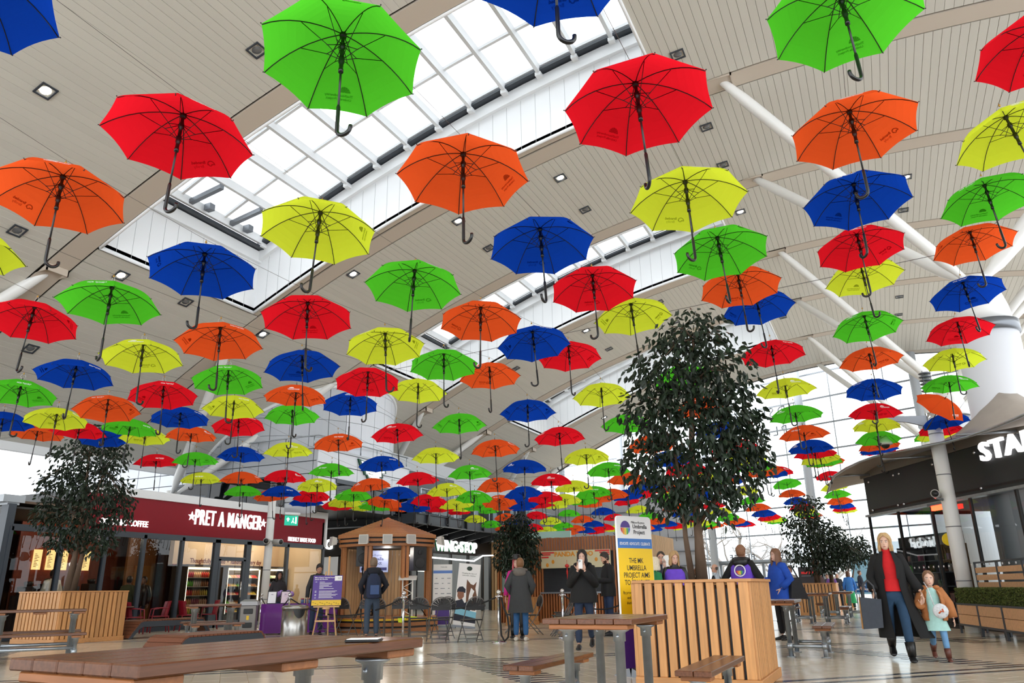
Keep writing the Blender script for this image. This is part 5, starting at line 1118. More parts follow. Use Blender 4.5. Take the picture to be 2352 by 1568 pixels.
# membrane roof with a swept cone
mr_ = thing('membrane_roof', 'taupe fabric roof swept up to a cone over the corner cafe', 'roof', tuple(ap(4, 4.2)))
m_mem = mat('taupe_membrane', (168, 158, 148), .7, vary=.06, scale=3); m_und = mat('membrane_rib', (108, 94, 74), .6)
b = MB(); NS, NT = 40, 12; vs = []
for i in range(NS + 1):
    s = -2.2 + i * (LA + 1.4) / NS
    for j in range(NT + 1):
        t = j / NT; off = .95 - t * 4.0
        e = 4.12 + .25 * t + .12 * math.sin(s * .7)
        for cs in (5.4, 12.0): d = math.hypot((s - cs) * .8, (off + .9)); e += 1.25 * math.exp(-(d / .75) ** 1.5)
        if s < 1.2: e -= (1.2 - s) * .045
        vs.append(ap(s, e, off * (1 if s > 0 else max(.15, 1 + s * .38))))
b.add(vs, [(i * (NT + 1) + j, i * (NT + 1) + j + 1, (i + 1) * (NT + 1) + j + 1, (i + 1) * (NT + 1) + j) for i in range(NS) for j in range(NT)], 0, True); b.build('membrane', m_mem, mr_)
b = MB(); b.path([ap(-2.2 + i * .8, 4.1 + .12 * math.sin((-2.2 + i * .8) * .7) - (max(0, 1.2 + 2.2 - i * .8) * .045), .95 * (1 if -2.2 + i * .8 > 0 else max(.15, 1 + (-2.2 + i * .8) * .38))) for i in range(19)], .03, 6); b.build('edge_cable', m_galv, mr_)
for s in (.4, 3.6, 6.8, 10.0): b = MB(); b.path([ap(s, 4.06, .0), ap(s - .6, 4.09, .95)], .03, 6); b.path([ap(s, 3.95, -.05), ap(s, 4.1, -.05)], .05, 8); b.build('arm', m_galv, mr_)

# ---------------------------------------------------------------- tables, planters, benches
m_ttop = mat('table_wood', (98, 60, 38), 0.26, vary=.22, scale=7, stretch=(9, .7, 9), per=('o', .12)); m_tend = mat('batten_wood', (150, 94, 52), 0.45, vary=.18, scale=7, stretch=(.7, 9, 9))
def pipe(mb, a, b, r=.03, n=12): mb.path([a, b], r, n)
def picnic(label, cx, cy, rz, L=1.35, benches=(-1, 1), zt=.81, zb=.45, group='picnic table sets', TL=None, TO=0.0):
    o = thing('picnic_table', label, 'table', (cx, cy, 0), rz, group); W = .7; bw = W / 5
    TL = TL or L
    for i in range(5):
        b = MB(); x = -W / 2 + i * bw; b.bbox(x + .0025, x + bw - .0025, TO - TL / 2, TO + TL / 2, zt - .04, zt, .005); b.build('board', m_ttop, o, world=False)
    for y in ([TO - TL / 2 + .1, TO, TO + TL / 2 - .1] if TL > 1.2 else [TO - TL / 2 + .1, TO + TL / 2 - .1]):
        b = MB(); b.bbox(-W / 2 + .05, W / 2 - .04, y - .09, y + .09, zt - .075, zt - .041, .006); b.build('batten', m_tend, o, world=False)
    for sx in (-.2, .2):
        for y in (TO - TL / 2 + .16, TO + TL / 2 - .16):
            b = MB(); b.lathe([(.036, 0.012), (.036, zt - .16), (.046, zt - .16), (.046, zt - .1), (.075, zt - .085), (.075, zt - .075)], 14, (sx, y, 0)); b.lathe([(.07, 0), (.07, .012)], 14, (sx, y, 0)); b.ell((sx, y - .046, zt - .125), (.012, .008, .012), 8, 5); b.build('leg', m_galv, o, world=False)
    for s in benches:
        for i in (0, 1):
            b = MB(); x = s * .69 - .135 + i * .135; b.bbox(x + .0025, x + .1325, -L / 2 - .02, L / 2 + .02, zb - .04, zb, .005); b.build('bench_board', m_ttop, o, world=False)
        for y in (-L / 2 + .12, L / 2 - .12):
            b = MB(); b.bbox(s * .69 - .11, s * .69 + .11, y - .07, y + .07, zb - .075, zb - .041, .005); b.build('batten', m_tend, o, world=False)
            b = MB(); b.lathe([(.07, 0), (.07, .012), (.032, .014), (.032, zb - .15), (.042, zb - .15), (.042, zb - .095), (.07, zb - .08), (.07, zb - .075)], 14, (s * .69, y, 0)); b.build('leg', m_galv, o, world=False)
            b = MB(); pipe(b, (s * .69, y, .16), (s * .2, y, .16), .026); b.lathe([(.042, .12), (.042, .2)], 12, (s * .69, y, 0)); b.lathe([(.046, .12), (.046, .2)], 12, (s * .2, y, 0)); b.build('cross_pipe', m_galv, o, world=False)
        b = MB(); pipe(b, (s * .69, -L / 2 + .12, .22), (s * .69, L / 2 - .12, .22), .026); b.build('stretcher_pipe', m_galv, o, world=False)
    return o
t_front = picnic('large dark timber picnic table in the left foreground', -2.30, 2.41, -.09, 1.37, (-1, 1), .826)
picnic('timber picnic table with two benches in front of the big planter', -2.06, 6.56, 0, 1.36, TL=1.02, TO=-.48)
picnic('picnic table beside the right side of the big planter', -1.72, 13.4, .02, 1.3)
picnic('picnic table in front of the second right planter', -1.95, 24.4, .0, 1.35)
picnic('furthest picnic table, beside the distant planter', -1.55, 29.2, 0, 1.35)
picnic('picnic table at the left edge of the frame, in front of the left planter', -13.05, 8.85, R(-33), 1.35)
picnic('picnic table behind the left planter, at the far left edge', -19.4, 11.6, R(-33), 1.1, (1,)) if False else None
picnic('picnic table between the curved benches and the cafe', -13.3, 12.9, R(-36), 1.05)

m_pcap = mat('planter_wood', (196, 142, 88), .5, vary=.16, scale=5, stretch=(7, 7, .5), per=('o', .1)); m_ptrim = mat('planter_trim', (190, 136, 84), .5, vary=.14, scale=5, stretch=(.6, 6, 6))
def planter(label, x0, x1, y0, y1, h=1.1, group='timber tree planters', n=10):
    o = thing('planter', label, 'planter', ((x0 + x1) / 2, y0, 0), 0, group)
    b = MB(); b.box(x0 + .04, x1 - .04, y0 + .04, y1 - .04, .02, h - .1); b.build('liner', m_black, o)
    b = MB(); b.box(x0 + .05, x1 - .05, y0 + .05, y1 - .05, h - .1, h - .06); b.build('soil', mat('soil', (60, 44, 32), .9, vary=.3, scale=20, bump=.6), o)
    b = MB(); t = .03; b.box(x0 - t, x1 + t, y0 - t, y0 + .06, h - .03, h); b.box(x0 - t, x1 + t, y1 - .06, y1 + t, h - .03, h); b.box(x0 - t, x0 + .06, y0 + .06, y1 - .06, h - .03, h); b.box(x1 - .06, x1 + t, y0 + .06, y1 - .06, h - .03, h); b.build('rim', m_ptrim, o)
    for a in ((x0 - .04, x1 + .04, y0 - .04, y0), (x0 - .04, x1 + .04, y1, y1 + .04), (x0 - .04, x0, y0, y1), (x1, x1 + .04, y0, y1)): b = MB(); b.bbox(*a, 0, .1, .006); b.build('plinth_board', m_ptrim, o)
    for (a0, a1, fx) in ((x0, x1, 0), (y0, y1, 1)):
        k = max(4, round((a1 - a0) / .118)); p = (a1 - a0) / k
        for i in range(k):
            u0 = a0 + i * p; w = p * .72
            if i == k - 1: w = p * .9
            for side in (0, 1):
                b = MB()
                if fx == 0: yy = y0 if side == 0 else y1; b.bbox(u0, u0 + w, yy - .015, yy + .045, .1, h - .03, .004)
                else: xx = x0 if side == 0 else x1; b.bbox(xx - .045, xx + .015, u0, u0 + w * (.95 if p < .08 else 1), .1, h - .03, .004)
                b.build('slat', m_pcap, o)
    return o
planter('big timber slatted planter in the right foreground, tree growing in it', -2.63, -1.37, 8.76, 10.2)
planter('timber slatted planter at the left edge, tree growing in it', -18.35, -16.9, 11.9, 13.6, 1.13)
planter('timber slatted planter far down the right side, behind the woman in blue', -3.05, -1.8, 30.5, 32.0)
planter('most distant timber slatted planter, by the uniformed man', -3.0, -1.75, 41.0, 42.4)
planter('small planter with the middle tree, behind the woman in the grey coat', -10.6, -9.9, 21.9, 22.6, .8)

# curved slatted benches
m_bsl = mat('bench_slat_wood', (108, 62, 40), .4, vary=.2, scale=8, stretch=(1, 8, 8), per=('o', .1))
def curved_bench(label, cx, cy, rz, L=2.0, W=.75, h=.43):
    o = thing('slatted_bench', label, 'bench', (cx, cy, 0), rz, 'curved slatted benches'); prof = []
    for i in range(6): prof.append((-L / 2 - .28 + .28 * i / 5, .03 + (h - .06) * (i / 5) ** .9))
    k = int(L / .075)
    for i in range(1, k): prof.append((-L / 2 + L * i / k, h))
    for i in range(6): prof.append((L / 2 + .28 * i / 5, h - (h - .03) * (i / 5) ** 1.1))
    for i in range(len(prof) - 1):
        (u0, z0), (u1, z1) = prof[i], prof[i + 1]; d = Vector((u1 - u0, 0, z1 - z0)); d.normalize(); c = Vector(((u0 + u1) / 2, 0, (z0 + z1) / 2)); n = Vector((-d.z, 0, d.x)); l = math.hypot(u1 - u0, z1 - z0)
        b = MB(); b.obox(c - n * .012, d * (l / 2 - .005), (0, W / 2, 0), n * .014); b.build('slat', m_bsl, o, world=False)
    for s in (-1, 1):
        b = MB(); vs = []
        for (u, z) in prof: vs += [(u, s * (W / 2 - .04), z - .03), (u, s * (W / 2 - .04), max(0, z - .16)), (u, s * (W / 2), z - .03), (u, s * (W / 2), max(0, z - .16))]
        m = len(prof); b.add(vs, [f for i in range(m - 1) for f in ((4 * i, 4 * i + 4, 4 * i + 5, 4 * i + 1), (4 * i + 2, 4 * i + 3, 4 * i + 7, 4 * i + 6), (4 * i, 4 * i + 2, 4 * i + 6, 4 * i + 4), (4 * i + 1, 4 * i + 5, 4 * i + 7, 4 * i + 3))]); b.build('side_plate', m_dark, o, world=False)
    return o
curved_bench('curved dark slatted bench behind the front table', -10.0, 9.65, R(86), 1.5, .8)
curved_bench('curved dark slatted bench by the left planter, further back', -17.0, 14.9, R(80), 1.7, .8)

# folding chairs with fan backs
m_ctube = mat('chair_tube', (112, 112, 112), .35, .6); m_cpl = mat('chair_black', (34, 34, 36), .45)
def fold_chair_meshes():
    P = {}; w = .21
    for s in (-1, 1):
        b = MB(); b.path([(s * w, .24, 0), (s * w, .2, .05), (s * w, -.1, .45), (s * w, -.19, .6), (s * w, -.24, .72)], .011, 7); P['leg%d' % s] = b.mesh('leg', m_ctube)
        b = MB(); b.path([(s * (w - .03), -.25, 0), (s * (w - .03), -.2, .05), (s * (w - .03), .1, .38), (s * (w - .03), .17, .43)], .011, 7); P['rear%d' % s] = b.mesh('leg', m_ctube)
    b = MB(); b.path([(-w, -.24, .70)] + [(w * math.cos(t), -.24 - .03 * math.sin(t), .70 + .19 * math.sin(t)) for t in [math.pi - math.pi * i / 12 for i in range(13)]], .012, 7); P['back_hoop'] = b.mesh('back_hoop', m_ctube)
    b = MB(); b.path([(-w, .2, .06), (w, .2, .06)], .009, 6); b.path([(-w, .13, .15), (w, .13, .15)], .009, 6); P['front_bar'] = b.mesh('cross_bar', m_ctube)
    b = MB(); b.path([(-w + .03, -.2, .06), (w - .03, -.2, .06)], .009, 6); b.path([(-w + .03, -.13, .14), (w - .03, -.13, .14)], .009, 6); P['rear_bar'] = b.mesh('cross_bar', m_ctube)
    b = MB(); b.bbox(-.19, .19, -.17, .21, .425, .45, .01); P['seat'] = b.mesh('seat', m_cpl)
    b = MB()
    for i in range(9):
        a0 = math.pi - math.pi * (i + .08) / 9; a1 = math.pi - math.pi * (i + .92) / 9; vs = []
        for r in (.05, .19): 
            for a in (a0, a1):
                for d in (0, .012): vs.append((r * 1.05 * math.cos(a), -.23 - .025 * (r / .19) + d, .69 + r * .95 * math.sin(a)))
        b.add(vs, [(0, 2, 6, 4), (1, 5, 7, 3), (0, 4, 5, 1), (2, 3, 7, 6), (4, 6, 7, 5), (0, 1, 3, 2)])
    b.obox((0, -.235, .665), (.2, 0, 0), (0, .007, 0), (0, 0, .035)); b.obox((0, -.23, .71), (.06, 0, 0), (0, .007, 0), (0, 0, .05)); P['backrest'] = b.mesh('backrest', m_cpl)
    return P
FC = fold_chair_meshes()
def chair(label, x, y, rz):
    o = thing('folding_chair', label, 'chair', (x, y, 0), rz, 'black folding chairs')
    for k, m in FC.items(): link(m, m.name.split('.')[0], o)
GC = Vector((-12.9, 18.8))                                          # bandstand centre
CH_ = [(-8.02, 14.85, 'black folding chair right of the pair with backs to the camera, behind the rope'), (-8.75, 14.75, 'black folding chair left of the pair with backs to the camera, behind the rope'), (-9.72, 15.5, 'black folding chair behind the middle rope post'), (-9.35, 15.95, 'black folding chair just right of the middle rope post, turned'),
       (-10.55, 16.05, 'black folding chair right of the man with the rucksack'), (-11.05, 15.75, 'black folding chair partly behind the man with the rucksack'), (-11.6, 16.3, 'black folding chair left of the man with the rucksack'), (-12.15, 16.05, 'black folding chair between the easel and the rucksack man'), (-12.9, 16.25, 'black folding chair behind the easel, left side')]
for x, y, l in CH_: d = GC - Vector((x, y)); chair(l, x, y, math.atan2(d.y, d.x) - math.pi / 2 + random.uniform(-.2, .2))
RC_ = [(-7.0, 17.3, 'black folding chair in the right side-on group, nearest'), (-6.75, 17.0, 'black folding chair in the right side-on group, in front beside the rope post'), (-7.3, 18.3, 'black folding chair in the right group, second row left'), (-6.9, 18.6, 'black folding chair in the right group, second row middle'), (-7.9, 17.6, 'black folding chair just right of the grey coat woman'), (-8.6, 18.2, 'black folding chair behind the hatted woman'), (-6.2, 18.9, 'black folding chair behind the woman with the phone'), (-7.9, 19.6, 'black folding chair in the back row by the kiosk')]
for x, y, l in RC_: chair(l, x, y, R(118) + random.uniform(-.25, .25))
# rope posts
def rope_post(label, x, y):
    o = thing('rope_post', label, 'barrier post', (x, y, 0), 0, 'chrome rope posts')
    b = MB(); b.lathe([(.16, 0), (.16, .012), (.12, .025), (.03, .04)], 24); b.build('base', m_chrome, o, world=False)
    b = MB(); b.lathe([(.025, .04), (.025, .9)], 14); b.build('post', m_chrome, o, world=False)
    b = MB(); b.lathe([(.035, .86), (.045, .9), (.03, .92)], 14); b.ell((0, 0, .975), (.05, .05, .05), 14, 10); b.build('ball_finial', m_chrome, o, world=False)
    b = MB(); [b.path([(0, 0, .885), (.07 * math.cos(a), .07 * math.sin(a), .9), (.085 * math.cos(a), .085 * math.sin(a), .87)], .01, 6) for a in (0, math.pi / 2, math.pi, -math.pi / 2)]; b.build('hooks', m_chrome, o, world=False)
RP = [(-7.34, 14.77), (-9.75, 14.92), (-6.63, 16.51), (-6.67, 18.76), (-13.9, 16.0), (-17.06, 18.4), (-6.2, 20.4)]
for (x, y), l in zip(RP, ('chrome rope post in front of the grey coat woman', 'chrome rope post in the middle of the chairs', 'chrome rope post left of the woman with the phone', 'chrome rope post behind the bearded man', 'chrome rope post behind the steel bin', 'chrome rope post by the grey recycling bin', 'chrome rope post by the kiosk counter')): rope_post(l, x, y)
m_rope = mat('black_rope', (18, 18, 20), .7, bump=.4, scale=60)
def rope(label, pts, sag):
    P = []
    for a, b in zip(pts, pts[1:]):
        for i in range(13): t = i / 12; P.append(Vector(a).lerp(Vector(b), t) - Vector((0, 0, sag * 4 * t * (1 - t))))
    b = MB(); b.path(P, .016, 8); tag(b.build('barrier_rope', m_rope), label, 'rope', 'black barrier ropes')
h = .87
rope('black rope sagging between the middle and right rope posts, across two chairs', [(-9.68, 14.92, h), (-7.42, 14.78, h)], .22)
rope('black rope sagging in front of the rucksack man', [(-9.82, 14.95, h), (-13.85, 16.0, h)], .38)
rope('black rope behind the woman with the phone', [(-6.58, 16.55, h), (-5.4, 18.0, h)], .3)
rope('black rope hung over the purple table front', [(-13.95, 16.02, h), (-17.0, 18.35, h)], .3)
b = MB(); b.path([(-7.3, 14.72, h), (-7.27, 14.68, .7), (-7.24, 14.64, .4), (-7.2, 14.6, .15), (-7.12, 14.58, .05), (-7.04, 14.58, .12), (-7.03, 14.6, .3), (-7.08, 14.64, .5), (-7.2, 14.7, .7), (-7.27, 14.75, .86)], .02, 8); tag(b.build('barrier_rope', m_rope), 'black rope hanging in a loop down its own post', 'rope', 'black barrier ropes')

# easel with the purple schedule board
m_ewood = mat('easel_wood', (214, 172, 122), .55, vary=.08, stretch=(8, 8, .5))
ez = thing('easel', 'light wooden easel standing by the steel bin', 'easel', (-12.2, 15.35, 0), R(30))
for s in (-1, 1): b = MB(); b.path([(s * .28, -.12, 0), (s * .06, .06, 1.5)], .018, 4, smooth=False); b.build('leg', m_ewood, ez, world=False)
b = MB(); b.path([(0, .45, 0), (0, .08, 1.45)], .018, 4, smooth=False); b.build('leg', m_ewood, ez, world=False)
b = MB(); b.box(-.02, .02, .03, .07, .5, 1.85); b.build('mast', m_ewood, ez, world=False)
b = MB(); b.box(-.24, .24, -.11, -.08, .36, .4); b.build('stretcher', m_ewood, ez, world=False)
b = MB(); b.box(-.3, .3, -.06, .02, .68, .715); b.lathe([(.1, 0), (.08, .04)], 14, (0, -.05, .64)); b.build('ledge', m_ewood, ez, world=False)
m_pur = mat('purple_print', (74, 38, 140), .4); m_yel = mat('yellow_print', (232, 190, 30), .45); m_blk = mat('print_black', (24, 24, 28), .5); m_wht = mat('print_white', (244, 244, 244), .5)
bo = thing('schedule_board', 'purple and yellow printed schedule board resting on the easel', 'board', (-12.2, 15.35, .715), R(30))
b = MB(); b.obox((0, -.045, .35), (.345, 0, 0), (0, .006, .0), (0, .05, .34)); b.build('board', m_pur, bo, world=False)
ey = Vector((0, .05, .34)).normalized(); O = lambda u, v: Vector((u, -.0515, .35)) + ey * v
b = MB(); b.add([O(-.345, -.342), O(.345, -.342), O(.345, -.22), O(-.345, -.22)], [(0, 1, 2, 3)]); b.build('yellow_band', m_yel, bo, world=False)
b = MB(); put_text(b, 'Milton Keynes Umbrella Project -', O(-.31, .285), (1, 0, 0), ey, .036, .0005, .0008, 1, 'LEFT'); put_text(b, 'Launch day Schedule:', O(-.31, .245), (1, 0, 0), ey, .036, .0005, .0008, 1, 'LEFT')
for k in range(15): z = .19 - k * .026; 
for k in range(15):
    z = .19 - k * .026; w = [.12, .3, .28, .22, .3, .1, .34, .0, .42, .38, .3, .44, .4, .3, .34][k]; 
    if w: b.add([O(-.19, z), O(-.19 + w, z), O(-.19 + w, z + .008), O(-.19, z + .008)], [(0, 1, 2, 3)])
    if k in (0, 8, 9, 11, 12, 14): b.add([O(-.29, z), O(-.25, z), O(-.25, z + .008), O(-.29, z + .008)], [(0, 1, 2, 3)])
b.add([O(.16, .22), O(.33, .22), O(.33, .33), O(.16, .33)], [(0, 1, 2, 3)]); b.build('print', m_wht, bo, world=False)
b = MB(); put_text(b, 'Umbrella', O(.27, .28) - Vector((0, .001, 0)), (1, 0, 0), ey, .022, .0005, .0005, 1); put_text(b, 'Project', O(.27, .255) - Vector((0, .001, 0)), (1, 0, 0), ey, .022, .0005, .0005, 1)
for k in range(12): b.add([O(-.32 + k * .054, -.28 - .02 * (k % 3)), O(-.29 + k * .054, -.28 - .02 * (k % 3)), O(-.29 + k * .054, -.268 - .02 * (k % 3)), O(-.32 + k * .054, -.268 - .02 * (k % 3))], [(0, 1, 2, 3)])
b.build('print', m_blk, bo, world=False)
def brolly_logo(parent, origin, ex, ey, s):
    """round umbrella emblem: purple dome over rainbow gores, as flat print"""
    ex, ey = Vector(ex).normalized(), Vector(ey).normalized(); n = ex.cross(ey); O = Vector(origin); cols = [(220, 50, 50), (240, 150, 40), (240, 210, 50), (90, 180, 80), (60, 110, 200)]
    def poly(nm, m, pts): b = MB(); b.add([O + ex * p[0] * s + ey * p[1] * s + n * .001 for p in pts], [tuple(range(len(pts)))]); b.build(nm, m, parent)
    poly('emblem_dome', m_pur, [(math.cos(t), .05 + math.sin(t)) for t in [math.pi * i / 14 for i in range(15)]])
    for i in range(5):
        x0, x1 = -1 + i * .4, -1 + (i + 1) * .4; f = lambda x: -math.sqrt(max(0, 1 - x * x)); poly('emblem_gore', mat('rainbow_%d' % i, cols[i], .5), [(x0 + .03, 0), (x0 + .03, f(x0 + .03)), ((x0 + x1) / 2, f((x0 + x1) / 2)), (x1 - .03, f(x1 - .03)), (x1 - .03, 0)])

# steel litter bin and grey recycling bin
bn = thing('litter_bin', 'round brushed steel litter bin left of the easel', 'bin', (-12.75, 14.9, 0))
b = MB(); b.lathe([(.29, .03), (.3, .05), (.3, .68)], 36); b.build('body', m_steelb, bn, world=False)
b = MB(); b.lathe([(.315, .66), (.315, .7), (.28, .735), (.16, .75), (.0, .752)], 36); b.build('lid', m_steelb, bn, world=False)
b = MB(); a0 = math.atan2(-14.9, 12.75) + .35; vs = []
for i in range(13): a = a0 - .5 + i / 12; zz_ = .66 - .2 * math.sin(math.pi * i / 12) ** .6; vs += [(.306 * math.cos(a), .306 * math.sin(a), .665), (.306 * math.cos(a), .306 * math.sin(a), zz_)]
b.add(vs, [(2 * i, 2 * i + 1, 2 * i + 3, 2 * i + 2) for i in range(12)]); b.build('opening', m_black, bn, world=False)
b = MB(); b.lathe([(.27, 0), (.27, .04)], 30); b.build('foot', m_black, bn, world=False)
gb = thing('recycling_bin', 'square grey recycling bin with sloped lid beside the purple table', 'bin', (-14.55, 15.3, 0), R(36))
b = MB(); b.bbox(-.19, .19, -.19, .19, .04, .74, .015); b.build('body', mat('bin_taupe', (128, 124, 120), .4, .3), gb, world=False)
b = MB(); b.add([(-.22, -.22, .74), (.22, -.22, .74), (.22, .22, .74), (-.22, .22, .74), (-.2, -.2, .83), (.2, -.2, .83), (.2, .2, .83), (-.2, .2, .83), (-.12, -.12, .88), (.12, -.12, .88), (.12, .12, .88), (-.12, .12, .88)], [(0, 3, 2, 1), (0, 1, 5, 4), (1, 2, 6, 5), (2, 3, 7, 6), (3, 0, 4, 7), (4, 5, 9, 8), (5, 6, 10, 9), (6, 7, 11, 10), (7, 4, 8, 11), (8, 9, 10, 11)]); b.build('lid', mat('bin_lid', (150, 150, 152), .35, .4), gb, world=False)
for z in (.6, .28): b = MB(); b.bbox(-.11, .11, -.21, -.18, z - .06, z + .06, .01); b.build('flap', m_black, gb, world=False)
b = MB(); b.box(-.03, .03, -.196, -.19, .4, .5); b.build('sticker', m_yel, gb, world=False)

# purple draped table with its clutter
pt_ = thing('draped_table', 'table under a purple cloth behind the bin', 'table', (-14.3, 16.9, 0), R(33))
b = MB(); n = 48; vs = []
for z in (0.03, .4, .75):
    for i in range(n):
        t = i / n * 4; k = int(t); u = t - k; W, D = .95, .35; c = [(-W, -D), (W, -D), (W, D), (-W, D)]; p = Vector(c[k]).lerp(Vector(c[(k + 1) % 4]), u); f = 1 + (.75 - z) * .05 * math.sin(i * 2.1); vs.append((p.x * f, p.y * f, z))
b.add(vs, [(r * n + i, r * n + (i + 1) % n, (r + 1) * n + (i + 1) % n, (r + 1) * n + i) for r in range(2) for i in range(n)] + [tuple(range(2 * n, 3 * n))], 0, True); b.build('cloth', mat('purple_cloth', (104, 24, 132), .45, vary=.1), pt_, world=False)
b = MB(); b.box(-.9, .9, -.3, .3, .7, .745); [b.box(x - .02, x + .02, y - .02, y + .02, 0, .7) for x in (-.85, .85) for y in (-.28, .28)]; b.build('table_frame', m_grey, pt_, world=False)
PM = Matrix.Translation((-14.3, 16.9, .75)) @ Matrix.Rotation(R(33), 4, 'Z')
def on_table(nm, lab, cat, u, v, group=None, rz=0): 
    p = PM @ Vector((u, v, 0)); return thing(nm, lab, cat, tuple(p), R(33) + rz, group)
for i, (u, c) in enumerate(((-.72, (238, 238, 240)), (-.38, (228, 206, 220)))):
    o = on_table('clipboard', ['white notice on a black stand, left on the purple table', 'pinkish notice on a clipboard on the purple table'][i], 'notice', u, -.2)
    b = MB(); b.obox((0, .02, .16), (.12, 0, 0), (0, .006, 0), (0, .04, .16)); b.build('board', m_black, o, world=False); b = MB(); b.obox((0, .01, .16), (.1, 0, 0), (0, .002, 0), (0, .04, .14)); sh2 = b.build('sheet', mat('sheet_%d' % i, c, .6), o, world=False); b = MB(); b.lathe([(.03, 0), (.03, .004)], 12, (0, -.0, .24)); b.build('emblem', m_pur, o, world=False)
    b = MB(); b.path([(0, .1, 0), (0, .05, .2)], .008, 5); b.build('stand', m_black, o, world=False)
fl_ = on_table('flowers', 'mauve hydrangea flowers in a pot on the purple table', 'flowers', -.45, .1)
b = MB(); b.lathe([(.08, 0), (.1, .16)], 14); b.build('pot', m_wht, fl_, world=False)
for i in range(5):
    b = MB(); cc = Vector((-.18 + i * .09, .02 * (i % 2), .24 + .03 * (i % 2)))
    for k in range(50): d = Vector((random.gauss(0, 1), random.gauss(0, 1), random.gauss(0, 1))).normalized(); p = cc + d * .075; t = d.orthogonal().normalized() * .018; q = d.cross(t); b.add([p - t, p - q, p + t, p + q], [(0, 1, 2, 3)])
    b.ell(cc, (.07, .07, .07), 8, 6); b.build('flower_head', mat('mauve_petal', (176, 140, 214), .6, per=('i', .15)), fl_, world=False)
for i in range(8):
    o = on_table('jar', 'small blue lidded tub on the purple table, %s from the left' % ORD[i], 'tub', .05 + i * .1, -.05 + .08 * (i % 2), 'tubs on the purple table'); b = MB(); b.lathe([(.04, 0), (.042, .1)], 10); b.build('body', mat('tub_blue', (90, 120, 160), .35), o, world=False); b = MB(); b.lathe([(.044, .1), (.044, .125)], 10); b.build('lid', m_steelb if i % 2 else mat('tub_red', (170, 40, 44), .4), o, world=False)

# bandstand
gz = thing('bandstand', 'octagonal timber bandstand with slatted pyramid roof and speakers', 'bandstand', (GC.x, GC.y, 0), math.atan2(-GC.y, -GC.x) )
m_gw = mat('bandstand_cedar', (170, 110, 62), .5, vary=.14, scale=6, stretch=(6, 6, 6), per=('o', .1)); m_gd = mat('bandstand_dark', (28, 26, 25), .6)
def octo(r, k): a = math.pi / 8 + k * math.pi / 4; return Vector((r * math.cos(a), r * math.sin(a), 0))
def ring(mb, r0, r1, z0, z1):
    for k in range(8):
        a, b, c, d = octo(r0, k), octo(r0, k + 1), octo(r1, k + 1), octo(r1, k); vs = [(p.x, p.y, z) for z in (z0, z1) for p in (a, b, c, d)]; mb.add(vs, [(0, 3, 2, 1), (4, 5, 6, 7), (0, 1, 5, 4), (2, 3, 7, 6)])
for i, (z0, z1, r, m) in enumerate(((0, .1, 1.58, m_gw), (.1, .15, 1.54, m_gd), (.15, .24, 1.56, m_gw), (.24, .29, 1.52, m_gd), (.33, .36, 1.54, m_gw))): b = MB(); b.prism([octo(r, k)[:2] for k in range(8)], z0, z1); b.build('platform_tier', m, gz, world=False)
b = MB(); b.prism([octo(1.55, k)[:2] for k in range(8)], .29, .33); b.build('yellow_nosing', m_yel, gz, world=False)
for k in range(8):
    for off in (-.06, .06):
        p = octo(1.28, k); t = Vector((-p.y, p.x, 0)).normalized(); b = MB(); b.obox(p + t * off + Vector((0, 0, 1.29)), p.normalized() * .045, t * .04, (0, 0, .93)); b.build('post', m_gw, gz, world=False)
for i, (z0, z1, m, r) in enumerate(((2.2, 2.27, m_gw, 1.43), (2.27, 2.32, m_gd, 1.39), (2.32, 2.39, m_gw, 1.44), (2.39, 2.43, m_gd, 1.4), (2.43, 2.5, m_gw, 1.47))): b = MB(); ring(b, r, r - .12, z0, z1); b.build('eaves_band', m, gz, world=False)
for k in range(8):
    n = 15
    for i in range(n):
        t0 = i / n; r = 1.47 * (1 - t0) + .1 * t0; r1 = 1.47 * (1 - t0 - .036) + .1 * (t0 + .036); z = 2.5 + .5 * t0; z1 = 2.5 + .5 * (t0 + .036); A, B, Cc, D = octo(r, k), octo(r, k + 1), octo(r1, k + 1), octo(r1, k); b = MB()
        b.add([(p.x, p.y, zq + dz) for dz in (0, .022) for p, zq in ((A, z), (B, z), (Cc, z1), (D, z1))], [(0, 3, 2, 1), (4, 5, 6, 7), (0, 1, 5, 4), (2, 3, 7, 6), (1, 2, 6, 5), (3, 0, 4, 7)]); b.build('roof_slat', m_gw, gz, world=False)
    b = MB(); A = octo(1.45, k); b.path([(A.x, A.y, 2.5), (octo(.1, k).x, octo(.1, k).y, 2.98)], .022, 5); b.build('hip_rafter', m_gw, gz, world=False)
b = MB(); b.lathe([(.2, 2.95), (.02, 3.06)], 8); b.build('finial', mat('finial_orange', (200, 90, 40), .5), gz, world=False)
b = MB(); b.prism([octo(1.32, k)[:2] for k in range(8)], 2.2, 2.23); b.build('soffit', m_gd, gz, world=False)
for k in (3, 4):                                                    # back panels of upright slats
    for i in range(9):
        p = octo(1.22, k).lerp(octo(1.22, k + 1), (i + .5) / 9); t = (octo(1, k + 1) - octo(1, k)).normalized(); b = MB(); b.obox(p + Vector((0, 0, 1.28)), t * .045, p.normalized() * .02, (0, 0, .92)); b.build('back_slat', m_fin, gz, world=False)
ps = 0
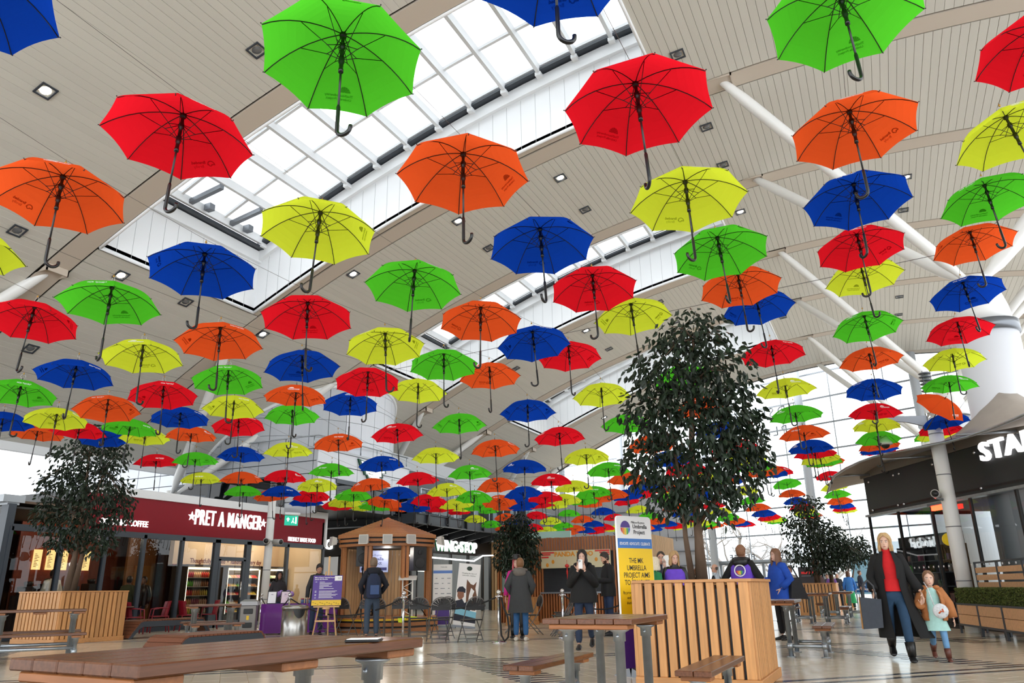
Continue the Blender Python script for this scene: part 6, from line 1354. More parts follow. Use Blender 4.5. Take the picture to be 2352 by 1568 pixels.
for k, lab in ((7, 'right of the bandstand front'), (6, 'on the far right bandstand corner'), (0, 'left of the bandstand front'), (1, 'on the far left bandstand corner'), (-1, 'at the middle of the bandstand front')):
    p = octo(1.5, k) if k >= 0 else Vector((1.42, 0, 0)); M = gz.matrix_basis; o = thing('wall_speaker', 'small white loudspeaker ' + lab, 'loudspeaker', tuple(M @ (p * 1.06 + Vector((0, 0, 2.36)))), gz.rotation_euler.z + math.atan2(p.y, p.x), 'white bandstand speakers')
    b = MB(); b.add([(-.06, -.1, -.09), (.1, -.13, -.13), (.1, .13, -.13), (-.06, .1, -.09), (-.06, -.1, .09), (.07, -.13, .12), (.07, .13, .12), (-.06, .1, .09)], [(0, 3, 2, 1), (4, 5, 6, 7), (0, 1, 5, 4), (1, 2, 6, 5), (2, 3, 7, 6), (3, 0, 4, 7)]); b.build('case', mat('speaker_white', (214, 212, 206), .5), o, world=False)
    b = MB(); b.add([(.102, -.11, -.11), (.102, .11, -.11), (.074, .11, .1), (.074, -.11, .1)], [(0, 1, 2, 3)]); b.build('grille', mat('grille_grey', (176, 174, 170), .7), o, world=False)
    b = MB(); b.box(-.12, -.05, -.03, .03, -.04, .04); b.build('bracket', m_grey, o, world=False)
def pa_speaker(label, x, y, rz, z0):
    o = thing('stage_speaker', label, 'loudspeaker', (x, y, 0), rz, 'black stage speakers')
    b = MB(); b.add([(-.16, .17, z0), (.16, .17, z0), (.2, -.16, z0), (-.2, -.16, z0), (-.14, .17, z0 + .62), (.14, .17, z0 + .62), (.2, -.16, z0 + .62), (-.2, -.16, z0 + .62)], [(0, 1, 2, 3), (4, 7, 6, 5), (0, 4, 5, 1), (1, 5, 6, 2), (2, 6, 7, 3), (3, 7, 4, 0)]); b.build('cabinet', m_black, o, world=False)
    b = MB(); b.ell((0, -.165, z0 + .2), (.15, .02, .15), 18, 6); b.ell((0, -.165, z0 + .48), (.07, .02, .07), 14, 6); b.build('cone', mat('cone_grey', (40, 40, 42), .6), o, world=False)
    b = MB(); b.path([(0, 0, z0), (0, 0, .36)], .02, 8); b.build('pole', m_black, o, world=False)
    for a in (0, 2.1, 4.2): b = MB(); b.path([(0, 0, .75), (.3 * math.cos(a), .3 * math.sin(a), .375)], .014, 6); b.build('leg', m_black, o, world=False)
pa_speaker('black stage speaker on the left inside the bandstand', -12.95, 17.75, R(40), 1.68); pa_speaker('black stage speaker on a stand on the right inside the bandstand', -11.75, 18.6, R(60), 1.55)
tv = thing('stage_screen', 'screen with umbrella lettering beside the left stage speaker', 'screen', (-13.4, 18.9, 0), R(36)); b = MB(); b.box(-.4, .4, -.03, .03, 1.55, 2.15); b.build('panel', mat('screen_lilac', (150, 160, 196), .4, emit=.35), tv, world=False); b = MB(); put_text(b, 'Milton Keynes', (0, -.03, 2.0), (1, 0, 0), (0, 0, 1), .075, .001, 0, 1); put_text(b, 'Umbrella', (.02, -.03, 1.88), (1, 0, 0), (0, 0, 1), .13, .001, .002, 1); put_text(b, 'Project', (.02, -.03, 1.76), (1, 0, 0), (0, 0, 1), .13, .001, .002, 1); b.box(-.36, .36, -.034, -.03, 1.6, 1.68); b.build('print', mat('print_navy', (40, 46, 110), .5), tv, world=False); b = MB(); b.path([(0, .03, 1.6), (0, .03, .36)], .025, 8); b.build('stand', m_black, tv, world=False)
le = thing('lectern', 'white perspex truss lectern in the bandstand', 'lectern', (-11.75, 18.15, .36), R(30)); m_lw = mat('lectern_white', (232, 230, 226), .4)
b = MB(); b.obox((0, 0, 1.0), (.24, 0, 0), (0, .18, .05), (0, -.005, .012)); b.build('top', m_lw, le, world=False)
b = MB(); [b.path([(x, y, 0), (x, y, .97)], .018, 8) for x in (-.13, .13) for y in (-.1, .1)]; b.build('upright', m_lw, le, world=False)
b = MB(); [b.path([((-.13 if k % 2 else .13), -.1, .05 + k * .14), ((.13 if k % 2 else -.13), -.1, .19 + k * .14)], .009, 6) for k in range(6)]; b.build('lattice', m_lw, le, world=False)
b = MB(); b.box(-.2, .2, -.16, .16, 0, .02); b.build('base', m_lw, le, world=False)
hv = MB(); hv.add([(0, 0, 0), (.3, -.05, .01), (.5, .05, -.02), (.45, .22, .02), (.2, .25, .03), (.05, .2, .02), (.2, .08, .05), (.12, -.16, -.1), (.25, -.17, -.11)], [(0, 1, 6), (1, 2, 6), (2, 3, 6), (3, 4, 6), (4, 5, 6), (5, 0, 6), (0, 7, 8, 1)]); o = tag(hv.build('hi_vis_vest', mat('hi_vis', (220, 245, 30), .6)), 'yellow hi-vis vest dropped on the bandstand edge', 'vest'); o.location = (-11.6, 17.5, .37)

# pull-up banners to the right of the bandstand
def banner(label, x, y, rz, w, h, mats, tilt=0.0):
    o = thing('pull_up_banner', label, 'banner', (x, y, 0), rz, None); b = MB(); b.box(-w / 2, w / 2, -.004, .004, .08, h); b.build('sheet', mats, o, world=False); b = MB(); b.box(-w / 2 - .02, w / 2 + .02, -.06, .06, 0.02, .08); b.build('cassette', m_grey, o, world=False)
    b = MB(); [b.add([(s * .3, -.22, 0), (s * .3 + .03, -.22, 0), (s * .2 + .03, 0, .05), (s * .2, 0, .05)], [(0, 1, 2, 3)]) for s in (-1, 1)]; [b.obox((s * .25, 0, .01), (.03, 0, 0), (0, .2, 0), (0, 0, .01)) for s in (-1, 1)]; b.build('foot', m_grey, o, world=False); return o
b1 = banner('white pull-up banner with a blue strip, right of the bandstand', -11.75, 20.0, R(30), .55, 1.75, m_wht)
b = MB(); b.box(-.275, .275, -.008, -.004, 1.5, 1.58); b.build('blue_strip', mat('strip_blue', (100, 140, 214), .5), b1, world=False)
b = MB(); put_text(b, 'Umbrella', (.03, -.005, 1.66), (1, 0, 0), (0, 0, 1), .05, .001, .001, 1)
for k in range(22): w = .05 + .1 * ((k * 5) % 4) / 4; x = -.18 + .18 * (k % 3); z = 1.35 - (k // 3) * .14; b.add([(x - w / 2, -.006, z), (x + w / 2, -.006, z), (x + w / 2, -.006, z + .02), (x - w / 2, -.006, z + .02)], [(0, 1, 2, 3)])
b.build('print', m_grey, b1, world=False); b = MB(); b.box(-.2, .2, -.007, -.004, .1, .55); b.build('purple_print', m_pur, b1, world=False)
b2 = banner('leaning pull-up banner with a child and a white-faced horse', -11.0, 19.9, R(27), .62, 1.75, m_wht); b2.rotation_euler.y = R(6)
m_hrs = mat('horse_brown', (110, 72, 50), .6); m_navy = mat('navy_print', (28, 32, 50), .6); m_skinp = mat('print_skin', (150, 100, 76), .6)
def flat(par, nm, m, pts, d): b = MB(); b.add([(p[0], -.005 - d, p[1]) for p in pts], [tuple(range(len(pts)))]); b.build(nm, m, par, world=False)
flat(b2, 'horse_print', m_hrs, [(.0, .5), (.28, .5), (.28, .9), (.22, 1.1), (.24, 1.28), (.16, 1.18), (.08, 1.2), (-.04, 1.32), (-.04, 1.14), (-.02, .9)], 0); flat(b2, 'blaze_print', m_wht, [(.04, .45), (.18, .45), (.16, .9), (.2, 1.02), (.1, 1.1), (.06, .9)], .001)
flat(b2, 'coat_print', m_navy, [(-.3, .48), (.1, .42), (.2, .7), (.1, .76), (-.05, .68), (-.12, .78), (-.3, .72)], .002); flat(b2, 'cap_print', m_navy, [(-.29, .95), (-.29, 1.02), (-.24, 1.1), (-.14, 1.12), (-.05, 1.05), (-.05, .95)], .002); flat(b2, 'face_print', m_skinp, [(-.27, .97), (-.09, .97), (-.08, .85), (-.14, .77), (-.22, .77), (-.27, .85)], .003)
flat(b2, 'blue_strip', mat('strip_sky', (130, 196, 220), .5), [(-.31, .38), (.31, .3), (.31, .46), (-.31, .54)], .003); flat(b2, 'dark_strip', m_navy, [(-.31, .2), (.31, .16), (.31, .3), (-.31, .38)], .002)
b = MB(); put_text(b, 'Changing the lives of', (0, -.006, 1.47), (1, 0, 0), (0, 0, 1), .05, .001, 0, 1); put_text(b, 'vulnerable children', (0, -.006, 1.41), (1, 0, 0), (0, 0, 1), .05, .001, 0, 1); b.lathe([(.0, 0), (.055, .0), (.055, .002)], 12, (0, -.01, 1.62)) if False else b.ell((0, -.006, 1.62), (.08, .002, .06), 10, 6); b.build('print', mat('print_green_black', (30, 52, 40), .5), b2, world=False)

# tall yellow information panel
yp = thing('information_panel', 'tall rounded yellow and blue information panel behind the big planter', 'sign', (-2.9, 9.75, 0), R(62)); PW_, PH_ = .62, 1.9
def rrect(x0, x1, z0, z1, r, n=5): return [(cx + r * math.cos(a), cz + r * math.sin(a)) for cx, cz, s in ((x1 - r, z1 - r, 0), (x0 + r, z1 - r, 90), (x0 + r, z0 + r, 180), (x1 - r, z0 + r, 270)) for a in [R(s + 90 * i / n) for i in range(n + 1)]]
pp = rrect(-PW_ / 2, PW_ / 2, .1, PH_, .05); b = MB(); n = len(pp); b.add([(p[0], -.015, p[1]) for p in pp] + [(p[0], .015, p[1]) for p in pp], [tuple(range(n))[::-1], tuple(range(n, 2 * n))] + [(i, (i + 1) % n, n + (i + 1) % n, n + i) for i in range(n)]); b.build('panel', m_wht, yp, world=False)
def band(nm, m, z0, z1): b = MB(); b.add([(-PW_ / 2 + .004, -.016, z0), (PW_ / 2 - .004, -.016, z0), (PW_ / 2 - .004, -.016, z1), (-PW_ / 2 + .004, -.016, z1)], [(0, 1, 2, 3)]); b.build(nm, m, yp, world=False)
band('blue_strip', mat('strip_blue2', (60, 120, 196), .5), 1.5, 1.62); band('yellow_field', mat('panel_yellow', (250, 206, 12), .5), .62, 1.5); band('purple_field', m_pur, .1, .62)
b = MB()
for i, t in enumerate(('THE MK', 'UMBRELLA', 'PROJECT AIMS', 'TO EDUCATE')): put_text(b, t, (0, -.017, 1.32 - i * .088), (1, 0, 0), (0, 0, 1), .088, .0005, .0004, 3, 'CENTER', .82)
for i, t in enumerate(('By providing more knowledge', 'and understanding and', 'sharing lived experience')): put_text(b, t, (0, -.017, .95 - i * .06), (1, 0, 0), (0, 0, 1), .05, .0005, 0, 1, 'CENTER', .85)
put_text(b, 'Milton Keynes', (.07, -.017, 1.81), (1, 0, 0), (0, 0, 1), .042, .0005, 0, 1); put_text(b, 'Umbrella', (.1, -.017, 1.75), (1, 0, 0), (0, 0, 1), .07, .0005, .001, 2); put_text(b, 'Project', (.085, -.017, 1.68), (1, 0, 0), (0, 0, 1), .07, .0005, .001, 2); b.build('lettering', m_blk, yp, world=False)
b = MB(); put_text(b, 'EDUCATE  ADVOCATE  CELEBRATE', (0, -.017, 1.54), (1, 0, 0), (0, 0, 1), .05, .0005, .0005, 2, 'CENTER', .68); put_text(b, 'SUMMER', (0, -.017, .35), (1, 0, 0), (0, 0, 1), .06, .0005, 0, 1); put_text(b, 'PLACE', (0, -.017, .28), (1, 0, 0), (0, 0, 1), .06, .0005, 0, 1); b.build('lettering', m_wht, yp, world=False)
b = MB(); el = [(.22 + .1 * math.cos(t), .75 + .16 * math.sin(t)) for t in [2 * math.pi * i / 20 for i in range(20)]]; b.add([(p[0], -.0165, p[1]) for p in el], [tuple(range(20))]); b.build('white_oval', m_wht, yp, world=False)
M_ = yp.matrix_basis; brolly_logo(yp, M_ @ Vector((-.16, -.0165, 1.75)), M_.to_3x3() @ Vector((1, 0, 0)), (0, 0, 1), .085)
b = MB(); [b.add([(s * .28 - .05, -.02, .1), (s * .28 + .05, -.02, .1), (s * .28 + .05, -.3, 0), (s * .28 - .05, -.3, 0), (s * .28 - .05, .02, .1), (s * .28 + .05, .02, .1), (s * .28 + .05, .3, 0), (s * .28 - .05, .3, 0), (s * .28 - .05, 0, .0), (s * .28 + .05, 0, 0)], [(0, 1, 2, 3), (4, 7, 6, 5), (0, 3, 8), (1, 9, 2), (4, 8, 7), (5, 6, 9), (3, 2, 9, 8), (8, 9, 6, 7)]) for s in (-.5, .5)]; b.build('foot', m_grey, yp, world=False)
mb_ = thing('menu_sign', 'small arched food menu board behind the yellow panel', 'sign', (-5.2, 17.6, 0), R(20)); pp = rrect(-.3, .3, .5, 1.3, .28); n = len(pp); b = MB(); b.add([(p[0], -.01, p[1]) for p in pp] + [(p[0], .01, p[1]) for p in pp], [tuple(range(n))[::-1], tuple(range(n, 2 * n))] + [(i, (i + 1) % n, n + (i + 1) % n, n + i) for i in range(n)]); b.build('board', mat('menu_cream', (226, 212, 196), .5), mb_, world=False)
b = MB(); b.ell((0, -.012, .95), (.2, .003, .1), 14, 6); b.ell((.05, -.012, .7), (.16, .003, .07), 12, 6); b.build('food_print', m_hrs, mb_, world=False); b = MB(); put_text(b, '\u00a312.95', (0, -.012, .55), (1, 0, 0), (0, 0, 1), .1, .0005, .002, 1); b.build('lettering', m_blk, mb_, world=False); b = MB(); [b.path([(s * .2, 0, .55), (s * .25, .1, 0)], .015, 6) for s in (-1, 1)]; b.build('leg', m_grey, mb_, world=False)

# slim white service posts with cameras
def slim_post(label, x, y, h, r, coil):
    o = thing('service_post', label, 'post', (x, y, 0), 0, 'slim white service posts'); b = MB(); b.lathe([(r, 0), (r, h)], 22); b.build('tube', mat('post_white', (226, 226, 224), .45), o, world=False)
    for z in [h * q for q in (.2, .42, .64, .82)]: b = MB(); b.lathe([(r + .004, z), (r + .004, z + .02)], 22); b.build('joint_band', m_grey, o, world=False)
    b = MB(); [b.lathe([(r * .75, h + .08 + k * .085), (r * .95, h + .1 + k * .085), (r * .75, h + .12 + k * .085)], 16) for k in range(6)]; [b.path([(r * .7 * math.cos(a), r * .7 * math.sin(a), h), (r * .7 * math.cos(a), r * .7 * math.sin(a), h + .58)], .008, 5) for a in (0, 2.1, 4.2)]; b.build('spring_cap', m_grey, o, world=False); return o
sp = slim_post('slim white post with camera arm beside the right cafe', 1.46, 20.2, 5.3, .157, 1)
b = MB(); b.lathe([(.165, 4.55), (.165, 4.85)], 22); b.build('steel_collar', m_chrome, sp, world=False)
dv = Vector((-.9, -.25, 0)).normalized(); b = MB(); b.add([(dv.x * d, dv.y * d, z) for d, z in ((.1, 4.8), (1.25, 4.82), (1.25, 4.74), (.6, 4.66), (.1, 4.5))] + [(dv.x * d + .03, dv.y * d - .04, z) for d, z in ((.1, 4.8), (1.25, 4.82), (1.25, 4.74), (.6, 4.66), (.1, 4.5))], [(0, 1, 2, 3, 4), (9, 8, 7, 6, 5), (0, 5, 6, 1), (1, 6, 7, 2), (2, 7, 8, 3), (3, 8, 9, 4)]); b.build('arm', m_grey, sp, world=False)
cp = Vector((1.46, 20.2, 0)) + dv * 1.15; dc = thing('dome_camera', 'white dome camera hanging from the post arm', 'camera', (cp.x, cp.y, 4.1)); b = MB(); b.path([(0, 0, .66), (0, 0, .3)], .025, 8); b.lathe([(.06, .32), (.1, .2), (.16, .1), (.17, .06), (.1, .05)], 20); b.build('housing', m_white, dc, world=False); b = MB(); b.ell((0, 0, .06), (.1, .1, .1), 16, 8); b.build('dome', m_black, dc, world=False)
def bullet_cam(label, p, d):
    o = thing('bullet_camera', label, 'camera', p, 0, 'bullet cameras'); d = Vector(d).normalized(); b = MB(); b.path([d * -.16, d * .16, d * .2], [.09, .09, .095], 16); b.build('housing', mat('camera_grey', (188, 186, 184), .4), o, world=False); b = MB(); b.path([d * .19, d * .205], .075, 16); b.build('lens', m_black, o, world=False); b = MB(); b.path([(0, 0, -.08), (.12 if p[0] > 0 else -.12, .05, -.12)], .03, 8); b.build('bracket', m_grey, o, world=False)
bullet_cam('grey bullet camera on the right white post, pointing at the viewer', (1.22, 20.0, 2.95), (-.15, -1, .02)); bullet_cam('grey bullet camera on the left white post', (-18.05, 19.5, 2.62), (.6, -.9, .0)); bullet_cam('grey bullet camera right of the left white post, turned aside', (-17.85, 19.75, 2.6), (.9, -.2, -.05))
slim_post('slim white post in front of the red cafe fascia', -18.15, 19.7, 4.1, .125, 1)
xs_ = thing('exit_sign', 'green exit sign lit by a white tube on the left white post', 'sign', (-17.8, 19.95, 3.3)); b = MB(); b.box(-.05, .05, 0, .6, .02, .06) if False else b.path([(0, .0, .22), (0.25, .45, .22)], .045, 10); b.build('tube_light', m_white, xs_, world=False); b = MB(); b.obox((.12, .2, 0), (.11, .2, 0), (.01, -.005, 0), (0, 0, .16)); b.build('panel', mat('exit_green', (20, 160, 130), .4, emit=.8), xs_, world=False)
b = MB(); o_ = Vector((.145, .19, 0)); ex_ = Vector((.11, .2, 0)).normalized(); A = lambda u, v: o_ + ex_ * u + Vector((0, 0, v)); b.add([A(-.15, -.03), A(-.1, -.03), A(-.1, .03), A(-.06, .03), A(-.125, .1), A(-.19, .03), A(-.15, .03)], [(0, 1, 2, 3, 4, 5, 6)]); b.ell(A(.05, .07), (.02, .02, .02), 8, 5); b.path([A(.05, .05), A(.04, -.02), A(.0, -.08)], .016, 5); b.path([A(.04, -.02), A(.09, -.08)], .016, 5); b.add([A(.12, -.1), A(.17, -.1), A(.17, .12), A(.12, .12)], [(0, 1, 2, 3)]); b.build('pictogram', m_lett, xs_, world=False)

# hedge seats along the right cafe
m_hw = mat('hedge_oak', (206, 158, 116), .5, vary=.12, scale=4, stretch=(2, 6, 6), per=('o', .06)); m_hedge = mat('hedge_green', (78, 88, 34), .8, per=('i', .5)); m_hcore = mat('hedge_core', (40, 48, 20), .9)
HA, HB = Vector((1.22, 19.95, 0)), Vector((2.36, 14.75, 0)); HD = (HB - HA).normalized(); HN = Vector((HD.y, -HD.x, 0)); HN = HN if HN.x > 0 else -HN
nseg = 4; hl = (HB - HA).length / nseg
hedge_names = ['furthest', 'second furthest', 'second nearest', 'nearest']
for i in range(nseg):
    o = thing('hedge_planter', 'oak box planter with clipped hedge by the right cafe, %s of four' % hedge_names[i], 'planter', tuple(HA + HD * hl * i), 0, 'oak hedge planters'); q = lambda s, z, d: HA + HD * (hl * i + s) + HN * d + Vector((0, 0, z))
    for z0, z1 in ((.2, .385), (.395, .58)): 
        for d in (0, .42): b = MB(); b.obox(q(hl / 2, (z0 + z1) / 2, d), HD * (hl / 2 - .03), HN * .012, (0, 0, (z1 - z0) / 2)); b.build('board', m_hw, o)
        for s in (.03, hl - .03): b = MB(); b.obox(q(s, (z0 + z1) / 2, .21), HD * .01, HN * .2, (0, 0, (z1 - z0) / 2)); b.build('board', m_hw, o)
    b = MB()
    for s in (.02, hl - .02):
        for d in (0, .42): b.obox(q(s, .3, d), HD * .02, HN * .02, (0, 0, .3))
    for z in (.18, .6):
        for d in (0, .42): b.obox(q(hl / 2, z, d), HD * hl / 2, HN * .018, (0, 0, .018))
    b.build('frame', m_dark, o)
    b = MB(); b.obox(q(hl / 2, .74, .21), HD * (hl / 2 - .03), HN * .19, (0, 0, .16)); hg = b.build('hedge', m_hcore, o)
    b = MB(); rnd = random.Random(i)
    for k in range(5200):
        f = rnd.random()
        if f < .42: p = q(rnd.uniform(.02, hl - .02), rnd.uniform(.58, .92), -.0 + rnd.uniform(-.01, .03))
        elif f < .72: p = q(rnd.uniform(.02, hl - .02), .9 + rnd.uniform(-.01, .03), rnd.uniform(0, .42))
        elif f < .86: p = q(rnd.choice((.02, hl - .02)), rnd.uniform(.58, .92), rnd.uniform(0, .42))
        else: p = q(rnd.uniform(.02, hl - .02), rnd.uniform(.58, .92), .42)
        d = Vector((rnd.gauss(0, 1), rnd.gauss(0, 1), rnd.gauss(0, 1))).normalized(); t = d.orthogonal().normalized() * .016; u = d.cross(t) * .7; b.add([p - t, p - u, p + t, p + u], [(0, 1, 2, 3)])
    b.build('clipped_leaves', m_hedge, hg, kind='stuff')
    bk = thing('back_screen', 'slatted oak screen behind the hedge by the right cafe, %s of four' % hedge_names[i], 'screen', tuple(HA + HD * hl * i + HN * .5), 0, 'slatted oak screens')
    for z in (.98, 1.13, 1.28): b = MB(); b.obox(q(hl / 2, z, .5), HD * (hl / 2 - .03), HN * .012, (0, 0, .055)); b.build('slat', m_hw, bk)
    b = MB(); [b.obox(q(s, .72, .5), HD * .018, HN * .018, (0, 0, .72)) for s in (.02, hl - .02)]; b.obox(q(hl / 2, 1.44, .5), HD * hl / 2, HN * .018, (0, 0, .018)); b.build('frame', m_dark, bk)

# maroon cafe chairs and tables
m_mch = mat('maroon_plastic', (128, 14, 34), .35)
def arm_chair_meshes():
    P = {}; b = MB(); b.bbox(-.23, .23, -.22, .22, .42, .45, .012); P['seat'] = b.mesh('seat', m_mch)
    b = MB(); vs = []
    for i in range(7):
        a = -1.2 + 2.4 * i / 6; 
        for z, dz in ((.45, 0), (.82, -.07)): 
            for th in (0, .02): vs.append(((.22 + th) * math.sin(a), -(.2 + th) * math.cos(a) + dz + .0, z + (.03 * math.cos(a) if z > .5 else 0)))
    b.add(vs, [f for i in range(6) for f in ((4 * i, 4 * i + 4, 4 * i + 6, 4 * i + 2), (4 * i + 1, 4 * i + 3, 4 * i + 7, 4 * i + 5), (4 * i + 2, 4 * i + 6, 4 * i + 7, 4 * i + 3), (4 * i, 4 * i + 1, 4 * i + 5, 4 * i + 4))]); P['backrest'] = b.mesh('backrest', m_mch)
    for s in (-1, 1):
        b = MB(); b.path([(s * .24, -.18, .66), (s * .26, .05, .66), (s * .25, .2, .63), (s * .23, .23, .4), (s * .23, .24, 0)], .018, 6); P['arm%d' % s] = b.mesh('arm', m_mch)
        b = MB(); b.path([(s * .2, -.2, .44), (s * .22, -.26, 0)], .018, 6); P['leg%d' % s] = b.mesh('leg', m_mch)
    return P
AC = arm_chair_meshes()
for i, (x, y, rz, l) in enumerate(((-19.0, 15.6, -.5, 'maroon plastic cafe armchair nearest the left planter'), (-19.05, 16.5, 2.6, 'maroon plastic cafe armchair, second from the left planter'), (-18.95, 17.4, -.4, 'maroon plastic cafe armchair below the cafe partition'), (-19.0, 18.3, 2.4, 'maroon plastic cafe armchair in front of the bottle cabinet'), (-19.1, 14.7, 2.0, 'maroon plastic cafe armchair behind the left planter'))):
    o = thing('cafe_chair', l, 'chair', (x, y, 0), rz, 'maroon cafe armchairs')
    for m in AC.values(): link(m, m.name.split('.')[0], o)
for x, y, l in ((-19.0, 15.15, 'small round cafe table left of the maroon chairs'), (-18.95, 17.9, 'small round cafe table between the right maroon chairs')):
    o = thing('cafe_table', l, 'table', (x, y, 0), 0, 'round cafe tables'); b = MB(); b.lathe([(.33, .7), (.33, .73)], 24); b.build('top', mat('cafe_top', (90, 56, 40), .4), o, world=False); b = MB(); b.lathe([(.22, 0), (.22, .015), (.03, .03), (.03, .7)], 16); b.build('pedestal', m_chrome, o, world=False)
# inside the glass: market stall, totem and far odds and ends
to = thing('totem', 'dark information totem with red heading beyond the woman in blue', 'sign', (-3.9, 46.5, 0), R(-10)); b = MB(); b.box(-.65, .65, -.1, .1, 0, 2.0); b.build('body', mat('totem_dark', (46, 42, 48), .4), to, world=False); b = MB(); b.box(-.5, .2, -.11, -.1, 1.62, 1.74); b.build('heading', mat('totem_red', (210, 40, 44), .5), to, world=False); b = MB(); b.box(-.5, .5, -.11, -.1, 1.5, 1.54); b.box(.2, .5, -.11, -.1, 1.1, 1.4); b.build('print', m_grey, to, world=False)
bp = thing('shopping_panel', 'blue glass panel thanking shoppers beside the far exit', 'sign', (-1.3, 50.2, 0), R(-10)); b = MB(); b.box(-.7, .5, -.03, .03, .5, 2.5); b.build('panel', mat('panel_sky', (150, 196, 220), .3), bp, world=False); b = MB(); b.box(-.7, .5, -.035, -.03, .6, 1.2); b.build('blue_field', mat('panel_blue', (30, 90, 150), .4), bp, world=False); b = MB(); put_text(b, 'Thank you', (-.1, -.036, .95), (1, 0, 0), (0, 0, 1), .2, .002, .003, 1); put_text(b, 'for shopping', (-.1, -.036, .72), (1, 0, 0), (0, 0, 1), .2, .002, .003, 1); b.build('lettering', m_wht, bp, world=False); b = MB(); [b.box(x - .03, x + .03, -.03, .03, 0, .5) for x in (-.6, .4)]; b.build('leg', m_grey, bp, world=False)
st = thing('market_stall', 'low timber market counter far behind the volunteers', 'stall', (-11.5, 40, 0)); b = MB(); b.box(-14, -8.8, 40, 40.6, 0, 1.5); b.build('front', m_fin, st); b = MB(); b.box(-14.2, -8.6, 39.9, 40.7, 1.5, 1.56); b.build('top', m_ptrim, st); b = MB(); [b.box(-13.9 + k * .4, -13.86 + k * .4, 39.98, 40, 0, 1.5) for k in range(13)]; b.build('batten', m_fin2, st)
ng = thing('neon_sign', 'violet neon hexagon sign beyond the volunteers', 'sign', (-10.2, 38.8, 1.5), 0); b = MB(); b.path([(.4 * math.cos(t), 0, .45 * math.sin(t) + .45) for t in [math.pi / 3 * i + .3 for i in range(6)]], .035, 6, closed=True); b.path([(-.12, 0, .3), (-.15, 0, .6), (.12, 0, .62)], .03, 6); b.path([(-.14, 0, .46), (.14, 0, .46), (.15, 0, .28)], .03, 6); b.build('tube', mat('neon_violet', (120, 90, 255), .4, emit=2.5), ng, world=False); b = MB(); b.box(-.03, .03, .03, .08, -1.5, .9); b.build('stand', m_grey, ng, world=False)
tb = thing('laptop_table', 'thin black folder lying on the front picnic table', 'folder', tuple(t_front.matrix_basis @ Vector((.29, .36, .827))), R(25)); b = MB(); b.bbox(-.07, .07, -.05, .05, 0, .01, .003); b.build('cover', m_black, tb, world=False); b = MB(); b.box(-.063, .063, -.044, .044, .01, .012); b.build('page', m_wht, tb, world=False)

# ---------------------------------------------------------------- indoor fig trees and bare trees outside
def leafmat(name, col): return mat(name, col, .45, per=('i', .35), spec=.35)
m_leaf = leafmat('fig_leaf', (28, 42, 26)); m_leafo = mat('fig_leaf_near', (28, 42, 26), .45, per=('o', .35), spec=.35); m_bark = mat('fig_bark', (98, 78, 62), .75, vary=.2, scale=14, stretch=(1, 1, .25), bump=.5)
C0 = Vector((0, 0, 1.02))
def pull(p, f): return C0 + (Vector(p) - C0) * f
def leaf_pts(L, W): return [Vector((0, 0, 0)), Vector((-W, L * .35, .006)), Vector((-W * .7, L * .7, -.004)), Vector((0, L, -.02)), Vector((W * .7, L * .7, -.004)), Vector((W, L * .35, .006)), Vector((0, L * .45, -.012))]
LF = [(0, 6, 1), (1, 6, 2), (2, 6, 3), (3, 6, 4), (4, 6, 5), (5, 6, 0)]
lm = MB(); lm.add(leaf_pts(.1, .026), LF); me_leaf = lm.mesh('leaf', m_leafo)
def leaf_frame(rnd, out):
    d = Vector((rnd.gauss(0, .5), rnd.gauss(0, .5), -1 + rnd.gauss(0, .35))) + out * .6; d.normalize()
    n = Vector((rnd.gauss(0, 1), rnd.gauss(0, 1), rnd.gauss(0, 1))) ; n = (n - d * n.dot(d)).normalized(); x = d.cross(n)
    return x, d, n
def fig_tree(label, blobs, stems, f, nleaf, seed, L=.1, single=0, rs=(.075, .04), base=None):
    rnd = random.Random(seed); st = [[pull(p, f) for p in s] for s in stems]
    o = thing('fig_tree', label, 'tree', tuple(base or st[0][0]), 0, 'indoor fig trees')
    b = MB()
    for i, s in enumerate(st):
        r0 = rs[0] if i == 0 else rs[1] * (1 if i < 2 else .7); n = len(s); b.path(s, [r0 * (1 - .75 * k / (n - 1)) * (1.25 if k == 0 else 1) for k in range(n)], 10)
    B = [(pull(q[:3], f), q[3] * f, q[4] * f) for q in blobs]
    allp = [p for s in st for p in s[1:]]
    for c, rx, rz in B:
        for k in range(5):
            e = c + Vector((rnd.gauss(0, .45) * rx, rnd.gauss(0, .45) * rx, rnd.gauss(0, .4) * rz)); a = min(allp, key=lambda p: (p - e).length); m = a.lerp(e, .5) + Vector((0, 0, .08)); b.path([a, m, e], [.014, .009, .004], 5)
    b.build('trunk', m_bark, o)
    L_ = []; tot = sum(rx * rz for _, rx, rz in B)
    for c, rx, rz in B:
        for k in range(int(nleaf * rx * rz / tot)):
            u = Vector((rnd.gauss(0, 1), rnd.gauss(0, 1), rnd.gauss(0, 1))).normalized(); r = rnd.random() ** .42
            if rnd.random() < .08: r *= 1.15
            p = c + Vector((u.x * rx * r, u.y * rx * .85 * r, u.z * rz * r)); L_.append((p, u, r))
    if single: L_.sort(key=lambda t: -(t[2] - .35 * t[1].dot(Vector((0, 1, 0)))))
    fo = MB(); k = 0
    for i, (p, u, r) in enumerate(L_):
        x, d, n = leaf_frame(rnd, u); sc = rnd.uniform(.75, 1.15)
        if i < single:
            lo = link(me_leaf, 'leaf', o); lo.matrix_basis = Matrix.Translation(p - Vector(o.location)) @ Matrix((x, d, n)).transposed().to_4x4() @ Matrix.Scale(sc * L / .1, 4)
        else: fo.add([p + x * q.x * sc + d * q.y * sc + n * q.z * sc for q in leaf_pts(L, L * .26)], LF)
    fo.build('foliage', m_leaf, o, kind='stuff')
    return o
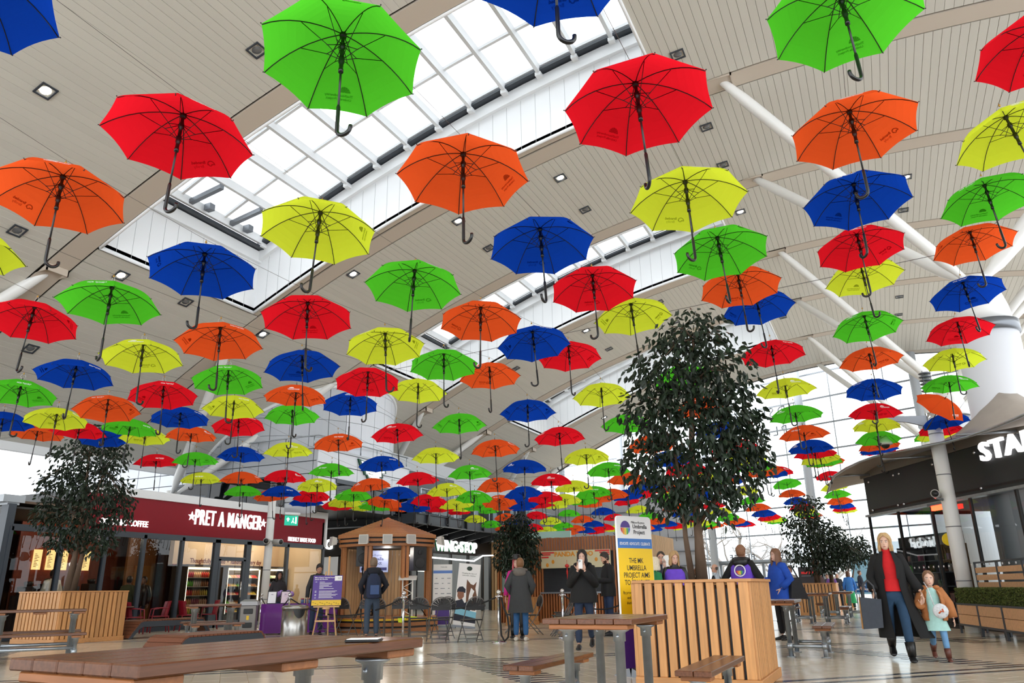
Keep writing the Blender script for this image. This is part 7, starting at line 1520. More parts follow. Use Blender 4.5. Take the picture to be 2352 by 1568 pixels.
BIG = [(-1.84, 9.35, 4.12, 0.48, 0.34), (-2.21, 9.34, 3.67, 0.53, 0.5), (-1.66, 9.6, 3.66, 0.56, 0.56), (-2.47, 9.42, 3.12, 0.42, 0.48), (-1.94, 9.67, 3.11, 0.7, 0.59), (-1.51, 9.91, 3.0, 0.39, 0.62), (-2.66, 9.53, 2.56, 0.31, 0.34), (-2.11, 9.79, 2.55, 0.67, 0.5), (-1.59, 10.07, 2.46, 0.36, 0.5), (-2.42, 9.79, 2.16, 0.34, 0.31), (-2.0, 10.01, 2.1, 0.48, 0.36), (-1.3, 10.06, 2.86, 0.17, 0.34), (-1.24, 10.19, 2.59, 0.14, 0.25)]
BST = [[(-2.2, 10.33, 1.06), (-2.16, 10.17, 1.6), (-2.12, 9.98, 2.18), (-2.05, 9.76, 2.88), (-1.94, 9.58, 3.52), (-1.85, 9.43, 4.06)], [(-2.31, 10.28, 1.06), (-2.31, 10.08, 1.65), (-2.27, 9.91, 2.19), (-2.28, 9.67, 2.83), (-2.28, 9.49, 3.31)], [(-2.15, 10.06, 1.92), (-1.84, 9.98, 2.55), (-1.6, 9.89, 3.09)], [(-2.12, 10.11, 1.81), (-1.6, 10.13, 2.44), (-1.38, 10.08, 2.87)]]
fig_tree('tall bushy dark green fig tree rising from the big right planter', BIG, BST, .925, 4300, 1, .1, 296, (.062, .036))
LB = [(-18.05, 12.88, 4.95, 0.62, 0.34), (-18.38, 12.91, 4.42, 0.9, 0.51), (-17.62, 13.27, 4.41, 0.45, 0.56), (-18.99, 12.85, 3.78, 0.68, 0.51), (-18.19, 13.27, 3.67, 0.96, 0.68), (-19.41, 12.93, 3.04, 0.45, 0.51), (-18.61, 13.34, 2.92, 0.9, 0.56), (-17.7, 13.66, 3.23, 0.45, 0.68), (-19.1, 13.3, 2.39, 0.56, 0.34), (-18.34, 13.67, 2.38, 0.56, 0.45)]
LST = [[(-19.1, 13.6, 1.1), (-18.94, 13.53, 1.96), (-18.59, 13.31, 3.03), (-18.23, 12.98, 4.42)], [(-19.0, 13.66, 1.1), (-18.78, 13.61, 1.96), (-18.53, 13.42, 2.81), (-17.92, 13.24, 4.09)]]
fig_tree('bushy dark fig tree in the left planter before the cafe', LB, LST, .934, 3700, 2, .12, 0, (.09, .07))
fig_tree('fig tree in the middle, in front of the kiosk', [(-10.18, 21.82, 2.99, 0.47, 0.34), (-10.42, 21.89, 2.48, 0.57, 0.54), (-10.05, 22.07, 2.47, 0.51, 0.54), (-10.57, 22.03, 1.9, 0.51, 0.47), (-10.08, 22.26, 1.9, 0.46, 0.47)], [[(-10.45, 22.5, .72), (-10.42, 22.27, 1.45), (-10.27, 21.92, 2.6)], [(-10.38, 22.5, .72), (-10.3, 22.3, 1.5), (-10.1, 22.0, 2.3)]], .985, 2800, 3, .12, 0, (.05, .035))
fig_tree('fig tree in the second right planter, left of the pair', [(-2.35, 29.31, 3.73, 0.62, 0.39), (-2.53, 29.49, 3.0, 0.77, 0.7), (-2.09, 29.81, 2.69, 0.62, 0.85), (-2.74, 29.71, 2.11, 0.62, 0.46), (-2.22, 30.06, 1.81, 0.62, 0.46)], [[(-2.36, 30.2, 1.04), (-2.39, 29.99, 1.81), (-2.36, 29.52, 3.14)], [(-2.3, 30.2, 1.04), (-2.2, 29.9, 2.0), (-2.1, 29.8, 2.7)]], 1.03, 2200, 4, .14, 0, (.08, .05))
fig_tree('smaller fig tree at the back of the second right planter', [(-1.74, 32.31, 2.65, 0.5, 0.58), (-1.99, 32.43, 2.02, 0.58, 0.58), (-1.35, 32.64, 2.25, 0.5, 0.5)], [[(-2.04, 32.7, 1.04), (-1.99, 32.54, 1.71), (-1.8, 32.4, 2.5)]], .965, 1300, 5, .14, 0, (.07, .05))
fig_tree('furthest fig tree, in the distant planter by the uniformed man', [(-1.34, 42.9, 2.83, 0.65, 0.65), (-1.01, 43.21, 2.41, 0.55, 0.44), (-1.73, 42.94, 2.22, 0.65, 0.44)], [[(-1.95, 43.2, 1.04), (-1.85, 43.1, 1.7), (-1.5, 43.0, 2.6)], [(-1.8, 43.2, 1.04), (-1.5, 43.1, 2.0)]], .965, 1000, 6, .16, 0, (.06, .05))
m_bare = mat('bare_bark', (150, 140, 132), .9, vary=.15)
def bare_tree(label, x, y, h, seed):
    rnd = random.Random(seed); o = thing('bare_tree', label, 'tree', (x, y, -.25), 0, 'bare trees outside'); b = MB(); tk = MB()
    def grow(p, d, l, r, lv):
        q = p + d * l + Vector((0, 0, l * .05)); m = p.lerp(q, .5) + Vector((rnd.gauss(0, .06), rnd.gauss(0, .06), 0)) * l
        (tk if lv == 0 else b).path([p, m, q], [r, r * .85, r * .7], 6 if lv < 2 else 3, cap=False)
        if lv < 7:
            for k in range(2 if lv > 0 else 4):
                a = Vector((rnd.gauss(0, 1), rnd.gauss(0, 1), rnd.gauss(.25, .5))).normalized(); grow(q if k < 2 else m, (d * .62 + a * .75).normalized(), l * rnd.uniform(.6, .82), r * .66, lv + 1)
    grow(Vector((x, y, -.25)), Vector((rnd.gauss(0, .06), rnd.gauss(0, .06), 1)).normalized(), h * .27, h * .022, 0)
    tk.build('trunk', m_bare, o); b.build('branches', m_bare, o)
for i, (x, y, h, l) in enumerate(((-20.3, 76, 10, 'bare winter tree outside, left of the big tree trunk'), (-14.6, 84, 11, 'bare winter tree outside, seen just right of the big trunk'), (-26, 86, 12, 'bare winter tree outside, behind the yellow panel'), (-17.5, 92, 12, 'bare winter tree outside, behind the two trunks'), (-11, 90, 11, 'bare winter tree outside, above the entrance lettering'), (-33, 88, 11, 'bare winter tree outside, above the kiosk'), (-6, 92, 11, 'bare winter tree outside, behind the second right planter'))): bare_tree(l, x, y, h, 20 + i)
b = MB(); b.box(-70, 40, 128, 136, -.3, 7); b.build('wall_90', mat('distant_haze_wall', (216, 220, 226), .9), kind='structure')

# ---------------------------------------------------------------- people
EYEW = mat('eye_white', (235, 232, 228), .3); DARKE = mat('eye_dark', (30, 24, 22), .3); LIP = mat('lip', (160, 84, 78), .5)
def cl(col, rough=.8): return mat('cloth_%d_%d_%d' % col, col, rough, vary=.08, scale=18)
def sk(col): return mat('skin_%d_%d_%d' % col, col, .5)
HEAD = [(-.035, .048, .028, .05), (-.01, .04, .05, .05), (0.0, .034, .086, .052), (.018, .054, .092, .062), (.045, .065, .09, .076), (.085, .071, .087, .09), (.115, .074, .084, .097), (.155, .073, .082, .1), (.19, .061, .066, .086), (.212, .038, .038, .055), (.224, .008, .008, .012)]
def head_pt(z, a, grow=0.0, rows=HEAD):
    for r0, r1 in zip(rows, rows[1:]):
        if z <= r1[0]: break
    t = max(0, min(1, (z - r0[0]) / (r1[0] - r0[0]))); w, f, b = [r0[i] + (r1[i] - r0[i]) * t for i in (1, 2, 3)]
    s = math.sin(a); return Vector(((w + grow) * math.cos(a), -((f if s > 0 else b) + grow) * s, z))
def hand(mb, w, d, side, s, curl=.6, palm=None):
    """palm, four unequal bent fingers and a thumb leaving the side of the palm"""
    d = Vector(d).normalized(); n = Vector(palm or (-side, 0, 0)); n = (n - d * n.dot(d)).normalized(); x = d.cross(n); w = Vector(w)
    Mx = Matrix((x, n, d)).transposed(); mb.ell(w + d * .05 * s, (.042 * s, .016 * s, .055 * s), 8, 6, 0, Mx)
    for i, L in enumerate((.068, .078, .072, .056)):
        p = w + d * .088 * s + x * (-.03 + .02 * i) * s; pts = [p - d * .02 * s]; q = p; dd = d
        for k, f in enumerate((.45, .32, .23)): q = q + dd * L * f * s; pts.append(q); dd = (dd + n * curl * .55).normalized()
        mb.path(pts, [.0095 * s, .009 * s, .008 * s, .006 * s], 6, 0)
    sg = -1; p = w + d * .03 * s + x * sg * .036 * s; t = (d * .7 + x * sg * .7 + n * .3).normalized(); mb.path([p - t * .01 * s, p + t * .035 * s, p + (t * .035 + (t + n * .5).normalized() * .03) * s], [.012 * s, .0105 * s, .007 * s], 6, 0)
ARMS = {'down': ((.24, .03, 1.13), (.26, -.05, .89), (0, -.15, -1)), 'pocket': ((.29, .07, 1.14), (.2, -.1, .97), (-.3, -.3, -1)), 'hold': ((.25, -.02, 1.13), (.07, -.27, 1.12), (-.5, -.8, .1)), 'phone': ((.23, -.12, 1.13), (.06, -.3, 1.37), (-.25, -.15, 1)), 'hip': ((.33, .06, 1.14), (.21, -.08, 1.0), (-.5, -.4, -.6)), 'fold': ((.24, -.06, 1.13), (-.04, -.22, 1.16), (-1, .1, 0)), 'out': ((.28, 0, 1.16), (.36, -.08, .95), (.2, -.1, -1))}
LEGS = {'stand': (((.1, -.01, .49), (.11, .02, .085)), ((-.1, -.01, .49), (-.11, .02, .085))), 'walk': (((.1, -.14, .5), (.11, -.2, .085)), ((-.1, .02, .5), (-.1, .3, .2))), 'walk2': (((.1, .02, .5), (.1, .26, .16)), ((-.1, -.14, .5), (-.1, -.18, .085))), 'sit': (((.1, -.4, .5), (.1, -.42, .085)), ((-.1, -.4, .5), (-.1, -.42, .085)))}
def loft(mb, rings, n=20, m=0, gap=None, smooth=True):
    """rings (z, half width, half depth, y offset[, x offset]); gap = front opening half-angle per ring"""
    vs = []; k = len(rings); nn = n if gap is None else n + 1
    for i, r in enumerate(rings):
        z, w, d, yo = r[:4]; xo = r[4] if len(r) > 4 else 0
        for j in range(nn):
            a = 2 * math.pi * j / n if gap is None else -math.pi / 2 + gap[i] + (2 * math.pi - 2 * gap[i]) * j / n
            ca, sa = math.cos(a), math.sin(a); e = .82; vs.append((xo + w * math.copysign(abs(ca) ** e, ca), yo + d * math.copysign(abs(sa) ** e, sa), z))
    mb.add(vs, [(i * nn + j, i * nn + (j + 1) % nn, (i + 1) * nn + (j + 1) % nn, (i + 1) * nn + j) for i in range(k - 1) for j in range(n)], m, smooth)
    if gap is None: mb.add([vs[j] for j in range(n)], [tuple(range(n))[::-1]], m); mb.add([vs[(k - 1) * n + j] for j in range(n)], [tuple(range(n))], m)
def person(label, x, y, rz, H=1.7, skin_c=(214, 166, 140), hair=(60, 44, 34), style='short', top=(30, 30, 34), top_kind='jacket', legs='stand', leg_c=(40, 56, 84), shoe=(24, 24, 26), armL='down', armR='down', turn=0, nod=0, bulk=1.0, headk=1.0, hem=.84, z0=0.0, skirt=None, tab=None, beard=None, glasses=False, under=None, collar=None, boots=False, lean=0.0, coatgap=.5, hood=None, scarf=None):
    s = H / 1.7; o = thing('person', label, 'person', (x, y, z0), rz, None); S = lambda p: Vector(p) * s
    AL, AR_ = [[S(p) for p in ARMS[armL]] if isinstance(armL, str) else [S(p) for p in armL], [S((-p[0], p[1], p[2])) for p in ARMS[armR]] if isinstance(armR, str) else [S(p) for p in armR]]
    (lk, la), (rk, ra) = [[S(q) for q in p] for p in LEGS[legs]]
    hz = 1.49 - (.0 if legs != 'sit' else 0)
    P = [S((0, 0, .93)), S((0, .01, 1.12)), S((0, .01, 1.3)), S((0, .01, 1.43)), S((0, 0, 1.52)), S((.15, .01, 1.395)), AL[0], AL[1], S((-.15, .01, 1.395)), AR_[0], AR_[1], S((.09, 0, .88)), lk, la, S((-.09, 0, .88)), rk, ra]
    E_ = [(0, 1), (1, 2), (2, 3), (3, 4), (3, 5), (5, 6), (6, 7), (3, 8), (8, 9), (9, 10), (0, 11), (11, 12), (12, 13), (0, 14), (14, 15), (15, 16)]
    rad = [.11, .1, .11, .075, .046, .05, .04, .028, .05, .04, .028, .075, .052, .036, .075, .052, .036]
    vs, fs = skin(P, E_, [r * s * .95 for r in rad], 1)
    b = MB(); b.add(vs, fs, 0, True)
    hs = s * headk; hb = S((0, -.012, 1.515)); RM = Matrix.Rotation(R(turn), 3, 'Z') @ Matrix.Rotation(R(nod), 3, 'X')
    T = lambda p: hb + RM @ (Vector(p) * hs)
    n = 18; hv = [T(head_pt(r[0], 2 * math.pi * j / n)) for r in HEAD for j in range(n)]; b.add(hv, [(i * n + j, i * n + (j + 1) % n, (i + 1) * n + (j + 1) % n, (i + 1) * n + j) for i in range(len(HEAD) - 1) for j in range(n)] + [tuple(range((len(HEAD) - 1) * n, len(HEAD) * n))], 0, True)
    b.add([T(p) for p in ((-.008, -.084, .105), (.008, -.084, .105), (.016, -.086, .062), (0, -.108, .066), (-.016, -.086, .062), (0, -.09, .054))], [(0, 4, 3), (0, 3, 1), (1, 3, 2), (4, 5, 3), (3, 5, 2)], 0, True)
    for sd in (-1, 1):
        b.ell(T((sd * .074, .012, .09)), (.01 * hs, .018 * hs, .03 * hs), 8, 6, 0, RM); b.ell(T((sd * .03, -.079, .103)), (.0135 * hs, .008 * hs, .0065 * hs), 8, 6, 1, RM); b.ell(T((sd * .03, -.0845, .103)), (.0062 * hs, .004 * hs, .006 * hs), 8, 5, 2, RM)
        b.add([T(p) for p in ((sd * .014, -.088, .118), (sd * .046, -.078, .12), (sd * .046, -.078, .126), (sd * .014, -.089, .124))], [(0, 1, 2, 3)], 2)
        if glasses: b.path([T((sd * .03 + .02 * math.cos(t), -.094, .102 + .015 * math.sin(t))) for t in [2 * math.pi * i / 12 for i in range(12)]], .0022 * hs, 4, 2, closed=True); b.path([T((sd * .05, -.09, .104)), T((sd * .076, .01, .1))], .0022 * hs, 4, 2)
    b.add([T(p) for p in ((-.022, -.0905, .036), (0, -.0955, .041), (.022, -.0905, .036), (.013, -.093, .029), (0, -.095, .027), (-.013, -.093, .029))], [(0, 1, 2, 3, 4, 5)], 3, True)
    for A, sd in ((AL, 1), (AR_, -1)): hand(b, A[1], A[2], sd, s * (1.0 if headk == 1 else 1.05), palm=(0, -1, 0) if abs(A[2].z) < .6 * s or A[2].z > 0 else None)
    b.build('body', [sk(skin_c), EYEW, DARKE, LIP], o, world=False)
    # hair
    if style != 'none':
        hm = mat('hair_%d_%d_%d' % hair, hair, .55, vary=.25, scale=30, stretch=(8, 8, 1)); h = MB(); g = .013 if style == 'short' else .02
        if style == 'balding': zr = [.05, .085, .115, .14]; fr = [1.5, 1.5, 1.6, 1.9]; g = .008
        elif style == 'short': zr = [.03, .06, .09, .12, .15, .175, .195, .213, .226]; fr = [1.75, 1.6, 1.45, 1.2, .85, .35, 0, 0, 0]
        else:
            lo_ = {'bob': -.03, 'long': -.13, 'vlong': -.2, 'curly': -.1}[style]; zr = [lo_, lo_ / 2, .0, .04, .08, .115, .145, .172, .195, .213, .228]; fr = [1.05, 1.0, .98, .95, .93, .9, .75, .4, 0, 0, 0]
        k = 20; vs = []
        for i, (z, f) in enumerate(zip(zr, fr)):
            for layer in (0, 1):
                for j in range(k + 1):
                    a = math.pi / 2 + f + (2 * math.pi - 2 * f) * j / k; zc = max(z, .045) if style not in ('short', 'balding') else z; p = head_pt(min(zc, .222), a, (g + (.022 if style == 'curly' else .006) * (abs(math.sin(j * 2.3 + i)) if style != 'short' else 0) + (.014 if z < .06 and style not in ('short', 'balding') else 0)) if layer == 0 else .001); p.z = z + (g * .6 if z > .2 and layer == 0 else 0); vs.append(T(p))
        w = k + 1; fs = []
        for i in range(len(zr) - 1):
            for j in range(k):
                a0 = (2 * i) * w + j; a1 = (2 * i + 2) * w + j; fs.append((a0, a0 + 1, a1 + 1, a1)); b0 = (2 * i + 1) * w + j; b1 = (2 * i + 3) * w + j; fs.append((b0, b1, b1 + 1, b0 + 1))
            for j in (0, k): a0 = 2 * i * w + j; a1 = (2 * i + 2) * w + j; fs.append((a0, a1, a1 + w, a0 + w))
        for j in range(k): fs.append((j, w + j, w + j + 1, j + 1))
        h.add(vs, fs, 0, True); q = (len(zr) - 1) * 2 * w; 
        if style != 'balding': h.add([vs[q + j] for j in range(k)], [tuple(range(k))], 0, True)
        h.build('hair', hm, o, world=False)
    if beard:
        h = MB(); vs = []; k = 14; zr = (-.012, .01, .03, .048)
        for i, z in enumerate(zr):
            for j in range(k + 1): a = math.pi / 2 - 1.45 + 2.9 * j / k; p = head_pt(max(z, .002), a, .006); p.z = z; vs.append(T(p))
        h.add(vs, [(i * (k + 1) + j, i * (k + 1) + j + 1, (i + 1) * (k + 1) + j + 1, (i + 1) * (k + 1) + j) for i in range(3) for j in range(k) if not (i >= 1 and 4 <= j <= 9)], 0, True); h.build('beard', mat('hair_%d_%d_%d' % beard, beard, .6), o, world=False)
    # trousers or tights, shoes
    vs, fs = skin([S((0, 0, .98)), S((0, 0, .9)), S((.095, 0, .82)), lk, la.lerp(lk, .33 if boots else .02), S((-.095, 0, .82)), rk, ra.lerp(rk, .33 if boots else .02)], [(0, 1), (1, 2), (2, 3), (3, 4), (1, 5), (5, 6), (6, 7)], [q * s * (.9 + .12 * bulk) for q in (.13, .14, .093, .07, .06, .093, .07, .06)], 1)
    t = MB(); t.add(vs, fs, 0, True); t.build('tights' if skirt else 'trousers', cl(leg_c), o, world=False)
    for A, K in ((la, lk), (ra, rk)):
        d = Vector((A.x * .15, -1, 0)).normalized(); sh = MB(); up_ = (K - A).normalized(); tilt = max(0, A.z / s - .085); dd = (d - Vector((0, 0, tilt * 4.5))).normalized(); N_ = 12; vs = []
        uu = dd.cross(Vector((1, 0, 0))); uu = uu if uu.z > 0 else -uu
        for q, wd, ht in ((-.075, .03, .06), (-.06, .043, .085), (0, .045, .09), (.06, .045, .07), (.12, .05, .05), (.165, .043, .04), (.19, .018, .025)):
            c = A + dd * q * s - uu * .085 * s + Vector((0, 0, 0))
            for j in range(N_): a = 2 * math.pi * j / N_; vs.append(c + Vector((1, 0, 0)) * wd * s * math.cos(a) + uu * s * (ht / 2 + ht / 2 * math.sin(a)))
        sh.add(vs, [(i * N_ + j, i * N_ + (j + 1) % N_, (i + 1) * N_ + (j + 1) % N_, (i + 1) * N_ + j) for i in range(6) for j in range(N_)] + [tuple(range(N_))[::-1], tuple(range(6 * N_, 7 * N_))], 0, True)
        if boots: sh.path([A - uu * .02 * s, A + up_ * .08 * s, A + up_ * .17 * s], [.052 * s, .062 * s, .068 * s], 12)
        sh.build('shoe', cl(shoe, .4), o, world=False)
    k = bulk
    # clothes on the trunk
    def sleeves(mb, rr=(.074, .06, .05), cuff=.93, m=0):
        for A, sd in ((AL, 1), (AR_, -1)):
            sp = S((sd * .145, .01, 1.4)); mb.path([sp - S((sd * .05, 0, -.01)), sp, sp.lerp(A[0], .5), A[0], A[0].lerp(A[1], .5), A[0].lerp(A[1], cuff)], [.06 * s * k, rr[0] * s * k, (rr[0] + rr[1]) / 2 * s * k, rr[1] * s * k, (rr[1] + rr[2]) / 2 * s * k, rr[2] * s * k], 12, m)
    def trunk(g=1.0, hem_=hem):
        R_ = []
        if hem_ < .8: R_ += [(hem_, .235 * k, .19 * k, .02), ((hem_ + .88) / 2, .215 * k, .17 * k, .01)]
        else: R_ += [(hem_, .192 * k, .14 * k, 0)]
        R_ += [(.95, .188 * k, .142 * k, 0), (1.08, .172 * k, .13 * k, 0), (1.22, .185 * k, .135 * k, .0), (1.34, .188 * (k + 1) / 2, .12 * k, .01), (1.41, .165, .092, .01), (1.455, .1, .07, .01), (1.49, .066, .062, 0)]
        return [(z * s, w * s * g, d * s * g, yo * s) for z, w, d, yo in R_]
    if top_kind == 'opencoat':
        u = MB(); loft(u, [(z * s, w * s, d * s, yo * s) for z, w, d, yo in ((.93, .155, .115, 0), (1.08, .15, .11, 0), (1.22, .16, .118, 0), (1.34, .15, .105, .01), (1.42, .12, .08, .01), (1.46, .07, .062, 0), (1.525, .056, .056, -.005))]); u.build('sweater', cl(under), o, world=False)
        c = MB(); lv = [(.3, .36, .24, .1, .1), (.42, .33, .22, .08, .07), (.6, .28, .19, .05, .04), (.8, .24, .165, .03, .02), (.98, .215, .15, .01), (1.15, .205, .145, 0), (1.28, .21, .145, .0), (1.37, .195, .125, .01), (1.425, .16, .1, .012), (1.46, .1, .085, .012), (1.49, .082, .08, .012)]
        loft(c, [tuple(v * s for v in q) for q in lv], 26, 0, [.38, .38, .4, .42, .42, .4, .4, .42, .5, .6, .7]); loft(c, [tuple(v * s * (1 if i in (0, 3, 4) else .955) for i, v in enumerate(q)) for q in lv], 26, 0, [.38, .38, .4, .42, .42, .4, .4, .42, .5, .6, .7]); sleeves(c, (.082, .07, .066), .9); c.build('coat', cl(top), o, world=False)
        l = MB()
        for sd in (-1, 1): l.add([S(p) for p in ((sd * .05, -.075, 1.49), (sd * .1, -.06, 1.48), (sd * .15, -.115, 1.28), (sd * .1, -.155, 1.1), (sd * .075, -.16, 1.1), (sd * .085, -.15, 1.28))], [(0, 1, 2, 5), (5, 2, 3, 4)], 0, True)
        l.build('lapel', cl(top), o, world=False)
    elif top_kind == 'puffer':
        d = MB(); loft(d, [(z * s, w * s, q * s, 0) for z, w, q in ((.6, .26, .22), (.75, .22, .18), (.9, .18, .145), (1.05, .15, .12), (1.25, .155, .12), (1.38, .15, .1), (1.43, .1, .08), (1.47, .06, .06))]); d.build('dress', cl(skirt), o, world=False)
        c = MB(); lv = []; 
        for i in range(17): z = .8 + .62 * i / 16; bl = abs(math.sin(math.pi * (i / 4))); lv.append((z, (.235 + .02 * bl) * (1 if z < 1.3 else 1 - (z - 1.3) * 2.2), (.2 + .02 * bl) * (1 if z < 1.3 else 1 - (z - 1.3) * 2.2), 0.01))
        G_ = [.55] * 17; loft(c, [tuple(v * s for v in q) for q in lv], 24, 0, G_); loft(c, [(q[0] * s, q[1] * s * .9, q[2] * s * .9, q[3] * s) for q in lv], 24, 0, G_); sleeves(c, (.115, .105, .09), .92)
        for sd in (-1, 1): c.ell(S((sd * .12, -.02, 1.47)), (.07 * s, .06 * s, .05 * s), 10, 6)
        c.build('jacket', cl(top), o, world=False)
    else:
        c = MB(); loft(c, trunk()); sleeves(c); c.build({'jacket': 'jacket', 'coat': 'coat', 'sweater': 'sweater'}[top_kind], cl(top), o, world=False)
        if skirt: d = MB(); loft(d, [(z * s, w * s, q * s, 0) for z, w, q in ((.3, .24, .2), (.6, .2, .17), (.85, .18, .14), (1.0, .15, .12))]); d.build('skirt', cl(skirt), o, world=False)
    if tab:
        c = MB(); R_ = [q for q in trunk(1.06, .92) if q[0] < 1.43 * s]; loft(c, R_); tb_ = c.build('tabard', cl(tab), o, world=False)
        e = MB(); [e.path([S((sd * .2, -.02, .95)), S((sd * .2, -.015, 1.2)), S((sd * .175, -.0, 1.41))], .006 * s, 5) for sd in (-1, 1)]; e.build('piping', m_wht, o, world=False)
    if hood: h = MB(); h.ell(S((0, .1, 1.43)), (.15 * s, .09 * s, .1 * s), 14, 8); h.path([S((.14 * math.cos(t), .02 + .09 * math.sin(t), 1.475 + .02 * math.sin(t))) for t in [math.pi * i / 10 - .3 for i in range(14)]], .035 * s, 8); h.build('hood', cl(hood), o, world=False)
    if scarf: h = MB(); h.path([S((.085 * math.cos(t), .0 + .08 * math.sin(t), 1.475)) for t in [2 * math.pi * i / 14 for i in range(14)]], .03 * s, 8, closed=True); h.build('collar', cl(scarf), o, world=False)
    return o
def face(x, y, tx, ty): return math.atan2(ty - y, tx - x) + math.pi / 2      # heading that looks from (x,y) at (tx,ty)
# foreground pair
wl = person('blonde woman walking in a long open black coat over a red sweater', .0, 12.75, R(3), 1.69, (222, 180, 158), (196, 160, 112), 'bob', (9, 9, 11), 'opencoat', 'walk', (30, 62, 92), (18, 18, 20), ((.25, .02, 1.14), (.36, -.08, .92), (.15, -.15, -1)), ((-.25, .04, 1.14), (-.25, -.1, .93), (-.2, -.3, -1)), under=(206, 20, 28), boots=True, turn=-10, bulk=1.0)
gl = person('little girl in a tan puffer jacket and mint dress holding the woman\'s hand', .49, 12.85, R(4), 1.12, (228, 186, 164), (128, 92, 66), 'short', (176, 112, 64), 'puffer', 'walk', (106, 152, 196), (96, 52, 40), ((.3, 0, 1.12), (.34, -.06, .84), (0, -.2, -1)), ((-.29, -.1, 1.1), (-.24, -.2, 1.13), (.35, -.15, .9)), skirt=(168, 212, 206), headk=1.34, boots=True)
tg = thing('tote_bag', 'dark grey tote bag with tan side hanging from the blonde woman\'s arm', 'bag', (-.33, 12.62, .42), R(10))
b = MB(); b.add([(-.13, -.1, 0), (.13, -.1, .02), (.13, .06, .02), (-.13, .06, 0), (-.12, -.07, .43), (.16, -.07, .4), (.16, .03, .4), (-.12, .03, .43)], [(0, 3, 2, 1), (0, 1, 5, 4), (1, 2, 6, 5), (2, 3, 7, 6)]); b.build('body', cl((58, 64, 74)), tg, world=False)
b = MB(); b.add([(-.133, -.1, 0), (-.133, .06, 0), (-.124, .03, .43), (-.124, -.07, .43)], [(0, 1, 2, 3)]); b.build('side', cl((196, 146, 88)), tg, world=False)
b = MB(); [b.path([(-.08, yy, .42), (-.04, yy + .01, .6), (.02, yy + .02, .66), (.08, yy + .01, .58), (.1, yy, .41)], .012, 6) for yy in (-.065, .025)]; b.build('handle', cl((72, 74, 80)), tg, world=False)
pz = thing('bag', 'round white patterned bag with an orange drawing across the girl\'s front', 'bag', (.56, 12.55, .66), R(5)); b = MB(); Mz = Matrix.Rotation(R(90), 3, 'X'); b.ell((0, 0, 0), (.1, .035, .1), 22, 8); b.build('body', mat('bag_white', (206, 210, 214), .5, vary=.2, scale=30), pz, world=False); b = MB(); b.path([(-.03, -.036, -.03), (.0, -.038, .0), (.03, -.036, -.01), (.02, -.037, .03)], .01, 6); b.build('drawing', mat('bag_orange', (206, 90, 40), .5), pz, world=False); b = MB(); b.path([(-.07, 0, .08), (-.1, .1, .3), (-.12, .22, .38)], .008, 5); b.build('strap', mat('bag_white', (206, 210, 214)), pz, world=False)
# woman photographing
ph = person('woman in a black fleece holding a white phone up to her face', -5.07, 13.67, face(-5.07, 13.67, -1.5, 0), 1.66, (220, 176, 156), (26, 20, 20), 'long', (13, 13, 15), 'jacket', 'walk2', (30, 46, 72), (22, 22, 24), 'phone', 'phone', bulk=1.32, nod=8, hem=.8, hood=(13, 13, 15))
pM = ph.matrix_basis; fo_ = thing('phone', 'white smartphone with black lenses held by the woman in black', 'phone', tuple(pM @ Vector((0, -.36, 1.44))), ph.rotation_euler.z); b = MB(); b.bbox(-.038, .038, -.005, .005, -.08, .08, .004); b.build('body', m_wht, fo_, world=False); b = MB(); [b.path([(qx, -.004, qz), (qx, -.009, qz)], .008, 10) for qx, qz in ((-.02, .06), (-.02, .04), (-.002, .05))]; b.build('lens', m_black, fo_, world=False)
person('bearded man in a dark jacket looking down, behind the woman with the phone', -5.95, 17.7, face(-5.95, 17.7, -9.5, 15), 1.8, (214, 164, 140), (40, 30, 26), 'short', (14, 15, 19), 'jacket', 'stand', (30, 48, 82), (24, 26, 34), 'hold', 'hold', bulk=1.08, nod=22, beard=(62, 40, 30), hem=.8, collar=(24, 25, 30))
person('woman seen from behind in a long grey coat with a fur hood', -7.18, 15.5, face(-7.18, 15.5, -9, 22), 1.63, (214, 170, 150), (128, 90, 56), 'short', (54, 56, 58), 'coat', 'stand', (44, 92, 142), (206, 200, 190), 'pocket', 'pocket', bulk=1.22, hem=.58, hood=(104, 98, 92))
hw = person('woman in a black hat and magenta coat, half hidden by the grey coat woman', -7.66, 16.35, face(-7.66, 16.35, -6.4, 12), 1.68, (214, 170, 150), (200, 84, 96), 'long', (190, 28, 128), 'coat', 'stand', (22, 22, 24), (20, 20, 22), 'hold', 'down', hem=.6, boots=True, scarf=(120, 112, 106))
b = MB(); b.lathe([(.2, 0), (.2, .012), (.095, .015), (.09, .1), (.06, .115)], 22); ht_ = tag(b.build('hat', cl((18, 18, 20))), 'black wide brimmed hat on the woman in magenta', 'hat'); ht_.location = hw.matrix_basis @ Vector((0, -.01, 1.675))
mr = person('man from behind in a dark jacket and jeans beside the easel', -10.75, 15.15, face(-10.75, 15.15, -14.5, 18.5), 1.73, (206, 150, 126), (116, 96, 78), 'short', (14, 17, 30), 'jacket', 'stand', (52, 66, 84), (34, 32, 32), 'pocket', 'pocket', bulk=1.08, hem=.86, hood=(14, 17, 30))
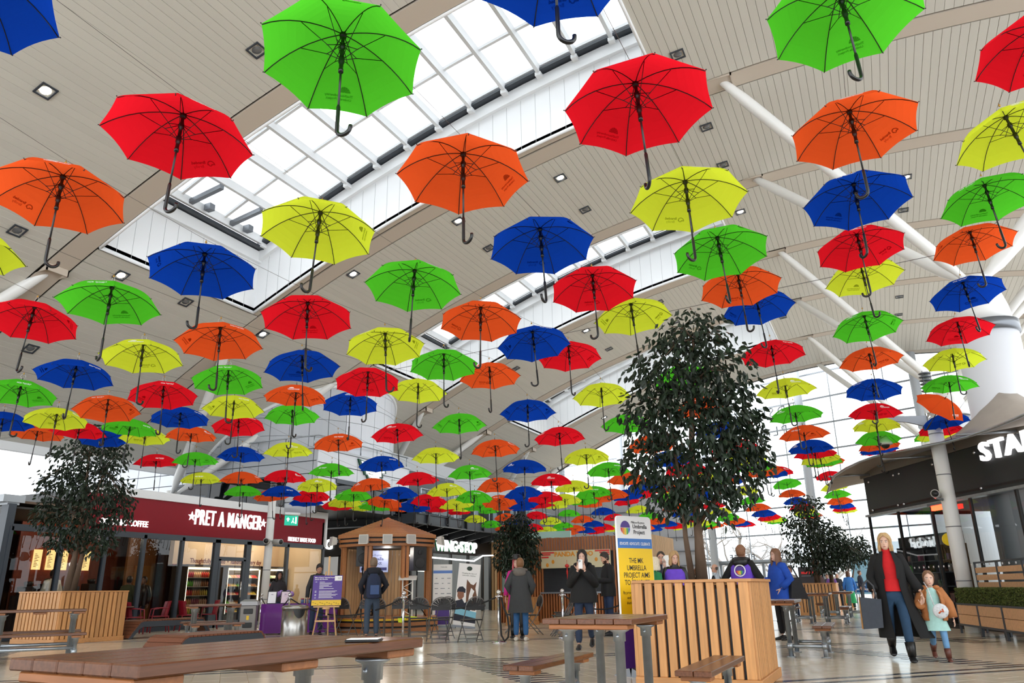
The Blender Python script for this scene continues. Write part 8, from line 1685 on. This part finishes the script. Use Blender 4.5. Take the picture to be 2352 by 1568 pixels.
mM = mr.matrix_basis; rk_ = thing('rucksack', 'navy rucksack on the back of the man by the easel', 'rucksack', tuple(mM @ Vector((.03, .2, 1.16))), mr.rotation_euler.z); b = MB(); loft(b, [(-.28, .12, .07, 0), (-.24, .16, .1, 0), (0, .16, .11, 0), (.16, .14, .09, 0), (.25, .08, .05, -.01)]); b.build('body', cl((26, 38, 66)), rk_, world=False); b = MB(); b.box(-.1, .1, .1, .125, -.2, .0); b.build('pocket', mat('shiny_navy', (40, 70, 120), .25), rk_, world=False); b = MB(); [b.path([(sd * .1, -.05, .2), (sd * .12, -.2, .27), (sd * .13, -.3, .12), (sd * .14, -.2, -.15)], .016, 6) for sd in (-1, 1)]; b.build('strap', m_black, rk_, world=False)
person('dark haired man bending behind the purple board', -13.3, 16.35, face(-13.3, 16.35, -9, 12), 1.7, (190, 140, 116), (30, 24, 22), 'short', (40, 40, 44), 'jacket', nod=30)
person('curly haired woman behind the purple table', -16.0, 17.9, face(-16, 17.9, -13, 16), 1.58, (150, 104, 84), (24, 18, 18), 'curly', (40, 36, 40), 'sweater')
person('cafe worker in a white top with his back to the window', -22.1, 15.2, face(-22.1, 15.2, -26, 16), 1.72, (96, 66, 52), (20, 16, 16), 'short', (214, 204, 184), 'sweater', bulk=1.15)
person('customer in a green jacket seated inside the cafe window', -21.1, 17.0, face(-21.1, 17, -22, 19), 1.66, (150, 110, 90), (40, 30, 26), 'short', (66, 66, 34), 'jacket', 'sit', bulk=1.15, z0=-.12)
person('customer in a black jacket seated inside the cafe window', -21.4, 17.8, face(-21.4, 17.8, -21, 16), 1.66, (150, 110, 90), (20, 18, 18), 'short', (22, 22, 24), 'jacket', 'sit', bulk=1.15, z0=-.12)
# volunteers behind the big planter
PUR = (104, 66, 196)
pm = person('man from behind in a purple tabard with a rainbow badge', -2.5, 15.4, face(-2.5, 15.4, -1.6, 22), 1.73, (214, 160, 136), (134, 92, 64), 'short', (13, 13, 15), 'jacket', 'stand', (28, 30, 40), (22, 22, 24), 'hip', 'hip', bulk=1.16, tab=PUR, hood=(20, 20, 22), turn=-18)
M_ = pm.matrix_basis; b = MB(); n = 20; b.path([(.1 * math.cos(2 * math.pi * i / n), .172, 1.3 + .1 * math.sin(2 * math.pi * i / n)) for i in range(n)], .012, 6, closed=True); b.build('badge_ring', m_wht, pm, world=False)
brolly_logo(pm, M_ @ Vector((0, .174, 1.3)), M_.to_3x3() @ Vector((-1, 0, 0)), (0, 0, 1), .075)
person('blonde woman in a purple tabard behind the planter', -3.45, 14.0, face(-3.45, 14, -2.5, 9), 1.6, (222, 176, 154), (178, 144, 100), 'bob', (20, 20, 22), 'sweater', tab=PUR, turn=20, nod=14)
person('white haired woman in green facing right, beside the yellow panel', -3.78, 13.9, face(-3.78, 13.9, -2.6, 15), 1.5, (220, 176, 158), (220, 206, 180), 'bob', (30, 120, 70), 'sweater')
person('man with dark hair and glasses between the two white haired women', -4.05, 15.4, face(-4.05, 15.4, -3.4, 13), 1.66, (206, 156, 134), (56, 46, 40), 'short', (40, 44, 60), 'jacket', glasses=True)
person('white haired woman in purple tabard facing left, behind the blonde volunteer', -3.82, 15.0, face(-3.82, 15.0, -5, 14), 1.56, (220, 180, 164), (232, 230, 226), 'bob', (40, 40, 50), 'sweater', tab=PUR, glasses=True)
person('brown haired woman half hidden by the big tree trunk', -5.85, 26.8, face(-5.85, 26.8, -4.5, 20), 1.6, (220, 180, 160), (120, 80, 56), 'bob', (226, 224, 220), 'sweater')
person('balding man in a dark waistcoat and pale shirt, facing left', -4.5, 23.0, face(-4.5, 23, -7, 22), 1.6, (214, 166, 144), (90, 84, 80), 'balding', (190, 206, 222), 'sweater', tab=(34, 36, 44), glasses=True)
person('dark haired person far behind the man in purple, left one', -4.3, 29.0, face(-4.3, 29, -3, 25), 1.6, (200, 150, 130), (40, 32, 30), 'short', (40, 42, 50), 'jacket')
person('person in black behind the big planter corner', -3.0, 24.5, face(-3, 24.5, -2, 30), 1.58, (200, 150, 130), (24, 20, 20), 'short', (28, 28, 32), 'jacket', bulk=1.1)
person('person in a pale top just right of the planter corner', -2.75, 25.6, face(-2.75, 25.6, -4, 20), 1.55, (200, 150, 130), (70, 50, 40), 'short', (190, 186, 180), 'sweater')
bw = person('woman in a bright blue jacket with long wavy hair, looking left', -2.05, 16.9, face(-2.05, 16.9, -6, 13.5), 1.7, (222, 178, 158), (122, 84, 60), 'vlong', (22, 74, 176), 'jacket', 'stand', (22, 22, 26), (22, 22, 24), 'pocket', 'hold', bulk=1.3, hem=.72)
bg_ = thing('shoulder_bag', 'black and grey shoulder bag on the woman in blue', 'bag', tuple(bw.matrix_basis @ Vector((.3, .18, .98))), bw.rotation_euler.z); b = MB(); b.add([(-.06, -.18, -.2), (.06, -.18, -.2), (.06, .22, -.22), (-.06, .22, -.22), (-.03, -.1, .18), (.03, -.1, .18), (.03, .08, .2), (-.03, .08, .2)], [(0, 3, 2, 1), (4, 5, 6, 7), (0, 1, 5, 4), (1, 2, 6, 5), (2, 3, 7, 6), (3, 0, 4, 7)]); b.build('body', cl((30, 30, 34)), bg_, world=False); b = MB(); b.path([(0, -.08, .17), (-.08, -.1, .4), (-.1, .0, .44), (0, .06, .19)], .014, 6); b.build('strap', cl((30, 30, 34)), bg_, world=False)
# distant figures
for x, y, tx, ty, hh, tc, lc, st_, hc, l, kw in ((-3.05, 41, -1, 39, 1.62, (66, 40, 40), (30, 34, 44), 'short', (36, 28, 26), 'distant person in maroon beside the fig trunk', {}), (-2.85, 42.6, -2, 38, 1.52, (70, 70, 76), (40, 44, 56), 'short', (70, 50, 40), 'distant person in grey right of the fig trunk', {}), (-2.2, 39.3, -1.5, 36, 1.5, (28, 28, 34), (30, 34, 44), 'short', (224, 222, 220), 'distant white haired man in black behind the second planter', {}), (-2.35, 37.6, -1.5, 42, 1.5, (120, 80, 160), (40, 44, 56), 'bob', (60, 44, 36), 'distant person in purple between the fig trunks', {}), (-1.65, 37.5, -2.5, 45, 1.55, (56, 120, 200), (40, 60, 60), 'bob', (90, 56, 40), 'distant woman in a blue top and long green skirt', {'skirt': (40, 160, 96)}), (-1.5, 47.5, .5, 47, 1.72, (26, 30, 46), (24, 26, 36), 'short', (90, 64, 50), 'uniformed man in navy standing by the far exit', {}), (-.62, 36.0, -1.0, 42, 1.66, (22, 22, 26), (24, 24, 28), 'bob', (40, 32, 30), 'person in black with a wide hat, half hidden by the blonde woman', {})):
    p = person(l, x, y, face(x, y, tx, ty), hh, (206, 156, 134), hc, st_, tc, 'jacket', 'stand', lc, (24, 24, 26), **kw)
b = MB(); b.lathe([(.26, 0), (.26, .015), (.1, .02), (.09, .11), (.05, .12)], 18); o = tag(b.build('hat', cl((50, 46, 44))), 'wide brimmed hat on the person behind the blonde woman', 'hat'); o.location = (-.62, 36.0, 1.66)

bpy.data.scenes.remove(TMP)
